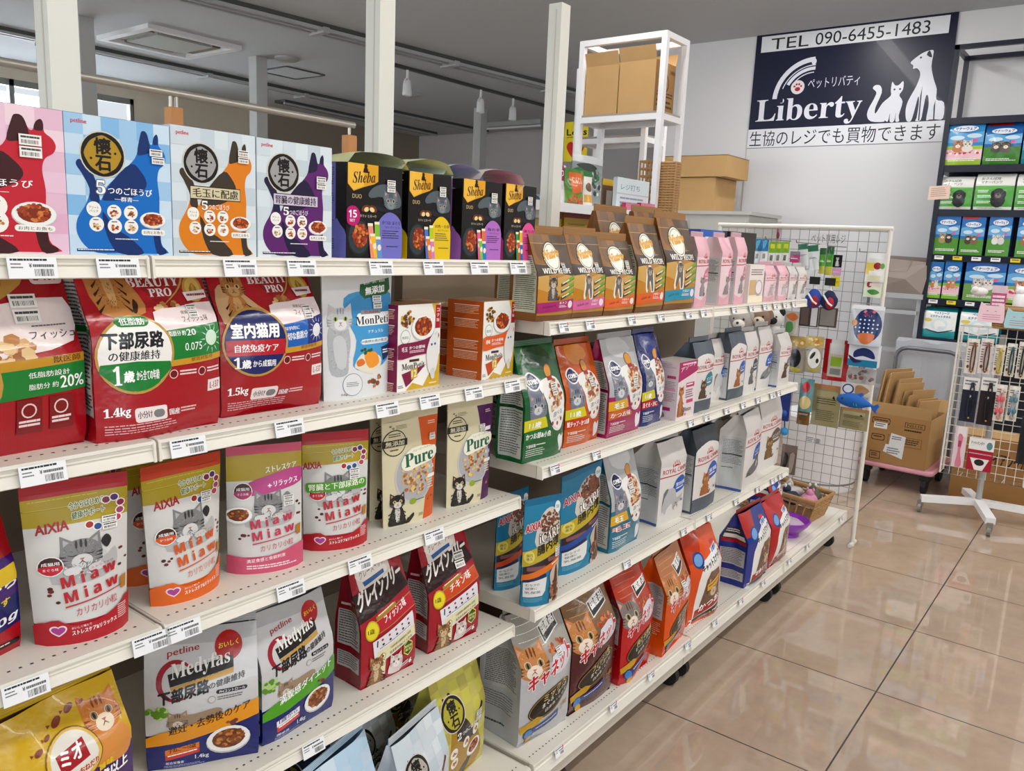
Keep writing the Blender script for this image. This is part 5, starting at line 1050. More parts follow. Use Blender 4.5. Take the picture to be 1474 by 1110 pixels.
sheba('black treat box with a yellow panel', 'yellow black box', (586, 371.7), (646.5, 372.8), (582, 245), '#e8c818', jp='お肉・白身', sticks=('#5a7fd0', '#b8d020', '#e88a2a', '#d88ac0'))
sheba('black treat box with a lilac panel', 'lilac black box', (663, 372.8), (719, 374), (661, 256), '#b878c8', jp='海の幸', sticks=('#e86a9a', '#e8803a', '#8ac85a', '#2a8ac8'))
sheba('black treat box with a pink panel, last on the right', 'pink black box', (723.5, 374), (767.5, 375), (721, 263), '#e05a9a', jp='香りの', sticks=('#3aa05a', '#e8c030', '#e0602a', '#2a7ab8'))
# pouches lying on the black boxes
def lying(name, label, cat, c, px, y, z, w, dd, design, rz=8, grp=None, tilt=82):
    p = at_y(px[0], px[1], 1.16); o = make_pack(name, 'pouch', w, dd, 0.052, design, wr=0.005, arc=.3, seal=False)
    o.location = (p[0], 1.125, 1.602); o.rotation_euler = (-math.radians(88), 0, math.radians(rz)); tag(o, label, cat, grp); return o
G2 = 'pouches lying on the black boxes'
SHT = 1.437+0.205
def top_of(sh, x): return z
lying('treat_pouch', 'pink and yellow-green pouch lying on the lavender black box', 'treat pouch', None, (482, 240), 1.19, 1.645, 0.15, 0.2, d_plain('#e3e6b4', None, '#f0c0b8', '#8a9a4a'), 0, G2)
lying('treat_pouch', 'pale green pouch lying on the yellow black box', 'treat pouch', None, (560, 246), 1.2, 1.638, 0.13, 0.18, d_plain('#dfe8c4', None, '#eef0e0', '#7a9a5a'), -6, G2)
lying('treat_pouch', 'clear blue and pink pouch lying on the lilac black box', 'treat pouch', None, (620, 252), 1.22, 1.632, 0.14, 0.18, d_plain('#cfe0ea', None, '#e6c4d0', '#5a8ab0'), 5, G2)
lying('treat_pouch', 'brown and white pouch lying on the pink black box', 'treat pouch', None, (672, 262), 1.25, 1.628, 0.13, 0.2, d_plain('#e6e0d6', None, '#9a7060', '#6a4a3a'), -10, G2)

# ------------------------------------------------------------------ near shelf, second board
G = 'dry cat food on the second near board'
pkg('cat_food_bag', 'big red bag cut by the left edge of the photo, green band and white cloud', 'cat food bag', G, 'bag', 'N2', (128, 636), (128, 636), (96, 398), 0.12, d_beauty_left, w=0.29, h=0.262, b=0.03, wr=0.004, ts=0.5, q=0.6, short='left-edge red bag', sticker=(.71, .2, .12), yaw=0).location.x -= 0.292
pkg('cat_food_bag', 'big red cat food bag with a white circle and green bands', 'cat food bag', G, 'bag', 'N2', (139, 640), (317, 609), (126, 403), 0.12, d_beauty('low'), h=0.262, b=0.022, wr=0.006, ts=0.62, q=0.55, short='red bag with white circle', sticker=(.73, .27, .09), yaw='auto', lean=0)
pkg('cat_food_bag', 'big red cat food bag with a navy circle and reclining tabby', 'cat food bag', G, 'bag', 'N2', (319, 603), (462, 581), (303, 395), 0.12, d_beauty('room'), h=0.262, b=0.022, wr=0.006, ts=0.62, q=0.55, short='red bag with navy circle', sticker=(.76, .31, .1), yaw='auto')
pkg('cat_food_pouch', 'white and sky blue pouch with a pale cat and fish cubes', 'cat food pouch', G, 'pouch', 'N2', (465.5, 577.7), (557, 574.5), (456, 394), 0.05, d_monpetit_pouch, h=0.245, short='white and sky blue pouch', sticker=(.66, .21, .14, .01), yaw=2, topw=1.08, material=MATTE)
pkg('cat_food_box', 'white carton with a plum band, right of the sky blue pouch', 'cat food box', G, 'box', 'N2', (571, 565), (631.4, 558), (573.6, 439.8), 0.07, d_monpetit_box('#8a1850', '#8a1850'), short='plum carton', yaw=4)
pkg('cat_food_box', 'white and orange carton at the right end of the board', 'cat food box', G, 'box', 'N2', (692.8, 547.7), (737.6, 541), (693.4, 435), 0.1, d_monpetit_box('#e06a1e', '#c8501a', '#c8641e'), short='orange carton', yaw=4)
pkg('cat_food_box', 'orange carton standing behind between the plum and the orange cartons', 'cat food box', G, 'box', 'N2', (652, 541), (682, 538), (652, 433), 0.1, d_monpetit_box('#e06a1e', '#c8501a', '#b8561a'), short='orange carton', y=1.24, w=0.085, h=0.152, yaw=3)
pkg('cat_food_box', 'dark orange carton at the back, only its top and edge showing', 'cat food box', G, 'box', 'N2', (612, 541), (640, 538), (612, 433), 0.1, d_monpetit_box('#c8501a', '#a8401a', '#9a4a1a'), short='plum carton', y=1.36, w=0.085, h=0.152, yaw=3)  # same orange carton; shade at the back painted into its colours

# ------------------------------------------------------------------ near shelf, third board
G = 'dry cat food on the third near board'
pkg('cat_food_bag', 'red, purple and blue 800 g bag cut by the left edge of the photo', 'cat food bag', G, 'bag', 'N3', (50, 941), (50, 941), (20, 770), 0.07, d_redpurple, w=0.15, h=0.2, ts=0.6, short='red and purple bag', yaw=14).location.x -= 0.148
pkg('cat_food_pouch', 'gold-topped pouch with red base and sleeping grey kitten, nearest on its board', 'cat food pouch', G, 'pouch', 'N3', (52, 926), (181.6, 893), (12.6, 714), 0.07, d_miaw('#b8182c', '#c8203a', 'まぐろ味'), short='red kitten pouch', h=0.222, topw=1.16, yaw='auto', sticker=(.72, .2, .15), material=MATTE)
pkg('cat_food_pouch', 'gold-topped pouch with orange base and yawning grey kitten', 'cat food pouch', G, 'pouch', 'N3', (217, 872), (313, 850), (215, 690), 0.06, d_miaw('#e0701a', '#d9601a', 'かつお味', wc='#d9641a', orange=True), short='orange kitten pouch', yaw=4, h=0.215, sticker=(.68, .2, .14), topw=1.16, material=MATTE)
pkg('cat_food_pouch', 'dark orange-base pouch standing behind the orange kitten pouch', 'cat food pouch', G, 'pouch', 'N3', (182, 852), (250, 840), (170, 662), 0.05, d_miaw('#e0701a', '#d9601a', 'かつお味', wc='#d9641a', orange=True), short='orange kitten pouch', y=1.28, w=0.13, h=0.212, yaw=4, material=MATTE)
pkg('cat_food_pouch', 'pouch half hidden at the back behind the red kitten pouch', 'cat food pouch', G, 'pouch', 'N3', (60, 880), (120, 840), (60, 680), 0.05, d_miaw('#b8182c', '#c8203a', 'まぐろ味'), short='red kitten pouch', y=1.3, w=0.14, h=0.225, yaw=8, material=MATTE)
pkg('cat_food_pouch', 'gold-topped pouch with pink base and a waving kitten', 'cat food pouch', G, 'pouch', 'N3', (328, 823), (434, 807), (333, 665), 0.06, d_miaw('#d2607e', '#b04070', 'ささみ味', head='pink', wc='#c83a5a'), short='pink kitten pouch', yaw='auto', h=0.212, sticker=(.72, .36, .14), material=MATTE)
pkg('cat_food_pouch', 'gold-topped pouch with red base and a green oval banner', 'cat food pouch', G, 'pouch', 'N3', (437, 790), (526, 777), (424, 632), 0.06, d_miaw('#b8182c', '#c8203a', 'まぐろ味', sub='腎臓と下部尿路の', head='red'), short='green banner pouch', h=0.212, yaw='auto', sticker=(.68, .27, .16), topw=1.05, material=MATTE)
pkg('cat_food_pouch', 'cream pouch with orange right stripe and a heap of kibble', 'cat food pouch', G, 'pouch', 'N3', (551, 761), (621, 744), (552.5, 604), 0.03, d_pure('#d4621a', '#d4621a'), short='cream and orange pouch', h=0.225, yaw=-2, sticker=(.84, .17, .1), topw=1.12, material=MATTE)
pkg('cat_food_pouch', 'cream pouch standing in shadow behind the cream and orange pouch', 'cat food pouch', G, 'pouch', 'N3', (531, 752), (590, 740), (531, 605), 0.05, d_pure('#d4621a', '#d4621a'), short='cream and orange pouch', y=1.23, w=0.13, h=0.22, yaw=6, material=MATTE)
pkg('cat_food_pouch', 'cream pouch with purple right stripe and a heap of kibble', 'cat food pouch', G, 'pouch', 'N3', (641.7, 731.5), (701, 720), (637, 584), 0.03, d_pure('#5a1a60', '#5a1a60'), short='cream and purple pouch', h=0.225, yaw=-2, sticker=(.66, .19, .12, .02), topw=1.06, material=MATTE)

# ------------------------------------------------------------------ near shelf, fourth board
G = 'dry cat food on the fourth near board'
pkg('cat_food_bag', 'yellow and purple cat food bag with an orange cat photo', 'cat food bag', G, 'bag', 'N4', (5, 1150), (192, 1108), (12, 1016), 0.1, d_mio, y=1.135, w=0.195, h=0.235, ts=0.66, wr=0.005, b=0.016, short='yellow bag', yaw=8, sticker=(.66, .7, .13))
pkg('cat_food_bag', 'silver and navy cat food bag with an orange band', 'cat food bag', G, 'bag', 'N4', (212, 1112), (358, 1087), (195, 945), 0.09, d_medyfas('#e8a020', '避妊・去勢後のケア', '#e8862a', '子ねこ〜10歳', '#3a2408'), w=0.185, h=0.24, b=0.014, ts=0.62, short='orange band silver bag', yaw='auto')
pkg('cat_food_bag', 'silver and navy cat food bag with a green band', 'cat food bag', G, 'bag', 'N4', (378, 1076), (479.5, 1016.6), (377, 880), 0.085, d_medyfas('#5aa828', '満腹感ダイエット', '#e6e6f2', '1歳から'), h=0.245, b=0.012, ts=0.62, short='green band silver bag', yaw='auto')
pkg('cat_food_bag', 'dark silver bag with green band standing behind the green band silver bag', 'cat food bag', G, 'bag', 'N4', (345, 1010), (420, 990), (345, 880), 0.08, d_medyfas('#3f8a20', '満腹感ダイエット', '#e6e6f2', '1歳から'), y=1.3, w=0.16, h=0.235, ts=0.62, short='green band silver bag', yaw=10)  # band darkened to paint in the shade of the rear row
pkg('cat_food_bag', 'crimson grain-free bag with a red flavour banner and two cats', 'cat food bag', G, 'bag', 'N4', (519, 995.5), (597, 956), (510, 803), 0.085, d_grain('フィッシュ味', '#c02438'), h=0.25, b=0.006, ts=0.55, wr=0.002, q=0.75, topw=0.92, short='crimson bag with red banner', yaw='auto')
pkg('cat_food_bag', 'crimson grain-free bag with an orange flavour banner and two cats', 'cat food bag', G, 'bag', 'N4', (616, 943), (687.7, 909), (608, 784), 0.085, d_grain('チキン味', '#d2541e'), h=0.25, b=0.006, ts=0.55, wr=0.002, q=0.75, topw=0.92, short='crimson bag with orange banner', yaw='auto', sticker=(.62, .17, .2, -.02))

# ------------------------------------------------------------------ near shelf, base deck
G = 'cat food bags on the near base deck'
KY = ['#c9c06a', '#d8d28a', '#bdb45a']
pkg('cat_food_bag', 'yellow-green checked bag with a tan cat silhouette, largest on the base deck', 'cat food bag', G, 'bag', 'N5', (640, 1200), (713, 1160), (628, 988), 0.09, d_kaibag('#cfc95e', KY, '#b08a14', '#2a2014', '#b8b03a', True), y=1.13, w=0.2, h=0.285, ts=0.6, short='yellow-green bag', yaw=8, sticker=(.7, .45, .13), z=0.185).location.x = 1.262
pkg('cat_food_bag', 'yellow-green checked bag standing behind the largest one on the base deck', 'cat food bag', G, 'bag', 'N5', (600, 1200), (690, 1160), (620, 1000), 0.08, d_kaibag('#b8b25a', KY, '#b08a14', '#2a2014', '#b8b03a', True), y=1.3, w=0.19, h=0.27, ts=0.6, short='yellow-green bag', yaw=8, z=0.185).location.x = 1.24
pkg('cat_food_bag', 'white checked bag with an orange cat silhouette, leaning on the yellow-green bag', 'cat food bag', G, 'bag', 'N5', (560, 1220), (650, 1180), (575, 1030), 0.08, d_kaibag('#d5dde4', LB, '#d8621a', '#5a1e10', '#b9b4ac', True), y=1.075, w=0.18, h=0.235, ts=0.6, short='white bag with orange cat', yaw=10, sticker=(.6, .5, .13), z=0.185).location.x = 1.092
pkg('cat_food_bag', 'grey-white bag with a small oval badge behind the orange cat bag', 'cat food bag', G, 'bag', 'N5', (548, 1200), (600, 1180), (550, 1034), 0.08, d_kaibag('#c8ccd0', LB, '#8a8a8e', '#3a3a40', '#a9a9a8', True, '毛玉に配慮'), y=1.24, w=0.17, h=0.225, ts=0.6, short='grey-white bag', yaw=10, z=0.185).location.x = 1.09
pkg('cat_food_bag', 'light blue checked bag with a navy cat silhouette at the bottom edge', 'cat food bag', G, 'bag', 'N5', (430, 1250), (560, 1200), (430, 1080), 0.09, d_kaibag('#bfdaee', BLUES, '#1a3a8a', '#0e1a4a', '#b8962e', True), y=1.06, w=0.215, h=0.285, ts=0.62, short='light blue bag', yaw=12, z=0.185).location.x = 0.84
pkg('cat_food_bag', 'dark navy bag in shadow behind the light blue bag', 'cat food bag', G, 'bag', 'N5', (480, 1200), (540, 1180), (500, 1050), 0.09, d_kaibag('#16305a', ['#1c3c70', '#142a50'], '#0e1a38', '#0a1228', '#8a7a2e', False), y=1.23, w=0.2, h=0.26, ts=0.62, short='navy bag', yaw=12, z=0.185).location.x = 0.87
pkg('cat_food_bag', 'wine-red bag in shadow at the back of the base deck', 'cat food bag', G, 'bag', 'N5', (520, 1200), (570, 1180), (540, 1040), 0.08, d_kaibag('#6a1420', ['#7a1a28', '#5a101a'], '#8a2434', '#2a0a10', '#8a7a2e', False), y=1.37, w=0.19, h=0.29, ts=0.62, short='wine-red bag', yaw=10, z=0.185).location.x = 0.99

# ------------------------------------------------------------------ far shelf, top board
YT = 1.075
G = 'kraft cat food bags on the top far board'
def nutro(label, short, bl, br, tl, c, y=YT, d=0.08, kind='cat', txt='アダルト', st=(.62, .33, .12), **k):
    return pkg('cat_food_bag', label, 'cat food bag', G, 'bag', 'F1', bl, br, tl, d, d_nutro(c, kind, txt), y=y, short=short, ts=0.55, b=0.008, wr=0.003, q=0.5, topw=1.03, yaw=0, sticker=st, material=MATTE, seal=0.02, **k)
nutro('brown kraft bag with a magenta band and sitting kitten', 'magenta band kraft bag', (771.5, 467), (823, 455), (769.5, 337), '#b01c78', kind='kitten', txt='キトン')
nutro('small brown kraft bag with a pink band', 'pink band kraft bag', (823, 460), (867.5, 453), (797, 337), '#d872a8')
nutro('small brown kraft bag with an orange band', 'orange band kraft bag', (868.5, 456), (911, 447), (854, 345), '#e06a1a', st=(.66, .27, .13))
nutro('tall brown kraft bag with an orange band', 'tall orange band kraft bag', (914, 454), (953, 449), (905, 321), '#e06a1a', d=0.1, st=None)
nutro('tall brown kraft bag with a turquoise band', 'turquoise band kraft bag', (954.5, 449), (996.5, 447), (953.5, 314), '#1a9ab8', d=0.1, st=None)
nutro('tall kraft bag behind the small orange band bag', 'tall rear kraft bag', (868, 440), (912, 435), (866, 304), '#e06a1a', y=1.25, d=0.1, st=None)
nutro('tall kraft bag behind the tall orange band bag', 'second tall rear kraft bag', (920, 440), (962, 435), (912, 304), '#1a9ab8', y=1.25, d=0.1, st=None)
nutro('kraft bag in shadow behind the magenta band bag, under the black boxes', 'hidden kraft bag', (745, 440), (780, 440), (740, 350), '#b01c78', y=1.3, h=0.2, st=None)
G = 'white and pink bags on the top far board'
def royal(label, short, sh, bl, br, tl, d=0.08, grp=None, y=None, **k):
    kw = {q: k.pop(q) for q in list(k) if q in ('head', 'foot', 'shield', 'stx', 'cat', 'pos', 'pink')}
    k.setdefault('yaw', 0); k.setdefault('ts', 0.8); k.setdefault('b', 0.01)
    return pkg('cat_food_bag', label, 'cat food bag', grp or G, 'bag', sh, bl, br, tl, d, d_royal(**kw), y=y, short=short, wr=0.0032, q=0.3, dt=d*.3, material=MATTE, **k)
PK = dict(pink=True, shield='#d9809a', cat=('#a8a0a4', '#5a5458'), foot=None)
royal('pink and white bag just right of the turquoise band kraft bag', 'first pink bag', 'F1', (998, 444), (1013, 442), (1003, 341), y=1.085, w=0.085, **PK)
royal('pink and white bag with its silver side showing', 'second pink bag', 'F1', (1033, 442), (1054, 441), (1024, 341), d=0.1, y=1.085, w=0.085, **PK)
royal('pink and white bag left of the biscuit-coloured carton', 'third pink bag', 'F1', (1055, 441), (1074, 441), (1052, 341), y=1.085, w=0.082, **PK)
pkg('cat_food_box', 'cream carton with biscuits and a pale ring, right of the pink bags', 'cat food box', G, 'box', 'F1', (1075, 440), (1096, 437), (1075, 381), 0.08, lambda a, l, t: (a.rect(.05, .4, .5, .8, '#d8b888'), a.ell(.68, .62, .26, .22, '#b8a8b0', 16), a.ell(.68, .6, .2, .17, '#efe8ea', 16), a.dashes(.1, .12, .9, .3, 3, '#9a8a8e'), a.rect(0, .83, 1, 1, '#f6ead2'), {'F': '#ece3e0', 'L': '#e0d6d2', 'T': '#e6dedc'})[-1], y=1.085, yaw=0, short='biscuit carton')
royal('slim pale pink bag right of the biscuit carton', 'slim pink bag', 'F1', (1098, 439), (1114, 437), (1098, 382), y=1.085, pink=True, shield='#eac8d0', cat=('#d8c8cc', '#b8a8ac'))
royal('pale bag with a pink crest and white puppy-like cat', 'pink crest bag', 'F1', (1118, 438), (1131, 436), (1116, 382), y=1.085, pink=True, shield='#d890a4', cat=('#d8d4d4', '#a8a4a4'))
royal('white bag with a small black and red emblem, second from the right end', 'second emblem bag', 'F1', (1133, 436), (1144, 434), (1132, 383), y=1.085, shield='#b83a50', cat=('#b8b4b4', '#5a5658'))
royal('white bag with a small black and red emblem at the right end of the board', 'last emblem bag', 'F1', (1146, 434), (1158, 432), (1145, 384), y=1.085, shield='#b83a50', cat=('#b8b4b4', '#5a5658'))
pkg('treat_box', 'blue box peeking up behind the first pink bag', 'treat box', None, 'box', 'F1', (1000, 436), (1038, 434), (1000, 329), 0.06, lambda a, l, t: (a.rect(.18, .1, .5, .4, '#eef2f6'), a.rect(.84, 0, 1, 1, '#1c1c20'), {'F': '#2a6ac0', 'L': '#2a5aa0', 'T': '#3a7ad0'})[-1], y=1.28, yaw=0, short='blue box')
pkg('treat_box', 'dark box peeking up behind the third pink bag', 'treat box', None, 'box', 'F1', (1042, 436), (1080, 434), (1042, 332), 0.06, lambda a, l, t: {'F': '#2e2a1e', 'L': '#222018', 'T': '#3a3628'}, y=1.3, yaw=0, short='dark box')

# ------------------------------------------------------------------ far shelf, second board
G = 'dry cat food on the second far board'
def combo(label, short, sh, bl, br, tl, c, c2, lab, labc, d=0.085, **k):
    kw = {q: k.pop(q) for q in list(k) if q in ('gray', 'tgt')}; k.setdefault('yaw', 0)
    return pkg('cat_food_bag', label, 'cat food bag', G, 'bag', sh, bl, br, tl, d, d_combo(c, c2, lab, labc, **kw), short=short, ts=0.55, b=0.012, wr=0.004, q=0.6, crease=0.35, **k)
combo('green glossy bag with a navy cloud badge and kibble', 'green bag', 'F2', (752, 669), (809, 643), (755, 500), '#14683a', '#0e4a2a', 'かつお節&小魚', '#1a7a3e', sticker=(.6, .33, .16))
combo('orange glossy bag with a navy cloud badge and kibble', 'orange bag', 'F2', (811, 646), (860, 630), (815, 497), '#c8601a', '#d98a2a', '鮭チップ・かつお節', '#c8401a', sticker=(.64, .33, .14))
combo('grey and magenta bag with a navy cloud badge and kibble', 'magenta bag', 'F2', (873, 632), (920, 615), (862, 490), '#a82464', '#8a1a50', 'かつお味', '#d0701a', gray=True, sticker=(.6, .4, .15))
combo('deep blue bag with kibble and a red band', 'deep blue bag', 'F2', (921, 615), (952, 604), (914, 482), '#1a2a78', '#24409a', 'まぐろ・かに', '#b8242c')
combo('dark green bag in shadow behind the green bag', 'green bag', 'F2', (715, 640), (760, 630), (720, 510), '#0e3a22', '#0c301c', 'かつお節', '#14502a', y=1.3, w=0.13, h=0.2)  # rear copy of the green bag, shade painted in as darker greens
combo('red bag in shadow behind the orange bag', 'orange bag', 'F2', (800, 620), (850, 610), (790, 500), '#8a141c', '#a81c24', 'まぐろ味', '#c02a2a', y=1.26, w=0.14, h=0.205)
combo('dark magenta bag in shadow behind the magenta bag', 'magenta bag', 'F2', (850, 620), (900, 610), (850, 500), '#6a1434', '#7a1a40', 'かつお味', '#8a2a1a', y=1.3, w=0.13, h=0.2)  # magenta darkened here as painted shade
pkg('cat_food_box', 'white and pink carton with a standing ginger cat', 'cat food box', G, 'box', 'F2', (972, 606), (998, 597), (976.5, 523), 0.085, d_rcbox, yaw=0, short='pink and white carton')
royal('white bag with dark grey top and foot and a teal crest', 'teal crest bag', 'F2', (995, 596), (1021.6, 588), (996, 492), foot='#5a6470', head='#5a6470', shield='#1f8a9a', cat=('#6a5040', '#3a2a20'), yaw='auto', grp=G)
royal('white bag with a blue crest standing behind the teal crest bag', 'first blue crest bag', 'F2', (1022, 584), (1040, 578), (1012, 488), shield='#2a6ac0', cat=('#c8c8ca', '#8a8a8e'), pos='stalk', grp=G, y=1.13)
royal('white bag with dark grey top and foot and a ginger cat', 'grey-topped ginger cat bag', 'F2', (1046, 577), (1068, 570.6), (1040, 479), foot='#5a6470', head='#5a6470', shield='#2a62b8', cat=('#b8753a', '#7a4a20'), grp=G, yaw=0)
royal('white bag with a dark crest and a grey sitting cat', 'dark crest bag', 'F2', (1069, 569), (1086, 562.5), (1064, 478), shield='#4a4a5a', cat=('#77777c', '#44444a'), grp=G)
royal('white bag with a blue crest and a lying grey cat on the second board', 'second blue crest bag', 'F2', (1088, 562), (1106, 557), (1087, 470), shield='#2a6ac0', cat=('#8a8c92', '#55575c'), pos='lie', grp=G)
royal('white bag with a brown cat at the right end of the second board', 'brown cat bag', 'F2', (1118, 558), (1134, 551.7), (1111, 480), d=0.1, shield='#8a8078', cat=('#6a4a30', '#3a2818'), grp=G)

# ------------------------------------------------------------------ far shelf, third board
G = 'dry cat food on the third far board'
pkg('cat_food_pouch', 'turquoise pouch with an orange stripe, foremost on its board', 'cat food pouch', G, 'pouch', 'F3', (748, 872), (799, 857), (755.7, 722), 0.06, d_icare('#e07a1a'), short='orange stripe turquoise pouch', yaw='auto', h=0.255, w=0.115, sticker=(.78, .45, .2), material=MATTE)
pkg('cat_food_pouch', 'turquoise pouch with a blue stripe and gold band', 'cat food pouch', G, 'pouch', 'F3', (803, 829), (854, 819.5), (797, 700.5), 0.06, d_icare('#1a50a0'), short='blue stripe turquoise pouch', yaw=5, topw=1.08, material=MATTE)
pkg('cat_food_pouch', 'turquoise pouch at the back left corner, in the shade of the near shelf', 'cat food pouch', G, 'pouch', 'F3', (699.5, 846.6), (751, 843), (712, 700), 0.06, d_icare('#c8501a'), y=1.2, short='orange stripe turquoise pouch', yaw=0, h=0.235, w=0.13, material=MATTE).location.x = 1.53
combo('grey and teal bag with a navy cloud badge and kibble', 'grey and teal bag', 'F3', (875.7, 798), (918, 776), (860, 656), '#1a7a94', '#1a6a84', '毛玉', '#1a7a94', gray=True, sticker=(.5, .34, .16))
royal('white bag with a blue crest and a stretching grey cat', 'blue crest stretching cat bag', 'F3', (945, 759), (981, 743), (936, 636), shield='#2a62b8', cat=('#bdbdc0', '#7a7a80'), pos='stalk', stx='室内成猫', d=0.11, grp=G, yaw='auto')
royal('dark-footed white bag with blue crest and ginger cat on the third board', 'dark-footed ginger cat bag', 'F3', (994.6, 741), (1027, 723), (1000, 614), foot='#55606c', head='#3a424c', shield='#2a62b8', cat=('#b8753a', '#7a4a20'), grp=G, d=0.1, yaw='auto', stx='家猫')
royal('grey-white bag with a purple crest behind the dark-footed ginger cat bag', 'purple crest bag', 'F3', (1036, 716), (1052, 710), (1030, 600), shield='#5a3a88', cat=('#77747c', '#4a484e'), y=1.17, w=0.1, h=0.245, grp=G, stx='避妊')
royal('white bag with a blue crest and a grey cat lying down on the third board', 'blue crest lying cat bag', 'F3', (1067, 709), (1089, 690), (1066, 594), shield='#2a62b8', cat=('#6a6e74', '#44484e'), pos='lie', d=0.1, grp=G, yaw='auto')
royal('white bag with a brown crest and tabby cat, last on the third board', 'brown crest bag', 'F3', (1088, 688), (1117, 679), (1082, 580), shield='#6a5a50', cat=('#8a6a3a', '#5a4424'), y=1.12, grp=G)

# ------------------------------------------------------------------ far shelf, base deck
G = 'large cat food bags on the far base deck'
def big(label, short, bl, br, tl, d, f, y=None, **k):
    k.setdefault('yaw', 0); k.setdefault('ts', 0.66); k.setdefault('b', 0.02)
    return pkg('cat_food_bag', label, 'cat food bag', G, 'bag', 'F4', bl, br, tl, d, f, y=y, short=short, wr=0.0055, q=0.5, crease=0.3, **k)
big('large silver cat food bag with a ginger cat, nearest on the base deck', 'silver bag', (745, 1079), (816, 1036), (766, 886), 0.15, d_canet('#bfc0c2', '#a8a49c'), h=0.345, yaw='auto', sticker=(.62, .3, .1))
big('large brown cat food bag right of the silver one', 'brown bag', (818, 1033), (880, 991), (815.5, 862), 0.15, d_canet('#5a2024', '#8a6a48', 'フィッシュ味'), h=0.345, yaw='auto')
big('red cat food bag with black oval, between the brown and the orange bag', 'red bag', (890, 988.5), (934, 953), (888.6, 825), 0.13, d_canet('#c01c26', '#b8442c', '肉とお魚味', 'ビーフ・チキン'), h=0.33, yaw='auto')
big('orange cat food bag with a yellowed clear front', 'orange bag', (953, 947.5), (985, 912), (946, 788.5), 0.12, d_canet('#dd5e14', '#b87a4a', 'お肉味', '鶏ささみ'), h=0.325, yaw='auto', sticker=(.45, .3, .14))
big('orange snack bag with a white shield and yellow strip', 'orange snack bag', (987, 904), (1032, 879), (984, 772), 0.13, d_snack('#dd5a10', '#c2410e', 'かつお', ylab=True), h=0.32, yaw='auto')
big('blue snack bag with a brown tabby cat', 'blue snack bag', (1070.7, 848), (1103.5, 824), (1059, 732), 0.12, d_snack('#1c3a94', '#b8302a', 'お魚ミックス'), h=0.29, yaw='auto')
big('red snack bag with a brown tabby cat, last on the base deck', 'red snack bag', (1105, 820), (1131, 799), (1100, 708), 0.12, d_snack('#b8141e', '#c01e28', 'お魚ミックス'), h=0.275, yaw='auto')
big('blue bag half hidden between the blue and the red snack bags', 'blue snack bag', (1100, 806), (1125, 790), (1090, 705), 0.1, d_snack('#1c3a94', '#b8302a', 'お魚ミックス'), y=1.22, w=0.15, h=0.28)
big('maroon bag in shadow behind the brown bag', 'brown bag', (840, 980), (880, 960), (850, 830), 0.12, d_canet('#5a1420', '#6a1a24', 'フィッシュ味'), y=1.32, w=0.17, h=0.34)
# ------------------------------------------------------------------ wire panel with hanging goods at the end of the aisle
PX = 4.26
wp = empty('wire_grid_panel', (PX, 0.993, 0), 0, 'white framed wire grid panel standing at the end of the aisle shelves', 'wire panel')
PW, PT = 0.874, 1.615
MB().tube([(0, 0, 0.0), (0, 0, PT)], 0.011, 10).build('frame_post', WIRE, wp, True); MB().tube([(0, PW, 0.0), (0, PW, PT)], 0.011, 10).build('frame_post', WIRE, wp, True)
MB().tube([(0, -0.011, PT), (0, PW+0.011, PT)], 0.012, 10).build('top_bar', WIRE, wp, True)
g = MB()
for i in range(1, 18): g.tube([(0.0, PW*i/18, 0.2), (0.0, PW*i/18, PT)], 0.0016, 5, cap=False)
for i in range(0, 29): g.tube([(0.003, 0, 0.2+i*0.05), (0.003, PW, 0.2+i*0.05)], 0.0016, 5, cap=False)
g.build('wire_grid', WIRE_D, wp, True)
for y in (0.0, PW): MB().tube([(-0.05, y, 0.012), (0.05, y, 0.012)], 0.011, 8).build('foot', WIRE, wp, True)
for y, z, L in ((0.2, 1.52, 0.3), (0.33, 1.53, 0.35), (0.48, 1.54, 0.35), (0.62, 1.54, 0.35), (0.3, 1.0, 0.2), (0.5, 1.0, 0.2), (0.62, 0.5, 0.15), (0.6, 0.44, 0.15), (0.1, 1.5, 0.12)):
    MB().tube([(0, y, z), (-L, y, z), (-L-0.012, y, z+0.015)], 0.0028, 6).build('hook', WIRE_D, wp, True)
sg = Art(0.3, 0.06); sg.text('ペット専用レジ', .05, .2, .95, .8, '#4a4a4e', 0, res=3)

def hang(name, label, cat, group, box, x, design, d=0.012, kind='pouch', material=None, back=False, tilt=0, **k):
    u0, v0, u1, v1 = box; a = at_x(u0, v1, x); b = at_x(u1, v1, x); c = at_x(u0, v0, x)
    w = a[1]-b[1]; h = c[2]-a[2]
    o = make_pack(name, kind, w, h, d, design, material=material, seal=False, **k)
    o.location = (x, a[1], (a[2]+b[2])/2); o.rotation_euler = (0, math.radians(tilt), -math.pi/2); tag(o, label, cat, group); return o
GH = 'goods hanging on the wire panel'
BLUE_P = d_plain('#e6eaee', None, '#1a78a8', '#333a40')
for i, (u, w_) in enumerate(((1063, 'leftmost'), (1073, 'second'), (1084, 'third'), (1094, 'rightmost'))):
    hang('treat_packet', 'blue and white packet, %s of four in a row on the wire panel hooks' % w_, 'treat packet', GH, (u, 344, u+10, 379), 4.02-0.02*i, lambda a, l, t: (a.rect(0, 0, 1, .5, '#1f7fb2'), a.spl([(.2, .1), (.8, .05), (.6, .3), (.3, .4)], '#6ab4d8', 2), a.rect(.15, .55, .85, .95, '#e8ebee'), a.bars(.3, .6, .7, .8), {'F': '#dfe4e8'})[-1])
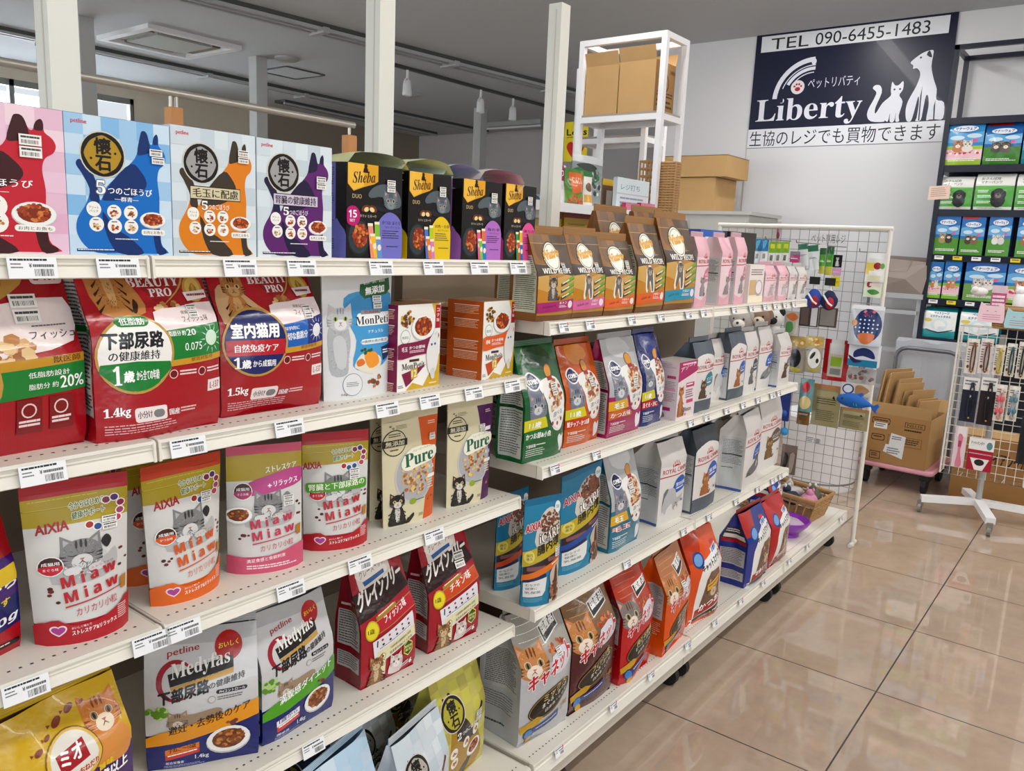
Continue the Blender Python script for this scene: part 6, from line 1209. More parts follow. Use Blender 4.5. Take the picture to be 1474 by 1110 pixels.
for i, (u, w_) in enumerate(((1105, 'left'), (1114, 'middle'), (1124, 'right'))):
    hang('treat_packet', 'lime green and white packet, %s of three on the wire panel' % w_, 'treat packet', GH, (u, 348, u+10, 380), 4.05, lambda a, l, t: (a.rect(0, 0, 1, .5, '#8ab82a'), a.rect(.2, .1, .8, .3, '#d8d83a'), a.bars(.3, .6, .7, .85), {'F': '#e6e9e4'})[-1])
hang('treat_packet', 'magenta and grey packet right of the lime green packets', 'treat packet', GH, (1136, 362, 1150, 382), 4.05, d_plain('#b03a78', None, '#8a8a90'))
hang('brush_pack', 'long silver and green pack, left of two slanting ones on the wire panel', 'brush pack', GH, (1150, 352, 1164, 384), 4.08, d_plain('#d9dedf', None, '#2a7a5a', '#77808a'), tilt=-8)
hang('brush_pack', 'long silver and green pack, right of two slanting ones on the wire panel', 'brush pack', GH, (1164, 354, 1179, 390), 4.08, d_plain('#d9dedf', None, '#2a7a5a', '#77808a'), tilt=-8)
hang('chew_pack', 'green chew pack, left of two beside the silver packs', 'chew pack', GH, (1177, 357, 1186, 394), 4.1, d_plain('#5aa83a', None, '#2a6a3a', '#f0f0d0', lower='#b8b83a'))
hang('chew_pack', 'green chew pack, right of two beside the silver packs', 'chew pack', GH, (1187, 355, 1197, 396), 4.1, d_plain('#4a9a34', None, '#2a6a3a', '#f0f0d0', lower='#c0b838'))
def pet_shoe(label, box, x, c1, c2):
    u0, v0, u1, v1 = box; a = at_x(u0, v1, x); b = at_x(u1, v0, x); cy = (a[1]+b[1])/2; cz = (a[2]+b[2])/2; ry = (a[1]-b[1])/2; rz = (b[2]-a[2])/2
    r = empty('hanging_boot', (x, cy, cz), 0, label, 'pet boot', 'pet boots on the wire panel')
    m = MB(); m.use(mat('boot_'+c1, c1, 0.8)).ball((0, 0, -rz*.15), 0.03, ry, rz*.8, fn=lambda p: Vector((p.x, p.y*(1+.25*(p.z < 0)), p.z))); m.build('boot_body', None, r, True)
    m = MB(); m.ball((-0.008, -ry*.25, -rz*.3), 0.028, ry*.72, rz*.55); m.build('boot_toe', mat('boot_'+c2, c2, 0.8), r, True)
    P = [(-0.033, ry*.6, rz*.25), (-0.038, ry*.1, -rz*.1), (-0.04, -ry*.25, -rz*.35), (-0.033, -ry*.75, -rz*.55)]
    MB().tube(P, 0.0045, 6).build('white_trim', WHITEM, r, True); MB().tube([(0, 0, rz*.6), (0.0, ry*.1, rz*1.05)], 0.004, 6).tube([(0, -ry*.3, rz*.5), (0.0, ry*.1, rz*1.05)], 0.004, 6).build('lace', WHITEM, r, True)
    hb = MB().box(-0.004, -0.02, rz*1.0, 0.004, 0.03, rz*1.6); hb.build('header_card', BLACK, r)
pet_shoe('red and royal blue hanging pet boot, left of the pair', (1160, 410, 1184, 444), 4.14, '#2448a0', '#a01c2c')
pet_shoe('navy and red hanging pet boot, right of the pair', (1182, 412, 1206, 447), 4.14, '#1a1e48', '#b01c30')
hang('info_card', 'small black card with a white dog outline on the wire panel', 'card', GH, (1197, 367, 1211, 385), 4.22, lambda a, l, t: (a.sitcat(.3, .15, .75, .9, '#d8d8dc', '#a8a8ac', '#e8e8ea'), {'F': '#24242a', 'L': '#24242a', 'T': '#24242a'})[-1], kind='box', d=0.003, material=CARD)
hang('info_card', 'pale lilac card below the black dog card', 'card', GH, (1196, 386, 1210, 397), 4.22, d_plain('#d8a8c8'), kind='box', d=0.003, material=CARD)
hang('info_card', 'yellow card below the lilac card', 'card', GH, (1195, 398, 1208, 413), 4.22, d_plain('#e8d82a', None, None, '#5a5020'), kind='box', d=0.003, material=CARD)
hang('snack_pack', 'white, yellow and red snack pack at the top right of the wire panel', 'snack pack', GH, (1244, 364, 1272, 406), 4.2, lambda a, l, t: (a.rect(.1, .0, .9, .2, '#eef0f0'), a.rect(0, .35, .45, .75, '#e8d060'), a.ell(.6, .45, .2, .12, '#a82a34', 14), a.ell(.85, .45, .12, .1, '#6aa83a', 12), a.rect(.2, .62, .9, .78, '#f0f0ec'), a.rect(.1, .8, .8, .95, '#e8e0c0'), {'F': '#e6e6e0'})[-1])
hang('snack_pack', 'pale green snack pack below the yellow and red one', 'snack pack', GH, (1242, 405, 1268, 428), 4.2, lambda a, l, t: (a.ell(.3, .2, .16, .2, '#a83a50', 12), a.rect(.3, .1, .95, .3, '#e2d0d0'), a.spl([(.2, .6), (.6, .5), (.9, .7), (.5, .85)], '#5a9a4a', 3), {'F': '#d9e2c8'})[-1])
hang('display_frame', 'grey and white framed card under the pet boots, left one', 'framed card', GH, (1149, 441, 1176, 470), 4.22, lambda a, l, t: (a.rect(.08, .08, .5, .92, '#7a6a66'), a.rect(.62, .05, .95, .95, '#e8e8ea'), {'F': '#5a4a48', 'L': '#5a4a48', 'T': '#5a4a48'})[-1], kind='box', d=0.008, material=CARD)
hang('display_frame', 'grey framed card under the pet boots, right one', 'framed card', GH, (1177, 443, 1203, 471), 4.22, lambda a, l, t: (a.rect(.08, .06, .9, .92, '#9a9490'), {'F': '#6a5450', 'L': '#6a5450', 'T': '#6a5450'})[-1], kind='box', d=0.008, material=CARD)
def panda(a, l, t):
    a.rect(0, 0, 1, .3, '#c8b06a'); a.kib(.5, .15, .45, .1, 20, ['#e0c040', '#d88a40', '#f0e0b0'], .08); a.ell(.6, .6, .34, .28, '#ecece6', 18); a.ell(.5, .52, .1, .12, '#1c1c1c', 12, .5); a.ell(.78, .66, .08, .07, '#1c1c1c', 12); a.spl([(.2, .85), (.6, .9), (.95, .8), (.7, .98)], '#b8b040', 2); return {'F': '#a8a090'}
hang('toy_pack', 'clear pack with a black and white panda toy', 'toy pack', GH, (1155, 484, 1181, 536), 4.16, panda, d=0.03)
hang('toy_pack', 'clear pack with a black toy and yellow sticks, left of the panda toy pack', 'toy pack', GH, (1132, 484, 1156, 536), 4.16, lambda a, l, t: (a.rect(0, 0, 1, .3, '#c0a860'), a.kib(.5, .15, .45, .1, 20, ['#e0c040', '#d88a40', '#f0e0b0'], .08), a.ell(.45, .6, .36, .26, '#1d1f28', 18), a.spl([(.1, .85), (.5, .85), (.9, .9), (.5, 1)], '#b8b040', 2), {'F': '#9c9488'})[-1], d=0.03)
hang('treat_pack', 'red-bordered clear treat pack with a green panel', 'treat pack', GH, (1182, 489, 1219, 548), 4.2, lambda a, l, t: (a.rect(.2, .1, .78, .9, '#c9c4b8'), a.rect(.25, .0, .75, .35, '#d9d9d8'), a.rect(.3, .42, .72, .65, '#9ab83a'), a.rect(.3, .7, .72, .85, '#8a8a8a'), {'F': '#b01424'})[-1])
def polka(a, l, t):
    a.rect(0, 0, 1, .1, '#f0f0f2'); a.ell(.55, .5, .42, .42, '#24407a', 22)
    for i in range(6):
        for j in range(6):
            if .05 < (i-2.5)**2+(j-2.5)**2 < 7: a.ell(.2+.13*i, .26+.1*j, .028, None, '#eceff4', 8)
    a.spl([(.3, .75), (.5, .68), (.8, .72), (.7, .92), (.45, .95)], '#d9804a', 3); a.ell(.15, .45, .09, .08, '#e09a4a', 12); a.kib(.6, .2, .3, .08, 18, ['#d88a9a', '#a03a5a', '#3a3a6a'], .05); return {'F': '#cfd3d9'}
tp = hang('toy_pack', 'blue polka dot toy with orange pocket in a clear bag with white header', 'toy pack', GH, (1220, 440, 1268, 497), 4.14, polka, d=0.05)
hang('toy_box', 'white and blue boxed toy directly below the polka dot toy', 'toy box', GH, (1219, 497, 1262, 528), 4.14, lambda a, l, t: (a.rect(0, .68, 1, 1, '#2a8ab0'), a.spl([(.2, .3), (.5, .12), (.8, .25), (.9, .6), (.5, .5), (.2, .6)], '#2a3f78', 3), a.spl([(0, .5), (.3, .7), (.5, .75), (.2, .85)], '#3a2a5a', 3), {'F': '#dfe2ea', 'L': '#dfe2ea', 'T': '#e4e6ec'})[-1], kind='box', d=0.05, material=CARD)
hang('clear_pack', 'clear pack with grey contents under the white and blue boxed toy', 'clear pack', GH, (1216, 530, 1260, 552), 4.2, lambda a, l, t: (a.kib(.5, .5, .45, .4, 24, ['#8a8a86', '#b0aca6', '#9a6a6a'], .08), {'F': '#c4c2be'})[-1])
hang('picture_pack', 'small pack with animal pictures above the blue fish toy', 'treat pack', GH, (1209, 552, 1253, 570), 4.18, lambda a, l, t: (a.ell(.25, .5, .2, .4, '#3a4a8a', 14), a.ell(.25, .5, .15, .3, '#e0e4ec', 14), a.spl([(.5, .2), (.7, .1), (.95, .5), (.7, .9), (.5, .8)], '#b8906a', 3), {'F': '#d9cfc4'})[-1])
def fish():
    p = at_x(1231, 577, 4.1); r = empty('plush_fish', (4.1, p[1], p[2]), 0, 'blue plush fish toy hanging by the right post of the wire panel', 'plush toy'); B = mat('blue_plush', '#1260b8', 0.75, noise=0.1, nscale=60, bump=0.2, bscale=300)
    def f(q): k = 1-0.75*max(0, -q.y/0.085)**1.3; return Vector((q.x*k, q.y, q.z*k-0.012*max(0, -q.y/0.08)))
    MB().ball((0, 0, 0), 0.03, 0.088, 0.036, 18, 12, f).build('fish_body', B, r, True)
    MB().prism([(-0.075, -0.018), (-0.105, 0.0), (-0.112, -0.012), (-0.102, -0.03), (-0.1, -0.048), (-0.085, -0.036)], 'x', -0.006, 0.006).build('tail_fin', B, r)
    MB().prism([(-0.0, 0.03), (-0.03, 0.045), (-0.035, 0.026)], 'x', -0.005, 0.005).build('back_fin', B, r); MB().ball((-0.026, 0.055, 0.008), 0.005).build('eye', BLACK, r, True)
    for y in (0.0, -0.012): MB().bar((-0.0315, y, -0.008), (-0.0315, y-0.004, -0.02), 0.004).build('stitch_mark', mat('green_thread', '#3a9a6a', 0.8), r)
fish()
hang('ball_pack', 'teal card pack with a red ball and a yellow ball', 'toy pack', GH, (1148, 545, 1168, 592), 4.16, lambda a, l, t: (a.ell(.45, .25, .3, .17, '#c02a3a', 16), a.ell(.5, .72, .42, .2, '#dcc88a', 16), {'F': '#6a9a9c'})[-1], d=0.04)
def kraft(a, l, t): a.rect(0, 0, 1, .1, '#c08a60'); a.rect(.12, .15, .88, .3, '#b8b08a'); a.dashes(.15, .34, .85, .5, 3, '#3a3a2a', .3, .3, .6); a.spl([(.7, .3), (.76, .25), (.8, .34)], '#222222', 2); a.dashes(.15, .62, .85, .9, 6, '#6a6a50', .4); return {'F': '#a49a74'}
hang('kraft_pouch', 'green-brown kraft pouch, left of two at the foot of the hanging goods', 'treat pouch', GH, (1166, 554, 1206, 613), 4.2, kraft)
hang('kraft_pouch', 'green-brown kraft pouch, right of two, below the blue fish toy', 'treat pouch', GH, (1206, 588, 1248, 618), 4.21, kraft)
hang('brown_pouch', 'brown pouch behind the teal ball pack', 'treat pouch', GH, (1146, 580, 1164, 611), 4.2, d_plain('#8a6a3a', None, '#5a3a24'))
pl = empty('cord_toy', tuple(at_x(1128, 600, 4.1)), 0, 'royal blue cord toy with a light blue ball, left edge of the wire panel', 'pet toy')
MB().box(-0.01, -0.025, -0.02, 0.01, 0.035, 0.13).build('toy_pouch', mat('royal_blue_fabric', '#14307a', 0.7, noise=.3, nscale=50), pl)
MB().tube([(0, -0.005, 0.0), (0, -0.012, -0.06)], 0.003, 6).build('cord', mat('royal_blue_fabric', '#14307a'), pl)
MB().ball((0, 0.0, 0.02), 0.022).build('blue_ball', mat('blue_ball', '#1a50a8', 0.5), pl, True); MB().ball((0, -0.012, -0.075), 0.021).build('light_blue_ball', mat('lblue_ball', '#2a90c8', 0.5), pl, True)
br_ = hang('grey_brown_pack', 'grey-brown pack hanging low at the left of the wire panel', 'pet goods pack', GH, (1122, 640, 1144, 682), 4.18, lambda a, l, t: (a.rect(0, 0, 1, .25, '#8a7a70'), a.spl([(.2, .3), (.5, .4), (.4, .8), (.2, .9)], '#2a2420', 2), a.spl([(.6, .3), (.9, .3), (.8, .9), (.6, .9)], '#b0a498', 2), {'F': '#7a6a60'})[-1], d=0.02)
def plush(label, px, x, r, c, c2, ear):
    p = at_x(px[0], px[1], x); e = empty('plush_toy', tuple(p), 0, label, 'plush toy', 'plush toys under the top far board'); f1 = mat('plush_'+c, c, 0.95, noise=.15, nscale=80, bump=.4, bscale=250); f2 = mat('plush_'+c2, c2, 0.95)
    MB().ball((0, 0, 0), r, r*.95, r*.9).build('head', f1, e, True); MB().ball((-r*.85, -r*.1, -r*.2), r*.35, r*.5, r*.4).build('muzzle', f2, e, True); MB().ball((-r*1.15, -r*.1, -r*.1), r*.12).build('nose', BLACK, e, True)
    for s in (-1, 1):
        MB().ball((-.0*r, s*r*.75, r*(.65 if ear else .2)), r*.3, r*.32, r*(.4 if ear else .6)).build('ear', f2 if ear else f1, e, True); MB().ball((-r*.82, s*r*.4-r*.05, r*.2), r*.1).build('eye', BLACK, e, True)
    MB().ball((0, 0, -r*1.35), r*.75, r*.8, r*.8).build('body', f1, e, True)
plush('grey and white plush toy hanging under the top far board, leftmost of three', (1068, 462), 3.95, 0.062, '#a9a49c', '#e2ded8', False)
plush('brown plush toy in the middle of the three under the top far board', (1096, 458), 4.0, 0.058, '#8a7060', '#d0c0b0', False)
plush('black and white plush toy, rightmost under the top far board', (1115, 458), 4.05, 0.05, '#d8d8d6', '#1e1e20', True)
hang('toy_pack', 'orange and green toy pack right of the plush toys', 'toy pack', GH, (1127, 448, 1148, 482), 4.14, lambda a, l, t: (a.spl([(.1, .2), (.6, .05), (.95, .25), (.6, .4)], '#c8763a', 3), a.spl([(.2, .5), (.6, .45), (.7, .8), (.3, .9)], '#5a9a5a', 3), {'F': '#b8b2a8'})[-1], d=0.04)

# goods lying on the low deck: basket, purple dish, cream box
def basket(name, label, c, L, W, hgt, yaw, tilt, open_sides=True):
    r = empty(name, c, yaw, label, 'basket'); r.rotation_euler = (tilt, 0, yaw)
    m = MB(); n = 9
    for k in range(n):
        z = 0.006+hgt*k/(n-1); f = 1-0.12*(1-z/hgt)
        if open_sides and 2 <= k <= 5:
            for s in (-1, 1): m.tube([(-W/2*f, s*L/2*f, z), (W/2*f, s*L/2*f, z)], 0.0045, 6)
        else: m.tube([(-W/2*f, -L/2*f, z), (W/2*f, -L/2*f, z), (W/2*f, L/2*f, z), (-W/2*f, L/2*f, z)], 0.0055, 6, True)
    for i in range(12):
        q = -0.5+i/11
        for s in (-1, 1): m.tube([(s*W/2*.88, q*L*.88, 0.004), (s*W/2, q*L, hgt)], 0.004, 5)
    for i in range(6):
        q = -0.5+i/5
        for s in (-1, 1): m.tube([(q*W*.88, s*L/2*.88, 0.004), (q*W, s*L/2, hgt)], 0.004, 5)
    m.build('wicker_weave', WICKER, r, True); MB().tube([(-W/2, -L/2, hgt), (W/2, -L/2, hgt), (W/2, L/2, hgt), (-W/2, L/2, hgt)], 0.011, 8, True).build('rim', WICKER, r, True)
    MB().box(-W/2*.88, -L/2*.88, 0, W/2*.88, L/2*.88, 0.006).build('base', WICKER, r); return r
basket('wicker_basket', 'long wicker basket with mixed toys on the low deck by the wire panel', (3.98, 1.3, 0.197), 0.44, 0.24, 0.12, math.radians(-4), math.radians(3))
rt = random.Random(5)
for i, (dx, dy, c, w_) in enumerate(((-.05, -.16, '#d890b0', 'pink toy at the near end of the wicker basket'), (.04, -.15, '#5a5a4a', 'grey-green dotted toy at the near end of the wicker basket'), (-.05, -.06, '#2a3450', 'navy toy in the middle of the wicker basket'), (.05, -.04, '#cfc8c4', 'pale toy in the middle of the wicker basket'), (.0, .02, '#c85a80', 'deep pink toy in the middle of the wicker basket'), (-.03, .1, '#16151a', 'black cat-shaped toy standing in the wicker basket'), (.05, .1, '#b8a8c8', 'lilac toy beside the black cat-shaped toy'), (.03, .17, '#8a2a3a', 'dark red toy at the far end of the wicker basket'), (-.06, .18, '#1c1a20', 'second black toy at the far end of the wicker basket'))):
    e = empty('small_toy', (3.98+dx, 1.3+dy, 0.285), 0.6*i, w_, 'pet toy', 'toys in the wicker basket'); mm = mat('toy_'+c, c, 0.8, noise=.4, nscale=60)
    h_ = 0.055 if c == '#16151a' else 0.034
    MB().ball((0, 0, 0), 0.055, 0.045, h_, 14, 9, lambda p: Vector((p.x*(1+.2*math.sin(p.y*60+i)), p.y, p.z*(1+.25*math.sin(p.x*70+i*2))))).build('toy_body', mm, e, True)
    MB().ball((0.012, 0.0, h_*1.1), 0.02).build('toy_head', mm, e, True)
    for sy in (-1, 1): MB().ball((0.012, sy*.014, h_*1.1+.018), 0.007, 0.007, 0.011, 8, 6).build('toy_ear', mat('toy_spot', '#e0dcd6', .8) if i in (1, 2) else mm, e, True)
dish = empty('purple_dish', (3.66, 1.15, 0.185), 0, 'purple pet dish in clear wrap lying on the low deck', 'pet dish')
MB().lathe([(0.05, 0.012), (0.06, 0.014), (0.1, 0.06), (0.108, 0.075), (0.1, 0.078), (0.085, 0.05), (0.05, 0.03), (0.0, 0.028)], n=28).build('dish_bowl', mat('purple_plastic', '#8a24b0', 0.3, coat=.3), dish, True)
MB().lathe([(0.0, 0.03), (0.05, 0.033), (0.08, 0.055), (0.06, 0.07), (0.0, 0.075)], n=20).build('dish_filling', mat('pale_filling', '#b8a8b8', 0.5), dish, True)
MB().lathe([(0.04, 0.001), (0.06, 0.001), (0.058, 0.013), (0.05, 0.013)], n=24).build('dish_foot', mat('purple_plastic', '#8a24b0'), dish, True)
o = make_pack('cream_box', 'box', 0.1, 0.06, 0.06, d_plain('#e6d8c4', None, '#efe4d4', '#8a7050')); o.location = (3.44, 1.10, 0.185); tag(o, 'small cream box on the low deck right of the red snack bag', 'box')

# ------------------------------------------------------------------ behind the wire panel: bin, trolley, steps, bags
bn = empty('white_bin', (5.29, 1.5, 0), 0, 'white round-sided bin standing behind the wire panel', 'bin')
MB().lathe([(0.215, 0.005), (0.22, 0.0), (0.23, 0.02), (0.238, 0.45), (0.245, 0.46), (0.24, 0.475), (0.0, 0.48)], n=40).build('bin_body', WHITEM, bn, True)
MB().lathe([(0.224, 0.05), (0.232, 0.05), (0.232, 0.062), (0.224, 0.062)], n=40).build('foot_ring', WIRE_D, bn, True)
a = Art(0.1, 0.05); a.rect(0, 0, 1, 1, '#e8e8ec'); a.dashes(.08, .15, .5, .8, 3, '#55555c', .5); a.bars(.55, .2, .95, .8, '#44444a', 12)
flat_print('label', a, (-0.237, 0.03, 0.36), (0, -0.1, 0), (0, 0, -0.05), 0.002, '#e8e8ec', PAPER, bn)
# trolley
tr = empty('platform_trolley', (5.78, 1.09, 0), math.radians(-2), 'pink platform trolley carrying a box of folded cardboard', 'trolley')
MB().rbox(-0.25, -0.235, 0.125, 0.29, 0.235, 0.16, 0.03).build('platform', mat('pink_plastic', '#e0a0ac', 0.5), tr, True)
for x in (-0.18, 0.22):
    for y in (-0.18, 0.18): c = MB().tube([(x, y-0.015, 0.05), (x, y+0.015, 0.05)], 0.05, 16); c.box(x-0.03, y-0.03, 0.085, x+0.03, y+0.03, 0.125); c.build('caster', BLACK, tr)
P = [(0.28, -0.2, 0.15), (0.28, -0.2, 0.8)]+[(0.28, -0.2+0.07*(1-math.cos(t)), 0.8+0.07*math.sin(t)) for t in (0.5, 1.0, 1.57)]+[(0.28, 0.2-0.07*(1-math.cos(t)), 0.8+0.07*math.sin(t)) for t in (1.57, 1.0, 0.5)]+[(0.28, 0.2, 0.8), (0.28, 0.2, 0.15)]
MB().tube(P, 0.014, 10).build('handle', mat('grey_tube', '#77797e', 0.4, metal=.6), tr, True)
def carton(name, label, loc, yaw, L, W, Hh, art=None, flaps=0, cat='cardboard box', group=None, side=None):
    """x = depth, y = width; the printed face looks to -x"""
    r = empty(name, loc, yaw, label, cat, group); t = 0.004
    m = MB().box(0, -W/2, 0, L, W/2, t).box(0, -W/2, t, t, W/2, Hh).box(L-t, -W/2, t, L, W/2, Hh).box(t, -W/2, t, L-t, -W/2+t, Hh).box(t, W/2-t, t, L-t, W/2, Hh)
    if not flaps: m.box(0, -W/2, Hh-t, L, -0.002, Hh).box(0, 0.002, Hh-t, L, W/2, Hh)
    m.build('carton_body', CBOARD, r)
    if flaps:
        for k, (a, b) in enumerate((((0, -W/2, Hh), (0, W/2, Hh)), ((L, W/2, Hh), (L, -W/2, Hh)))):
            f = MB(); d = 0.35*W*flaps; s = -1 if k == 0 else 1; f.prism([(a[0], Hh), (a[0]+s*d*.35, Hh+d), (a[0]+s*d*.35+.004, Hh+d), (a[0]+.004, Hh)], 'y', -W/2, W/2); f.build('flap', CBOARD, r)
    if art: flat_print('printed_face', art, (-0.0008, W/2, Hh), (0, -W, 0), (0, 0, -Hh), 0.0006, '#b08a5b', mat('brown_cardboard_print', '#b08a5b', .85) if False else PAPER, r)
    if side: flat_print('printed_side', side, (0, -W/2-0.0008, Hh), (L, 0, 0), (0, 0, -Hh), 0.0006, '#a8824f', PAPER, r)
    return r
CB = '#b08a5b'
a = Art(0.4, 0.38, 3); a.rect(0, 0, 1, 1, CB)
for (x, y, q, w_) in ((.06, .08, '#3a2a18', .3), (.08, .42, '#3a2a18', .22)): a.rrect(x, y, x+w_, y+.13, q, .03); a.rrect(x+.01, y+.015, x+w_-.01, y+.115, CB, .03); a.dashes(x+.03, y+.04, x+w_-.03, y+.09, 1, q)
a.rect(.1, .18, .32, .3, '#efefec'); a.dashes(.12, .2, .3, .28, 2, '#444444'); a.rect(.6, .1, .92, .2, '#3a2a18'); a.rect(.61, .11, .91, .19, CB); a.text('NS116', .64, .125, .88, .175, '#3a2a18', 1); a.dashes(.6, .24, .9, .3, 1, '#3a2a18'); a.rect(.08, .78, .26, .94, '#3a2a18'); a.rect(.09, .795, .25, .925, CB); a.dashes(.11, .82, .23, .9, 2, '#3a2a18')
a.rect(.35, .4, .9, .6, '#8a6a40'); a.rect(.36, .415, .89, .585, CB); a.dashes(.4, .44, .86, .56, 3, '#3a2a18'); a.poly([(.4, .36), (.64, .4), (.62, .86), (.3, .76), (.33, .6), (.38, .6)], '#e6e8ea'); a.dashes(.42, .42, .6, .5, 2, '#55585c'); a.dashes(.36, .66, .58, .8, 3, '#77797c')
carton('open_carton', 'brown open box on the pink trolley, packed with folded cardboard', (5.535, 1.1, 0.161), math.radians(-2), 0.4, 0.37, 0.32, a, 0.6)
for i in range(10):
    dx, dy, w_, h_, yw, tl = 0.2+(.015, -.01, .02, 0, -.015)[i % 5], .15-.026*i, .26-.008*i, (.6, .585, .5, .55, .52, .47, .45, .48, .43, .42)[i], (0, 3, -2, 2, -3)[i % 5], (0, 1, -1, 2, 0)[i % 5]
    e = empty('folded_cardboard', (5.535+dx, 1.1+dy, 0.168), math.radians(yw-2), ['tallest folded cardboard sheet, leftmost in the open box', 'second folded sheet from the left in the open box', 'low folded sheet, third from the left in the open box', 'fourth folded sheet from the left in the open box', 'folded sheet just left of the middle of the open box', 'folded sheet just right of the middle of the open box', 'fourth folded sheet from the right in the open box', 'third folded sheet from the right in the open box', 'second folded sheet from the right in the open box', 'lowest folded sheet, rightmost in the open box'][i], 'folded cardboard', 'folded cardboard in the open box')
    e.rotation_euler = (0, math.radians(-7-tl*.5), math.radians(yw+66))
    MB().box(-0.011, -w_/2, 0, -0.004, w_/2, h_).build('outer_sheet', CBOARD, e); MB().box(-0.003, -w_/2+.004, 0, 0.011, w_/2-.006, h_-.012).build('inner_sheet', CBOARD_D, e)
# step ladder with paper bag
st = empty('step_ladder', (6.2, 1.38, 0), 0, 'grey aluminium step ladder leaning storage behind the wire panel', 'step ladder'); AL = mat('dull_aluminium', '#b9bcc0', 0.4, metal=.5)
for y in (-0.19, 0.17): MB().box(0, y, 0, 0.04, y+0.03, 1.2).build('stile', AL, st)
for z in (0.28, 0.55, 0.82, 1.09): MB().box(-0.02, -0.17, z, 0.1, 0.17, z+0.028).build('step', AL, st)
MB().box(-0.03, -0.2, 1.2, 0.16, 0.2, 1.235).build('top_step', AL, st)
for y in (-0.19, 0.17): MB().bar((0.08, y+0.015, 1.19), (0.3, y+0.015, 0.0), 0.025).build('rear_leg', AL, st)
bg = empty('paper_carrier_bag', (6.25, 1.36, 1.235), 0, 'crumpled grey-brown paper bag on top of the step ladder', 'paper bag')
m = MB(); m._add([(-.08, -.17, 0), (.12, -.17, 0), (.12, .2, 0), (-.08, .2, 0), (-.06, -.2, .22), (.1, -.21, .25), (.1, .22, .26), (-.07, .21, .245), (-.12, -.06, .1), (-.1, .2, .12)], [(3, 2, 1, 0), (0, 1, 5, 4), (1, 2, 6, 5), (2, 3, 9, 7, 6), (0, 4, 8), (4, 7, 9, 8), (3, 0, 8, 9)])
m.build('bag_body', mat('taupe_paper', '#9a8e86', 0.9, noise=.15, nscale=6, bump=.2, bscale=20), bg); MB().tube([(-.065, -.08, .23), (-.09, -.06, .15), (-.09, .06, .15), (-.068, .08, .235)], 0.004, 6).build('bag_handle', mat('taupe_paper', '#9a8e86'), bg, True)
gb = MB(); N = 14
for i in range(N):
    for j in range(N):
        def P(i, j):
            y = -0.3+0.62*i/N; z = 0.92*(1-j/N); return (6.11-0.03*math.sin(i*1.15+.4)*(j/N)**.7-0.02*(j/N), 0.98+y, z+0.012*math.sin(i*1.3)*(1-j/N))
        gb.face([P(i, j), P(i, j+1), P(i+1, j+1), P(i+1, j)])
for i in range(N):
    a0 = -0.3+0.62*i/N; a1 = -0.3+0.62*(i+1)/N
    gb.face([(6.11, 0.98+a0, 0.92+0.012*math.sin(i*1.3)), (6.11, 0.98+a1, 0.92+0.012*math.sin((i+1)*1.3)), (6.17, 0.98+a1, 0.93), (6.17, 0.98+a0, 0.93)])
gb.build('draped_cloth', GREYCLOTH, None, True, label='grey cloth draped over goods behind the trolley handle', cat='cloth')
a = Art(0.62, 0.4, 9); a.rect(0, 0, 1, 1, '#a37c4c'); a.text('ドライアングルセット', .2, .2, .7, .42, '#3a2816', 1); a.text('ペット用', .02, .2, .17, .42, '#3a2816', 1); a.rect(.72, .3, .95, .8, '#3a2816'); a.rect(.73, .32, .94, .78, '#a37c4c'); a.dashes(.75, .36, .92, .74, 4, '#3a2816')
carton('large_carton', 'large brown carton with black writing behind the collar stand', (5.62, 0.42, 0.0), 0, 0.3, 0.72, 0.42, a)

# ------------------------------------------------------------------ dark steel rack on the right with nappy packs
RX = 6.18
rk = empty('dark_steel_rack', (RX, 1.19, 0), 0, 'tall navy-black steel rack of pet nappies at the right edge of the photo', 'rack')
RT = 2.87
for y in (0, -0.9):
    for x in (0, 0.36): MB().box(x, y-0.03, 0, x+0.03, y, RT).build('upright', NAVY, rk)
for z in (RT-0.03,):
    for x in (0, 0.36): MB().box(x, -0.9, z, x+0.03, 0, z+0.03).build('top_bar', NAVY, rk)
    for y in (-0.03, -0.9): MB().box(0.03, y, z, 0.36, y+0.03, z+0.03).build('side_bar', NAVY, rk)
    MB().box(0.03, -0.42, z-0.03, 0.36, -0.39, z).build('cross_bar', NAVY, rk)
RZ = [at_x(u, v, RX)[2] for u, v in ((1363, 170), (1353, 238), (1342, 301), (1333, 365), (1327, 428), (1322, 484))]
for z in RZ: MB().box(0.005, -0.9, z-0.045, 0.385, 0, z).build('rack_board', NAVY, rk)
MB().box(0.375, -0.9, 0.3, 0.385, 0, 2.4).build('rack_back', mat('dark_back', '#2a2e3c', .6), rk)
tg = Art(0.8, 0.035, 4)
for i in range(7): tg.rect(.02+i*.14, .15, .09+i*.14, .85, ('#f2f2f0', '#e8d83a', '#f0f0f0')[i % 3]); tg.dashes(.03+i*.14, .3, .08+i*.14, .7, 1, '#55585c')
for k in (3, 4): flat_print('label_strip', tg, (0.0035, -0.03, RZ[k]-0.005), (0, -0.8, 0), (0, 0, -0.035), 0.001, '#1a2238', PAPER, rk)
def rp(label, row, box, design, grp, d=0.14, kind='box', cat='nappy pack', name='nappy_pack', xo=0.015):
    u0, v0, u1, v1 = box; x = RX+xo; a = at_x(u0, v1, x); b = at_x(u1, v1, x); c = at_x(u0, v0, x); z = RZ[row]+0.001
    sh = dict(ts=.86, b=.012, dt=.05, nu=6, nt=9, wr=.003) if kind == 'bag' else {}
    o = make_pack(name, kind, a[1]-b[1]-0.004, c[2]-z, d, design, material=FILM, seal=False, **sh); o.location = (x, a[1], z); o.rotation_euler = (0, 0, -math.pi/2); tag(o, label, cat, grp); return o
SK, GR = '#2a7ac0', '#5a9a3a'
GN = 'nappy packs on the dark rack'
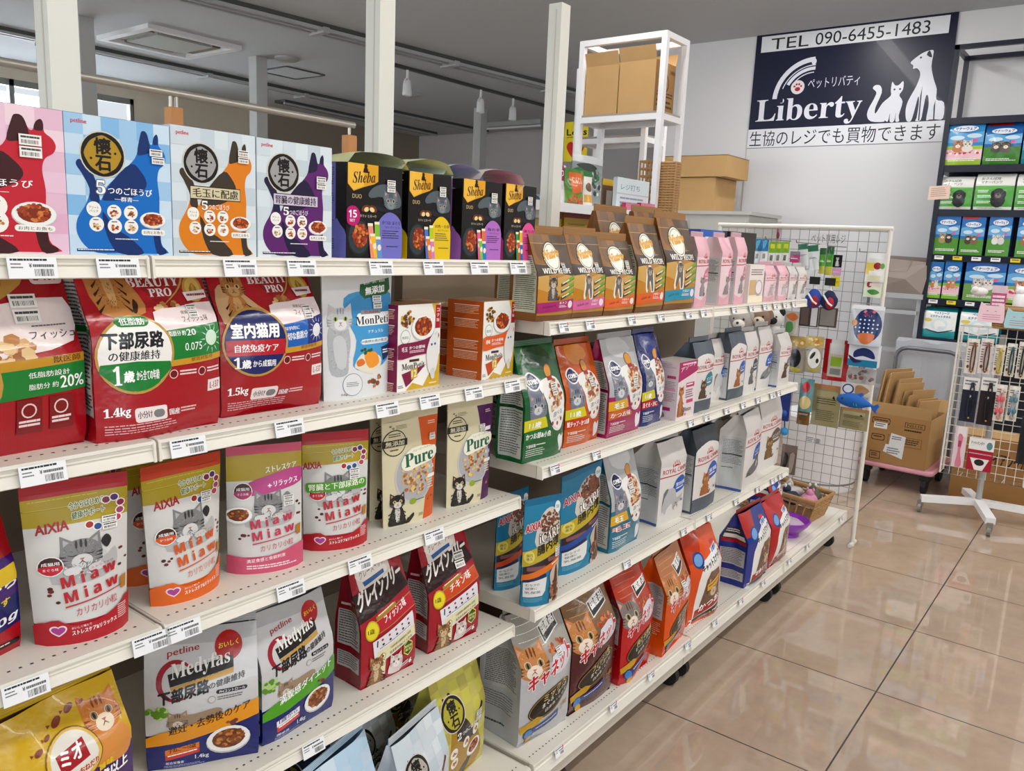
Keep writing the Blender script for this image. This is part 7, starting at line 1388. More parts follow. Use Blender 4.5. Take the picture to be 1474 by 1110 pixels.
rp('sky blue nappy pack with pink meadow, left on the top rack row', 1, (1358, 174, 1412, 236), d_diaper('#3a94cc', '#a8c84a', True), GN, kind='bag')
rp('sky blue nappy pack with green meadow and dogs, second on the top rack row', 1, (1413, 178, 1467, 236), d_diaper('#2a6aae', '#4a8a34', red=True, animals=('#5a5a54', '#6a6056')), GN, kind='bag')
rp('pack cut by the right edge of the photo on the top rack row', 1, (1469, 190, 1520, 234), d_diaper('#5ab0c0', '#1a8a9a'), GN, kind='bag')
rp('white and green pack with black puppy, left on the second rack row', 2, (1349, 254, 1398, 299), d_osanpo, GN, kind='bag')
rp('white and green pack with black puppy, middle of the second rack row', 2, (1400, 250, 1457, 300), d_osanpo, GN, kind='bag')
rp('white and green pack cut by the right edge of the photo', 2, (1459, 250, 1515, 300), d_osanpo, GN, kind='bag')
rp('slim nappy pack with pug on meadow, leftmost on the third rack row', 3, (1342, 308, 1378, 362), d_diaper(SK, GR, animals=('#b89a70', '#4a4038')), GN)
rp('slim nappy pack with red top, second on the third rack row', 3, (1379, 312, 1414, 364), d_diaper(SK, GR, red=True, animals=('#5a4a3a', '#8a7050')), GN)
rp('slim nappy pack with spotted dogs, third on the third rack row', 3, (1418, 308, 1452, 366), d_diaper(SK, GR, animals=('#e8e6e2', '#d8d8d8')), GN)
rp('slim nappy pack with brown dogs at the right end of the third rack row', 3, (1460, 310, 1496, 366), d_diaper(SK, GR, animals=('#a86a4a', '#8a5a40')), GN)
rp('narrow pack with pink stripe, leftmost on the fourth rack row', 4, (1334, 376, 1354, 424), d_diaper(SK, '#8ac040', True), GN)
rp('narrow pack with pink stripe, second on the fourth rack row', 4, (1355, 375, 1380, 425), d_diaper(SK, '#8ac040', True, animals=('#c88a5a', '#d8a070')), GN)
rp('wide nappy pack with white dogs and pink side on the fourth rack row', 4, (1385, 374, 1444, 428), d_diaper('#2a6ab8', '#7aa860', animals=('#d8d4d0', '#e8e6e4')), GN)
rp('wide nappy pack at the right end of the fourth rack row', 4, (1446, 377, 1506, 426), d_diaper('#3a84c4', '#9ab850', True), GN)
rp('white and teal pet sheet pack, left on the fifth rack row', 5, (1327, 441, 1375, 480), d_wet, GN, kind='bag')
rp('white and teal pet sheet pack, right on the fifth rack row', 5, (1379, 443, 1438, 482), d_wet, GN, kind='bag')
a = Art(0.12, 0.1, 6); a.rect(0, 0, 1, 1, '#e8cfc2'); a.dashes(.12, .15, .88, .85, 5, '#b09a8e', .4)
p = at_x(1336, 277, RX-0.02); o = flat_print('pink_note', a, (0, 0.06, 0.05), (0, -0.13, 0.01), (0, 0, -0.09), 0.001, '#e8cfc2', PAPER); o.location = (RX-0.004, p[1]-0.06, p[2]-0.01); tag(o, 'small pale pink note stuck on the left upright of the dark rack', 'note')

# ------------------------------------------------------------------ collar stand
SX = 5.2; SY0, SY1, SZ0, SZ1 = 0.78, 0.36, 0.25, 1.115
cs = empty('collar_stand', (SX, 0.57, 0), 0, 'white wire display stand of pet collars on a cross foot with casters', 'display stand')
yl, yr = SY0-0.57, SY1-0.57
MB().tube([(0, yl, SZ0), (0, yl, SZ1), (0, yr, SZ1), (0, yr, SZ0)], 0.006, 8, True).build('grid_frame', WIRE, cs, True)
MB().tube([(0.1, yl, SZ0), (0.1, yl, SZ1), (0.1, yr, SZ1), (0.1, yr, SZ0)], 0.006, 8, True).build('rear_grid_frame', WIRE, cs, True)
g = MB()
for i in range(1, 9): g.tube([(0, yl+(yr-yl)*i/9, SZ0), (0, yl+(yr-yl)*i/9, SZ1)], 0.002, 5, cap=False)
for i in range(1, 18): g.tube([(0, yl, SZ0+(SZ1-SZ0)*i/18), (0, yr, SZ0+(SZ1-SZ0)*i/18)], 0.002, 5, cap=False)
for z in (SZ0, SZ1):
    for i in range(0, 5): g.tube([(0, yl+(yr-yl)*i/4, z), (0.1, yl+(yr-yl)*i/4, z)], 0.002, 5, cap=False)
g.build('wire_grid', WIRE, cs, True)
MB().tube([(0.05, 0, 0.1), (0.05, 0, 1.08)], 0.016, 12).build('pole', mat('grey_pole', '#a9a8a6', .4), cs, True)
for k in range(4):
    t = math.radians(20+90*k); ex, ey = 0.05+0.3*math.cos(t), 0.3*math.sin(t)
    MB().bar((0.05, 0, 0.105), (ex, ey, 0.085), 0.05, 0.035).build('foot_arm', WHITEM, cs)
    c = MB().tube([(ex, ey-0.009, 0.028), (ex, ey+0.009, 0.028)], 0.028, 14); c.box(ex-0.012, ey-0.015, 0.035, ex+0.012, ey+0.015, 0.075); c.build('caster', WIRE_D, cs)
GC = 'collars and harnesses on the wire stand'
def collar(c, c2='#d8cfc0', card='#e9e4da', bow=None):
    def f(a, l, t):
        a.rrect(.3, .02, .7, .1, '#f6f4f0', .1); a.dashes(.1, .12, .9, .24, 2, '#8a7a70', .5, .1, .3); a.ell(.25, .8, .12, .05, '#7a4a3a', 10); a.dashes(.1, .3, .3, .72, 6, '#6a6058', .4, .3, .8); a.rect(.35, .86, .9, .96, '#d9cfc0'); a.dashes(.4, .88, .86, .94, 1, '#77706a')
        return {'F': card, 'L': card, 'T': card}
    f.strap = (c, c2, bow); return f
def cst(label, box, f, d=0.004):
    o = hang('collar_pack', label, 'pet collar', GC, box, SX-0.03, f, d=d, kind='box', material=CARD)
    st = getattr(f, 'strap', None)
    if st:
        w, h = [max(v.co[k] for v in o.data.vertices) for k in (0, 2)]; c, c2, bow = st; m1 = mat('strap_'+c, c, .7, noise=.3, nscale=90)
        P = [(w*.62+w*.16*math.cos(t), -.008-.004*math.sin(2*t), h*.47+h*.42*math.sin(t)) for t in [i*math.pi/8 for i in range(16)]]
        MB().tube(P, .0042, 6, True).build('collar_strap', m1, o, True)
        MB().rbox(w*.5, -.014, h*.78, w*.74, -.004, h*.9, .002).build('buckle', mat('strap_'+c2, c2, .5), o)
        MB().ball((w*.62, -.012, h*.1), .006, .005, .006, 8, 6).build('bell', mat('brass_bell', '#c0a050', .3, metal=.8), o, True)
        for z in ((.3, .62) if bow else ()):
            for sx in (-1, 1): MB().ball((w*.55+sx*w*.2, -.012, h*z), w*.2, .006, h*.085, 10, 6).build('bow_loop', mat('bow_'+bow, bow, .7), o, True)
    return o
def harness(card, c, c2):
    def f(a, l, t): a.rect(0, .0, 1, .28, '#eceae6'); a.dashes(.1, .06, .9, .2, 2, '#77737a'); a.ell(.5, .42, .1, None, '#e0e0e0', 10); a.rect(.3, .5, .7, .96, c2); return {'F': c, 'L': c, 'T': card}
    f.strap = (c2, c, None); return f
cst('card with a brown plaid collar, leftmost on the top row of the stand', (1387, 487, 1404, 538), collar('#6a3a30', '#8a5a48'))
cst('card with a brown collar and pink bow, second on the top row of the stand', (1406, 487, 1424, 538), collar('#5a4038', '#9a6a5a', '#eadcd8'))
cst('card with a yellow collar on the top row of the stand', (1427, 496, 1442, 540), collar('#c8b040', '#d8c868'))
cst('card with a dark teal collar on the top row of the stand', (1444, 494, 1458, 542), collar('#2a4a54', '#3a6a74'))
cst('card with a black collar at the right edge of the stand', (1460, 492, 1474, 545), collar('#26262a', '#44444c'))
cst('navy harness under a white card on the second row of the stand', (1379, 543, 1402, 607), harness('#e8e6e2', '#262c44', '#141a30'))
cst('maroon-black harness under a white card on the second row of the stand', (1404, 543, 1427, 612), harness('#e8e6e2', '#2e1e24', '#1a0e14'))
cst('white card with coral pink bows on the second row of the stand', (1427, 553, 1443, 606), collar('#e0a0a0', '#e8d8d0', bow='#d8606a'))
cst('white card with grey-blue bows on the second row of the stand', (1446, 555, 1462, 606), collar('#9ab0bc', '#d8dce0', bow='#5a8094'))
cst('pink leash pack at the lower left of the stand', (1368, 613, 1386, 672), lambda a, l, t: (a.rect(.2, .0, .9, .25, '#eee8e6'), a.spl([(.3, .2), (.7, .25), (.6, .6), (.8, .95), (.3, .98), (.4, .6)], '#d88aa0', 3), a.rect(.35, .35, .6, .5, '#b84a70'), {'F': '#e6d0d4', 'L': '#e6d0d4', 'T': '#e6d0d4'})[-1])
cst('red and white bandana pack at the foot of the stand', (1389, 631, 1426, 678), lambda a, l, t: (a.rect(0, 0, 1, .36, '#efedea'), a.text('ドットバンダナ', .1, .1, .62, .2, '#2a2a2a', 1), a.ell(.82, .2, .12, .12, '#6a9aa0', 12), a.poly([(.12, .62), (.88, .62), (.66, .98), (.34, .98)], '#efe9e6'), a.ell(.5, .74, .2, .1, '#2e2428', 14), a.dashes(.05, .46, .95, .5, 1, '#e8c0c8', .8, .01, .03, 0), {'F': '#b01c40', 'L': '#b01c40', 'T': '#efedea'})[-1])
cst('dark harness at the lower right edge of the stand', (1461, 600, 1476, 668), lambda a, l, t: (a.spl([(.3, 0), (.7, 0), (.9, .5), (.6, 1), (.3, .95), (.1, .5)], '#14161e', 3), {'F': '#2a2c34', 'L': '#2a2c34', 'T': '#2a2c34'})[-1])
tb = basket('wicker_basket', 'small wicker basket hanging on top of the collar stand', tuple(np.array((SX+0.02, 0.53, SZ1+0.004))), 0.2, 0.12, 0.11, 0, 0, False)
def cat_tag(label, px, c, x):
    p = at_x(px[0], px[1], x); P = [(-.065, -.03), (-.06, -.05), (.06, -.05), (.065, -.03), (.06, .03), (.055, .06), (.03, .042), (-.03, .042), (-.055, .06), (-.06, .03)]
    m = MB().prism(P, 'x', -0.0015, 0.0015); o = m.build('cat_shaped_tag', mat('tag_'+c, c, .6), None, label=label, cat='tag'); o.location = (x, p[1], p[2])
    f = MB()
    for sx in (-1, 1): f.ball((-0.002, sx*0.02, 0.012), 0.001, 0.006, 0.002)
    for z in (-0.01, -0.022, -0.034): f.box(-0.0022, -0.045, z, -0.0016, 0.04, z+0.003)
    f.build('tag_marking', mat('tag_ink', '#c07a94', .7), o)
cat_tag('pink cat-head tag on the front of the small wicker basket', (1427, 451), '#f0cdd6', SX-0.052); cat_tag('pale blue cat-head tag at the right end of the small wicker basket', (1466, 460), '#a8d4dc', SX-0.052)
hang('lace_pack', 'pink lettered pack standing in the small wicker basket', 'pack', None, (1424, 411, 1446, 447), SX+0.01, lambda a, l, t: (a.rect(0, 0, 1, .3, '#d8c4cc'), a.dashes(.1, .4, .9, .85, 3, '#f4dce6', .6, .2, .4), {'F': '#c04a86'})[-1])
e = empty('white_pompom', tuple(at_x(1410, 420, SX+0.03)), 0, 'white fluffy toy in the left end of the small wicker basket', 'pet toy'); MB().ball((0, 0, 0), 0.03, 0.045, 0.025).build('pompom_body', mat('white_fluff', '#e8e2de', .95, bump=.6, bscale=200), e, True); MB().ball((-0.02, 0.02, 0.012), 0.018).build('pompom_head', mat('white_fluff', '#e8e2de'), e, True)
e = empty('white_cat_figure', tuple(at_x(1468, 428, SX+0.02)), 0, 'white cat figure at the right end of the small wicker basket', 'figure'); MB().lathe([(0.0, -0.05), (0.03, -0.05), (0.032, -0.01), (0.02, 0.02), (0.0, 0.025)], n=14).build('figure_body', WHITEM, e, True); MB().ball((0, 0, 0.035), 0.026).build('figure_head', WHITEM, e, True)
for s in (-1, 1): MB().prism([(s*.006, .055), (s*.022, .075), (s*.024, .048)], 'x', -.006, .006).build('figure_ear', WHITEM, e)

# ------------------------------------------------------------------ back wall sign
a = Art(1.44, 0.74, 2); a.rect(0, 0, 1, 1, '#141a3c')
a.rect(.03, .02, .965, .185, '#eceef2'); a.text('TEL', .085, .05, .29, .165, '#1b1c28', 0, res=4); a.text('090-6455-1483', .325, .045, .88, .165, '#1b1c28', 0, res=4)
k = a.w/a.h
a.text(RB('Liberty'), .035, .685, .6, .985, '#e6e8f2', 0, res=4)
def arc(cx, cy, r0, r1, a0, a1, c, n=14, taper=1.0):
    P = []
    for i in range(n+1): t = math.radians(a0+(a1-a0)*i/n); P.append((cx+r1*math.cos(t), cy-r1*k*math.sin(t)))
    for i in range(n, -1, -1): t = math.radians(a0+(a1-a0)*i/n); P.append((cx+r0*math.cos(t), cy-r0*k*math.sin(t)))
    a.poly(P, c)
a.rect(.13, .62, .18, .73, '#141a3c')
arc(.335, .7, .19, .215, 90, 178, '#e6e8f2'); arc(.335, .7, .17, .175, 88, 160, '#e6e8f2'); arc(.335, .7, .147, .164, 88, 150, '#e6e8f2'); arc(.335, .7, .132, .137, 90, 140, '#e6e8f2'); a.ell(.33, .33, .013, .033, '#e6e8f2', 12)
a.ell(.255, .58, .037, None, '#e6dfe4', 24)
a.ell(.255, .6, .015, .022, '#b02a3a', 12)
for x, y in ((.237, .57), (.248, .55), (.262, .55), (.273, .57)): a.ell(x, y, .006, .011, '#b02a3a', 8)
a.text('ペットリバティ', .31, .5, .575, .605, '#dfe2ee', 0, res=3)
W_ = '#e3e5ee'
a.spl([(.655, .62), (.68, .63), (.69, .7), (.668, .84), (.672, .9), (.70, .8), (.735, .735), (.733, .68), (.735, .6), (.75, .635), (.768, .635), (.787, .6), (.79, .68), (.776, .735), (.795, .8), (.785, .93), (.79, .985), (.772, .985), (.77, .9), (.765, .985), (.745, .985), (.742, .9), (.736, .985), (.72, .97), (.715, .985), (.655, .975), (.632, .92), (.635, .85), (.657, .75), (.664, .69), (.645, .65)], W_, 3)
a.ell(.75, .675, .005, None, '#141a3c', 8).ell(.776, .675, .005, None, '#141a3c', 8)
a.spl([(.81, .43), (.83, .39), (.855, .355), (.88, .335), (.905, .33), (.91, .36), (.908, .48), (.925, .6), (.945, .7), (.95, .8), (.985, .83), (.99, .98), (.955, .985), (.93, .985), (.915, .985), (.918, .85), (.91, .76), (.9, .76), (.895, .88), (.89, .985), (.865, .99), (.87, .96), (.872, .82), (.865, .76), (.855, .9), (.845, .99), (.825, .985), (.815, .9), (.82, .8), (.85, .66), (.862, .55), (.845, .49), (.825, .49), (.825, .46)], W_, 3)
a.ell(.855, .39, .005, None, '#141a3c', 8); a.spl([(.89, .33), (.9, .36), (.905, .4), (.88, .37)], '#141a3c', 2); a.poly([(.8785, .66), (.884, .99), (.878, .99), (.874, .75)], '#141a3c').poly([(.946, .8), (.952, .985), (.946, .985), (.941, .86)], '#141a3c')
SGX = 6.585
sgn = empty('store_sign', (SGX, 2.70, 0), 0, 'navy store sign with white cat and dog outlines and phone number on the back wall', 'sign')
zt = [at_x(u, v, SGX)[2] for u, v in ((1090, 52), (1381, 16), (1078, 187), (1078, 214))]
ztop = (zt[0]+zt[1])/2; zb = zt[2]; zc = zt[3]; yL = at_x(1090, 52, SGX)[1]; yR = at_x(1381, 16, SGX)[1]
flat_print('sign_board', a, (0, yL-2.70, ztop), (0, yR-yL, 0), (0, 0, zb-ztop), 0.008, '#141a3c', CARD, sgn)
b = Art(1.44, 0.14, 8); b.rect(0, 0, 1, 1, '#e6e8ee'); b.text('生協のレジでも買物できます', .012, .1, .985, .9, '#22242e', 0, res=3); b.rect(0, .97, 1, 1, '#6a6c74')
flat_print('lower_text_strip', b, (-0.001, yL-2.70, zb), (0, yR-yL, 0), (0, 0, zc-zb), 0.007, '#e6e8ee', CARD, sgn)
MB().box(0.0, yR-2.70, zc-1.9, 0.012, yL-2.70, zc).build('white_panel', mat('panel_white', '#d9dade', .5), sgn)
c = Art(0.3, 0.1); c.rect(0, 0, 1, 1, '#dfc6ca')
for x in (.1, .18, .82, .9): c.ell(x, .4, .05, .3, '#c87a88', 10); c.ell(x+.04, .7, .04, .2, '#a85a70', 8)
c.dashes(.3, .3, .7, .6, 1, '#b09aa0'); p = at_x(1070, 318, SGX-.01); o = flat_print('pink_poster', c, (SGX-0.004, p[1], p[2]), (0, -0.32, 0), (0, 0, -0.16), 0.001, '#e6e0e2', PAPER); tag(o, 'poster with a pink flowered edge low on the white wall panel', 'poster')
p = at_x(1166, 344, SGX-.02); c = Art(.3, .07); c.text('ペット専用レジ', .02, .1, .98, .9, '#44444a', 0, res=3); c.L.insert(0, (np.array([(0, 0), (1, 0), (1, 1), (0, 1)], float), np.array([(0, 1, 2), (0, 2, 3)]), ink('#d9dade'), np.zeros(4), 1))
o = flat_print('register_sign', c, (SGX-0.003, p[1]+.0, p[2]+.05), (0, -0.27, 0), (0, 0, -0.085), 0.002, '#d9dade', PAPER); tag(o, 'small white notice with one line of dark lettering, seen through the wire panel', 'notice')

# ------------------------------------------------------------------ white metal racks and cartons behind the aisle
def rack(label, x0, y0, wy, dx, top, boards, t=0.028):
    r = empty('white_metal_rack', (x0, y0, 0), 0, label, 'metal rack', 'white metal racks')
    for x in (0, dx-t):
        for y in (0, wy-t): MB().box(x, y, 0, x+t, y+t, top).build('rack_post', WHITEM, r)
    for z in [top-t]+boards:
        for x in (0, dx-t): MB().box(x, t, z-(0 if z != top-t else 0), x+t, wy-t, z+t).build('cross_rail', WHITEM, r)
        for y in (0, wy-t): MB().box(t, y, z, dx-t, y+t, z+t).build('side_rail', WHITEM, r)
    for z in boards: MB().box(0.01, 0.01, z+t, dx-0.01, wy-0.01, z+t+0.012).build('rack_shelf', mat('warm_grey_board', '#9a9088', .6), r)
    return r
rack('tall white metal rack with two cartons on its upper board', 3.6, 1.925, 0.49, 0.24, 2.485, [1.6, 2.085])
rack('second white metal rack standing behind the one with two cartons', 3.95, 2.2, 0.46, 0.24, 2.44, [1.6, 2.03])
CBT = 2.126
sd = Art(0.24, 0.27, 12); sd.rect(0, 0, 1, 1, '#a8824f'); sd.ell(.5, .4, .2, None, '#4a3620', 18).ell(.5, .4, .17, None, '#a8824f', 18); sd.dashes(.4, .36, .6, .44, 2, '#4a3620'); sd.text('天地無用', .72, .12, .98, .2, '#3a2a18', 1); sd.dashes(.1, .58, .95, .7, 2, '#4a3620', .5); sd.dashes(.1, .74, .95, .92, 2, '#4a3620', .5)
carton('brown_carton', 'brown carton with raised flaps, left of two on the white rack', (3.62, 2.285, CBT), 0, 0.2, 0.19, 0.235, None, .9, 'cardboard box', 'cartons on the white rack')
carton('brown_carton', 'brown carton with printed side, right of two on the white rack', (3.62, 2.083, CBT), 0, 0.2, 0.2, 0.24, None, .9, 'cardboard box', 'cartons on the white rack', sd)
cab = empty('grey_cabinet', (5.85, 2.35, 0), 0, 'pale grey cabinet below the brown cartons in front of the back wall', 'cabinet'); MB().box(0, 0, 0, 0.6, 0.95, 1.74).build('cabinet_body', mat('pale_grey_cabinet', '#bdbcb8', .6), cab); MB().box(-0.02, -0.02, 1.74, 0.62, 0.97, 1.765).build('cabinet_top', mat('pale_grey_cabinet', '#bdbcb8'), cab)
MB().box(-0.012, 0.02, 0.08, 0, 0.46, 1.7).build('cabinet_door', mat('pale_grey_cabinet', '#bdbcb8'), cab); MB().box(-0.012, 0.49, 0.08, 0, 0.93, 1.7).build('cabinet_door', mat('pale_grey_cabinet', '#bdbcb8'), cab)
carton('storage_carton', 'large brown carton on the grey cabinet under the lidded one', (5.95, 2.9, 1.766), 0, 0.4, 0.44, 0.26)
lb = carton('lidded_carton', 'brown carton with a white label stacked on the large carton', (5.93, 2.87, 2.027), 0, 0.42, 0.56, 0.16)
a = Art(.1, .06); a.rect(0, 0, 1, 1, '#e6e8ec'); a.dashes(.1, .2, .9, .8, 2, '#77797c'); flat_print('label', a, (-0.002, 0.2, 0.12), (0, -0.1, 0), (0, 0, -0.06), 0.001, '#e6e8ec', PAPER, lb)
# goods on the shelf behind the aisle
def onboard(name, label, cat, grp, box, y, z, design, d=0.05, kind='pouch', **k):
    u0, v0, u1, v1 = box; a = at_y(u0, v1, y); b = at_y(u1, v1, y); c = at_y((u0+u1)/2, v0, y)
    o = make_pack(name, kind, b[0]-a[0], max(.03, c[2]-z), d, design, seal=False, **k); o.location = (a[0], y, z); tag(o, label, cat, grp); return o
GO = 'goods on the white shelf behind the aisle'
onboard('snack_pack', 'white and magenta snack pack next to the ivory post', 'snack pack', GO, (786, 236, 812, 286), 1.87, 1.63, lambda a, l, t: (a.rect(.25, .0, .85, .4, '#a8246a'), a.text('おやつ', .3, .1, .8, .3, '#ffffff', 1), a.rect(.1, .5, .9, .62, '#e0d0d8'), {'F': '#e4e2e4'})[-1])
onboard('snack_pack', 'silver and green snack pack standing behind the orange one', 'snack pack', GO, (820, 224, 864, 290), 1.9, 1.63, lambda a, l, t: (a.rect(0, .0, 1, .14, '#d6dadc'), a.spl([(.0, .3), (.5, .2), (.9, .3), (.7, .5), (.2, .5)], '#1f7a34', 3), a.spl([(.1, .2), (.5, .14), (.8, .22), (.5, .3)], '#2a3a2a', 3), a.kib(.75, .5, .2, .25, 20, ['#d9dde0', '#8a9096', '#3a4a40'], .06), {'F': '#9aa0a2'})[-1], wr=.006)
onboard('snack_pack', 'orange and green carrot-coloured snack pack on the white shelf', 'snack pack', GO, (810, 243, 838, 290), 1.86, 1.63, lambda a, l, t: (a.poly([(.2, .1), (.9, .1), (.8, .6), (.3, .7)], '#e0701a'), a.text('にんじん', .35, .22, .8, .4, '#f4ead0', 1), a.spl([(0, .6), (.5, .7), (1, .6), (1, .85), (0, .9)], '#6a9a2a', 2), a.kib(.5, .85, .45, .12, 30, ['#e06a3a', '#d83a2a'], .05), {'F': '#5a8a34'})[-1], wr=.005)
onboard('snack_pack', 'white snack pack with a dog picture right of the orange one', 'snack pack', GO, (836, 254, 850, 290), 1.88, 1.63, lambda a, l, t: (a.ell(.5, .35, .3, .15, '#7a5a3a', 14), a.rect(.1, .6, .9, .85, '#d8a83a'), {'F': '#e2dfd8'})[-1])
onboard('lidded_jar', 'amber jar with a yellow lid on the white shelf', 'jar', GO, (866, 258, 886, 290), 1.95, 1.63, lambda a, l, t: (a.rect(0, .0, 1, .2, '#d8b82a'), a.rect(.3, .35, .7, .8, '#cfc8be'), a.rect(0, .8, 1, 1, '#8a4a2a'), {'F': '#7a5a3a', 'L': '#7a5a3a', 'T': '#d8b82a'})[-1], kind='box')
def note(a, l, t): a.text('レジ打ち', .12, .18, .7, .36, '#7a94a8'); a.rect(0, .46, 1, .5, '#c8d2d8'); a.dashes(.1, .58, .9, .86, 2, '#9ab0bc', .4, .1, .3); return {'F': '#dfeaee', 'L': '#cfd8dc', 'T': '#dfe6ea'}
onboard('handwritten_board', 'pale blue handwritten note board on the white shelf', 'note board', GO, (887, 258, 933, 290), 1.85, 1.63, note, kind='box', d=0.02)
for i, (u, w_) in enumerate(((900, 'left'), (922, 'right'))): onboard('pink_packet', 'pink packet, %s of two behind the tall kraft bags' % w_, 'treat packet', GO, (u, 293, u+20, 305), 1.82, 1.511, d_plain('#c83a68', None, '#e08aa8'), d=0.02, kind='box')
for i, (u0, u1, w_) in enumerate(((775, 808, 'left'), (812, 852, 'right'))): onboard('yellow_pack', 'yellow and brown pack, %s of two on the lower white shelf' % w_, 'snack pack', GO, (u0, 306, u1, 322), 1.9, 1.51, d_plain('#b8982a', None, '#8a2a2a', '#5a3a10'), kind='box', d=0.06)
lay = make_pack('snack_pack', 'pouch', 0.26, 0.13, 0.05, lambda a, l, t: (a.spl([(0, .1), (.6, 0), (1, .4), (.7, 1), (0, .9)], '#2a8ac8', 2), a.text('デンタル', .15, .35, .6, .6, '#dff0f8', 1), {'F': '#c9d6e0'})[-1], seal=False, wr=.006)
p = at_y(722, 284, 1.88); lay.location = (p[0], 1.86, 1.632); lay.rotation_euler = (math.radians(-62), 0, 0); tag(lay, 'blue snack pack lying on the left end of the white shelf', 'snack pack', GO)
# wicker crates near the racks
def crate(label, box, x, d, nr):
    u0, v0, u1, v1 = box; a = at_x(u0, v1, x); b = at_x(u1, v1, x); c = at_x(u0, v0, x); W_ = a[1]-b[1]; hh = c[2]-1.643
    r = empty('wicker_tray', (x, a[1], 1.648), 0, label, 'wicker tray', 'wicker trays by the white rack'); m = MB()
    for k in range(nr): z = hh*k/(nr-1); m.tube([(0, 0, z), (0, -W_, z), (d, -W_, z), (d, 0, z)], 0.006, 6, True)
    m.build('tray_weave', WICKER, r, True); m = MB()
    for i in range(5): m.tube([(0, -W_*i/4, 0), (0, -W_*i/4, hh)], 0.005, 6)
    m.tube([(d, 0, 0), (d, 0, hh)], 0.005, 6).tube([(d, -W_, 0), (d, -W_, hh)], 0.005, 6); m.build('tray_stakes', WICKER, r, True); return r
crate('open wicker tray left of the front post of the white rack', (918, 234, 938, 290), 3.72, 0.08, 8)
crate('pale wicker tray right of the front post of the white rack', (947, 236, 969, 292), 3.64, 0.05, 20)

# ------------------------------------------------------------------ the store beyond
PIL = mat('grey_pillar', '#b9bbb9', .6)
for i, (x, y, w_) in enumerate(((3.47, 7.4, 'left'), (5.15, 7.33, 'middle'), (8.5, 7.22, 'right'))): MB().rbox(x-.065, y-.065, 0, x+.065, y+.065, CZ, .006).build('store_pillar', PIL, None, label='slim grey pillar in the store beyond, %s one of three' % w_, cat='pillar', group='slim grey pillars')
hr = empty('steel_rail', (0.8, 4.0, 0), 0, 'long horizontal steel rail on posts with orange sleeves beyond the shelves', 'rail')
MB().tube([(0, 0, 2.14), (2.7, 0, 2.14)], 0.02, 12).build('rail_tube', STEEL, hr, True)
OS = mat('orange_sleeve', '#dd9a60', .6)
for px, zz in (((250, 155), 0), ((503, 195), 1)):
    q = at_y(px[0], px[1], 4.0)
    for dx in ((-0.016, 0.016) if zz == 0 else (0.0,)): MB().tube([(q[0]-0.8+dx, 0, q[2]-.1), (q[0]-0.8+dx, 0, 2.14)], 0.009, 8).build('rail_post', STEEL, hr, True)
    MB().rbox(q[0]-0.8-.035, -.035, 0, q[0]-0.8+.035, .035, q[2], .008).build('orange_sleeve', OS, hr)
ac = empty('ceiling_air_conditioner', (4.31, 7.5, CZ), 0, 'square ceiling cassette air conditioner with white frame and grey grille', 'air conditioner')
f = MB()
for s in (-1, 1): f.box(-.46, s*.46-.07*(s > 0), -.04, .46, s*.46+.07*(s < 0), 0).box(s*.46-.07*(s > 0), -.39, -.04, s*.46+.07*(s < 0), .39, 0)
f.build('frame', WHITEM, ac); MB().box(-.27, -.27, -.035, .27, .27, -.005).build('grille', mat('grey_grille', '#a9aaa4', .7), ac)
for s in (-1, 1): MB().box(-.24, s*.33-.045, -.02, .24, s*.33+.045, -.004).build('air_vane', mat('brown_vane', '#6a5a40', .6), ac); MB().box(s*.33-.045, -.24, -.02, s*.33+.045, .24, -.004).build('air_vane', mat('brown_vane', '#6a5a40'), ac)
TRK = mat('grey_track', '#b2b4b4', .45); TRD = mat('dark_track', '#4a4c4c', .6)
def track(label, a, b, n, clips, dk=True):
    r = empty('ceiling_track', (a[0], a[1], CZ), math.atan2(b[1]-a[1], b[0]-a[0]), label, 'ceiling track', 'ceiling tracks'); L = math.hypot(b[0]-a[0], b[1]-a[1])
    MB().box(0, -.1, -.035, L, .1, 0).build('track_channel', TRD if dk else TRK, r)
    for y in ((-.085, .0, .085)[:n]): MB().box(0, y-.014, -.06, L, y+.014, -.035).build('track_bar', TRK, r)
    for c in clips: MB().box(c*L-.03, -.11, -.075, c*L+.03, .11, -.03).build('track_clip', TRK, r)
track('double ceiling track running behind the ivory posts', (2.2, 5.98), (10.3, 5.15), 3, (.12, .3, .48, .66))
track('ceiling track near the ceiling air conditioner', (0.8, 8.5), (10.2, 8.58), 2, (.3, .48, .62))
track('short dark ceiling track nearest the far left wall', (6.9, 9.35), (10.1, 9.6), 1, ())
sb = empty('spotlight_bar', (5.9, 6.24, CZ), 0, 'dark ceiling bar carrying three white spotlights', 'spotlight bar'); MB().box(0, -.02, -.03, 4.0, .02, 0).build('bar_body', TRD, sb)
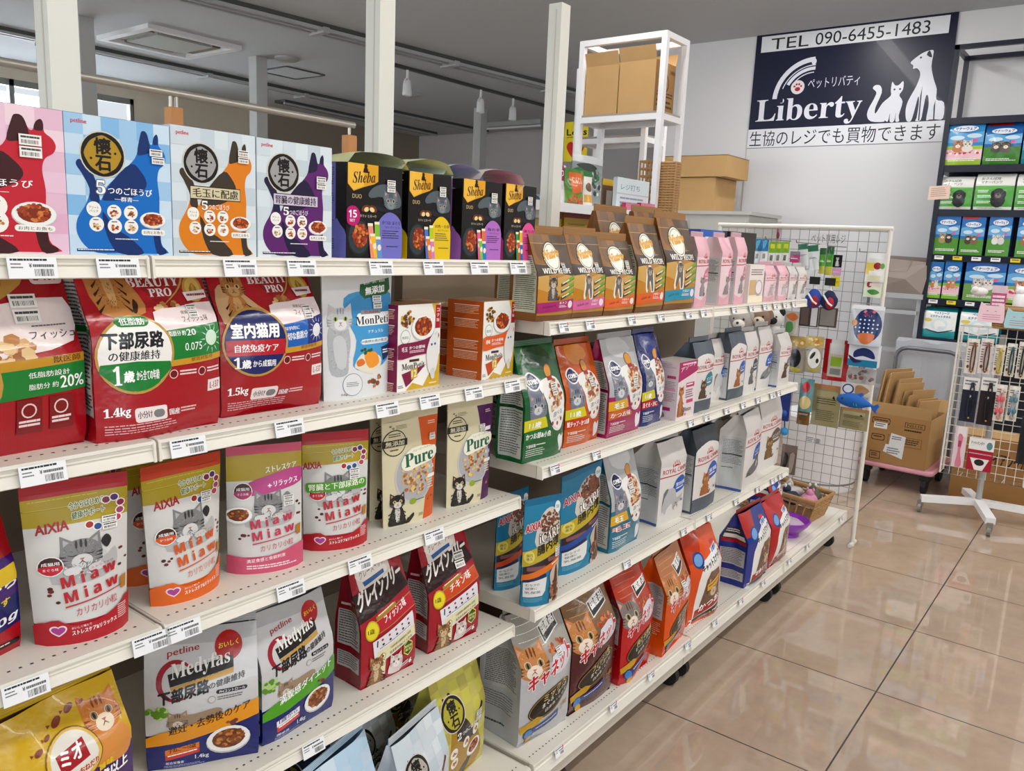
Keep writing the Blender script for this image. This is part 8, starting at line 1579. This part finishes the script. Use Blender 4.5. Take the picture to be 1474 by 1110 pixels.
for i, (x, y, w_) in enumerate(((6.17, 6.24, 'left'), (7.34, 6.24, 'middle'), (7.94, 6.24, 'right'))):
    r = empty('spotlight', (x, y, CZ-.03), .3, 'white spotlight on the dark ceiling bar, %s of three' % w_, 'spotlight', 'ceiling spotlights')
    MB().tube([(0, 0, 0), (0, 0, -.08)], .014, 8).build('stem', WHITEM, r, True); MB().tube([(-.05, 0, -.14), (-.045, 0, -.1), (0, 0, -.08), (.045, 0, -.1), (.05, 0, -.14)], .008, 6).build('yoke', WHITEM, r, True)
    c = MB(); c.lathe([(0.0, .05), (.035, .045), (.042, .02), (.048, -.1), (.04, -.1), (.03, -.02)], (0, 0, -.15), 18); c.build('lamp_can', WHITEM, r, True)
tl = empty('tube_lamp', (9.6, 7.6, CZ), 0, 'bare tube lamp fitting on the far ceiling', 'tube lamp'); MB().box(-.06, -.6, -.06, .06, .6, 0).build('lamp_housing', TRK, tl); MB().tube([(0, -.56, -.08), (0, .56, -.08)], .016, 10).build('lamp_tube', WHITEM, tl, True)
pt = at_x(814, 176, 6.5); pb = at_x(838, 222, 6.5); c = Art(.24, .3, 2); c.rect(0, 0, 1, 1, '#e6d52a'); c.text("Let's", .1, .18, .95, .34, '#222222', 2); c.dashes(.1, .38, .9, .42, 1, '#222222'); c.spl([(.5, .95), (.15, .7), (.15, .55), (.32, .5), (.5, .6), (.68, .5), (.85, .55), (.85, .7)], '#c8261e', 3)
ps = empty('poster_stand', (6.5, pt[1]-.1, 0), 0, 'yellow poster with a red heart beyond the third ivory post', 'poster stand'); MB().tube([(.01, 0, 0.02), (.01, 0, pt[2])], .01, 8).build('stand_post', STEEL, ps, True); MB().lathe([(.14, 0), (.14, .01), (.02, .02)], (.01, 0, 0), 20).build('stand_base', STEEL, ps, True)
flat_print('poster', c, (-.004, .1, pt[2]), (0, -.26, 0), (0, 0, -.36), .003, '#e6d52a', PAPER, ps)
for x, y, w_ in ((5.3, 7.06, 'nearest'), (7.3, 7.3, 'farther')): MB().lathe([(.12, 0), (.12, -.02), (.09, -.035), (0, -.035)], (x, y, CZ), 20).build('ceiling_speaker', TRK, None, True, label='round grey ceiling fitting, %s of two' % w_, cat='ceiling fitting', group='round ceiling fittings')
v = empty('ceiling_hatch', (5.8, 7.65, CZ), 0, 'square flush hatch in the ceiling between the tracks', 'ceiling hatch'); f = MB()
for s in (-1, 1): f.box(-.25, s*.25-.01, -.012, .25, s*.25+.01, 0).box(s*.25-.01, -.24, -.012, s*.25+.01, .24, 0)
f.build('hatch_frame', TRD, v); MB().box(-.238, -.238, -.006, .238, .238, 0).build('hatch_panel', CEILM, v)
put_tags()
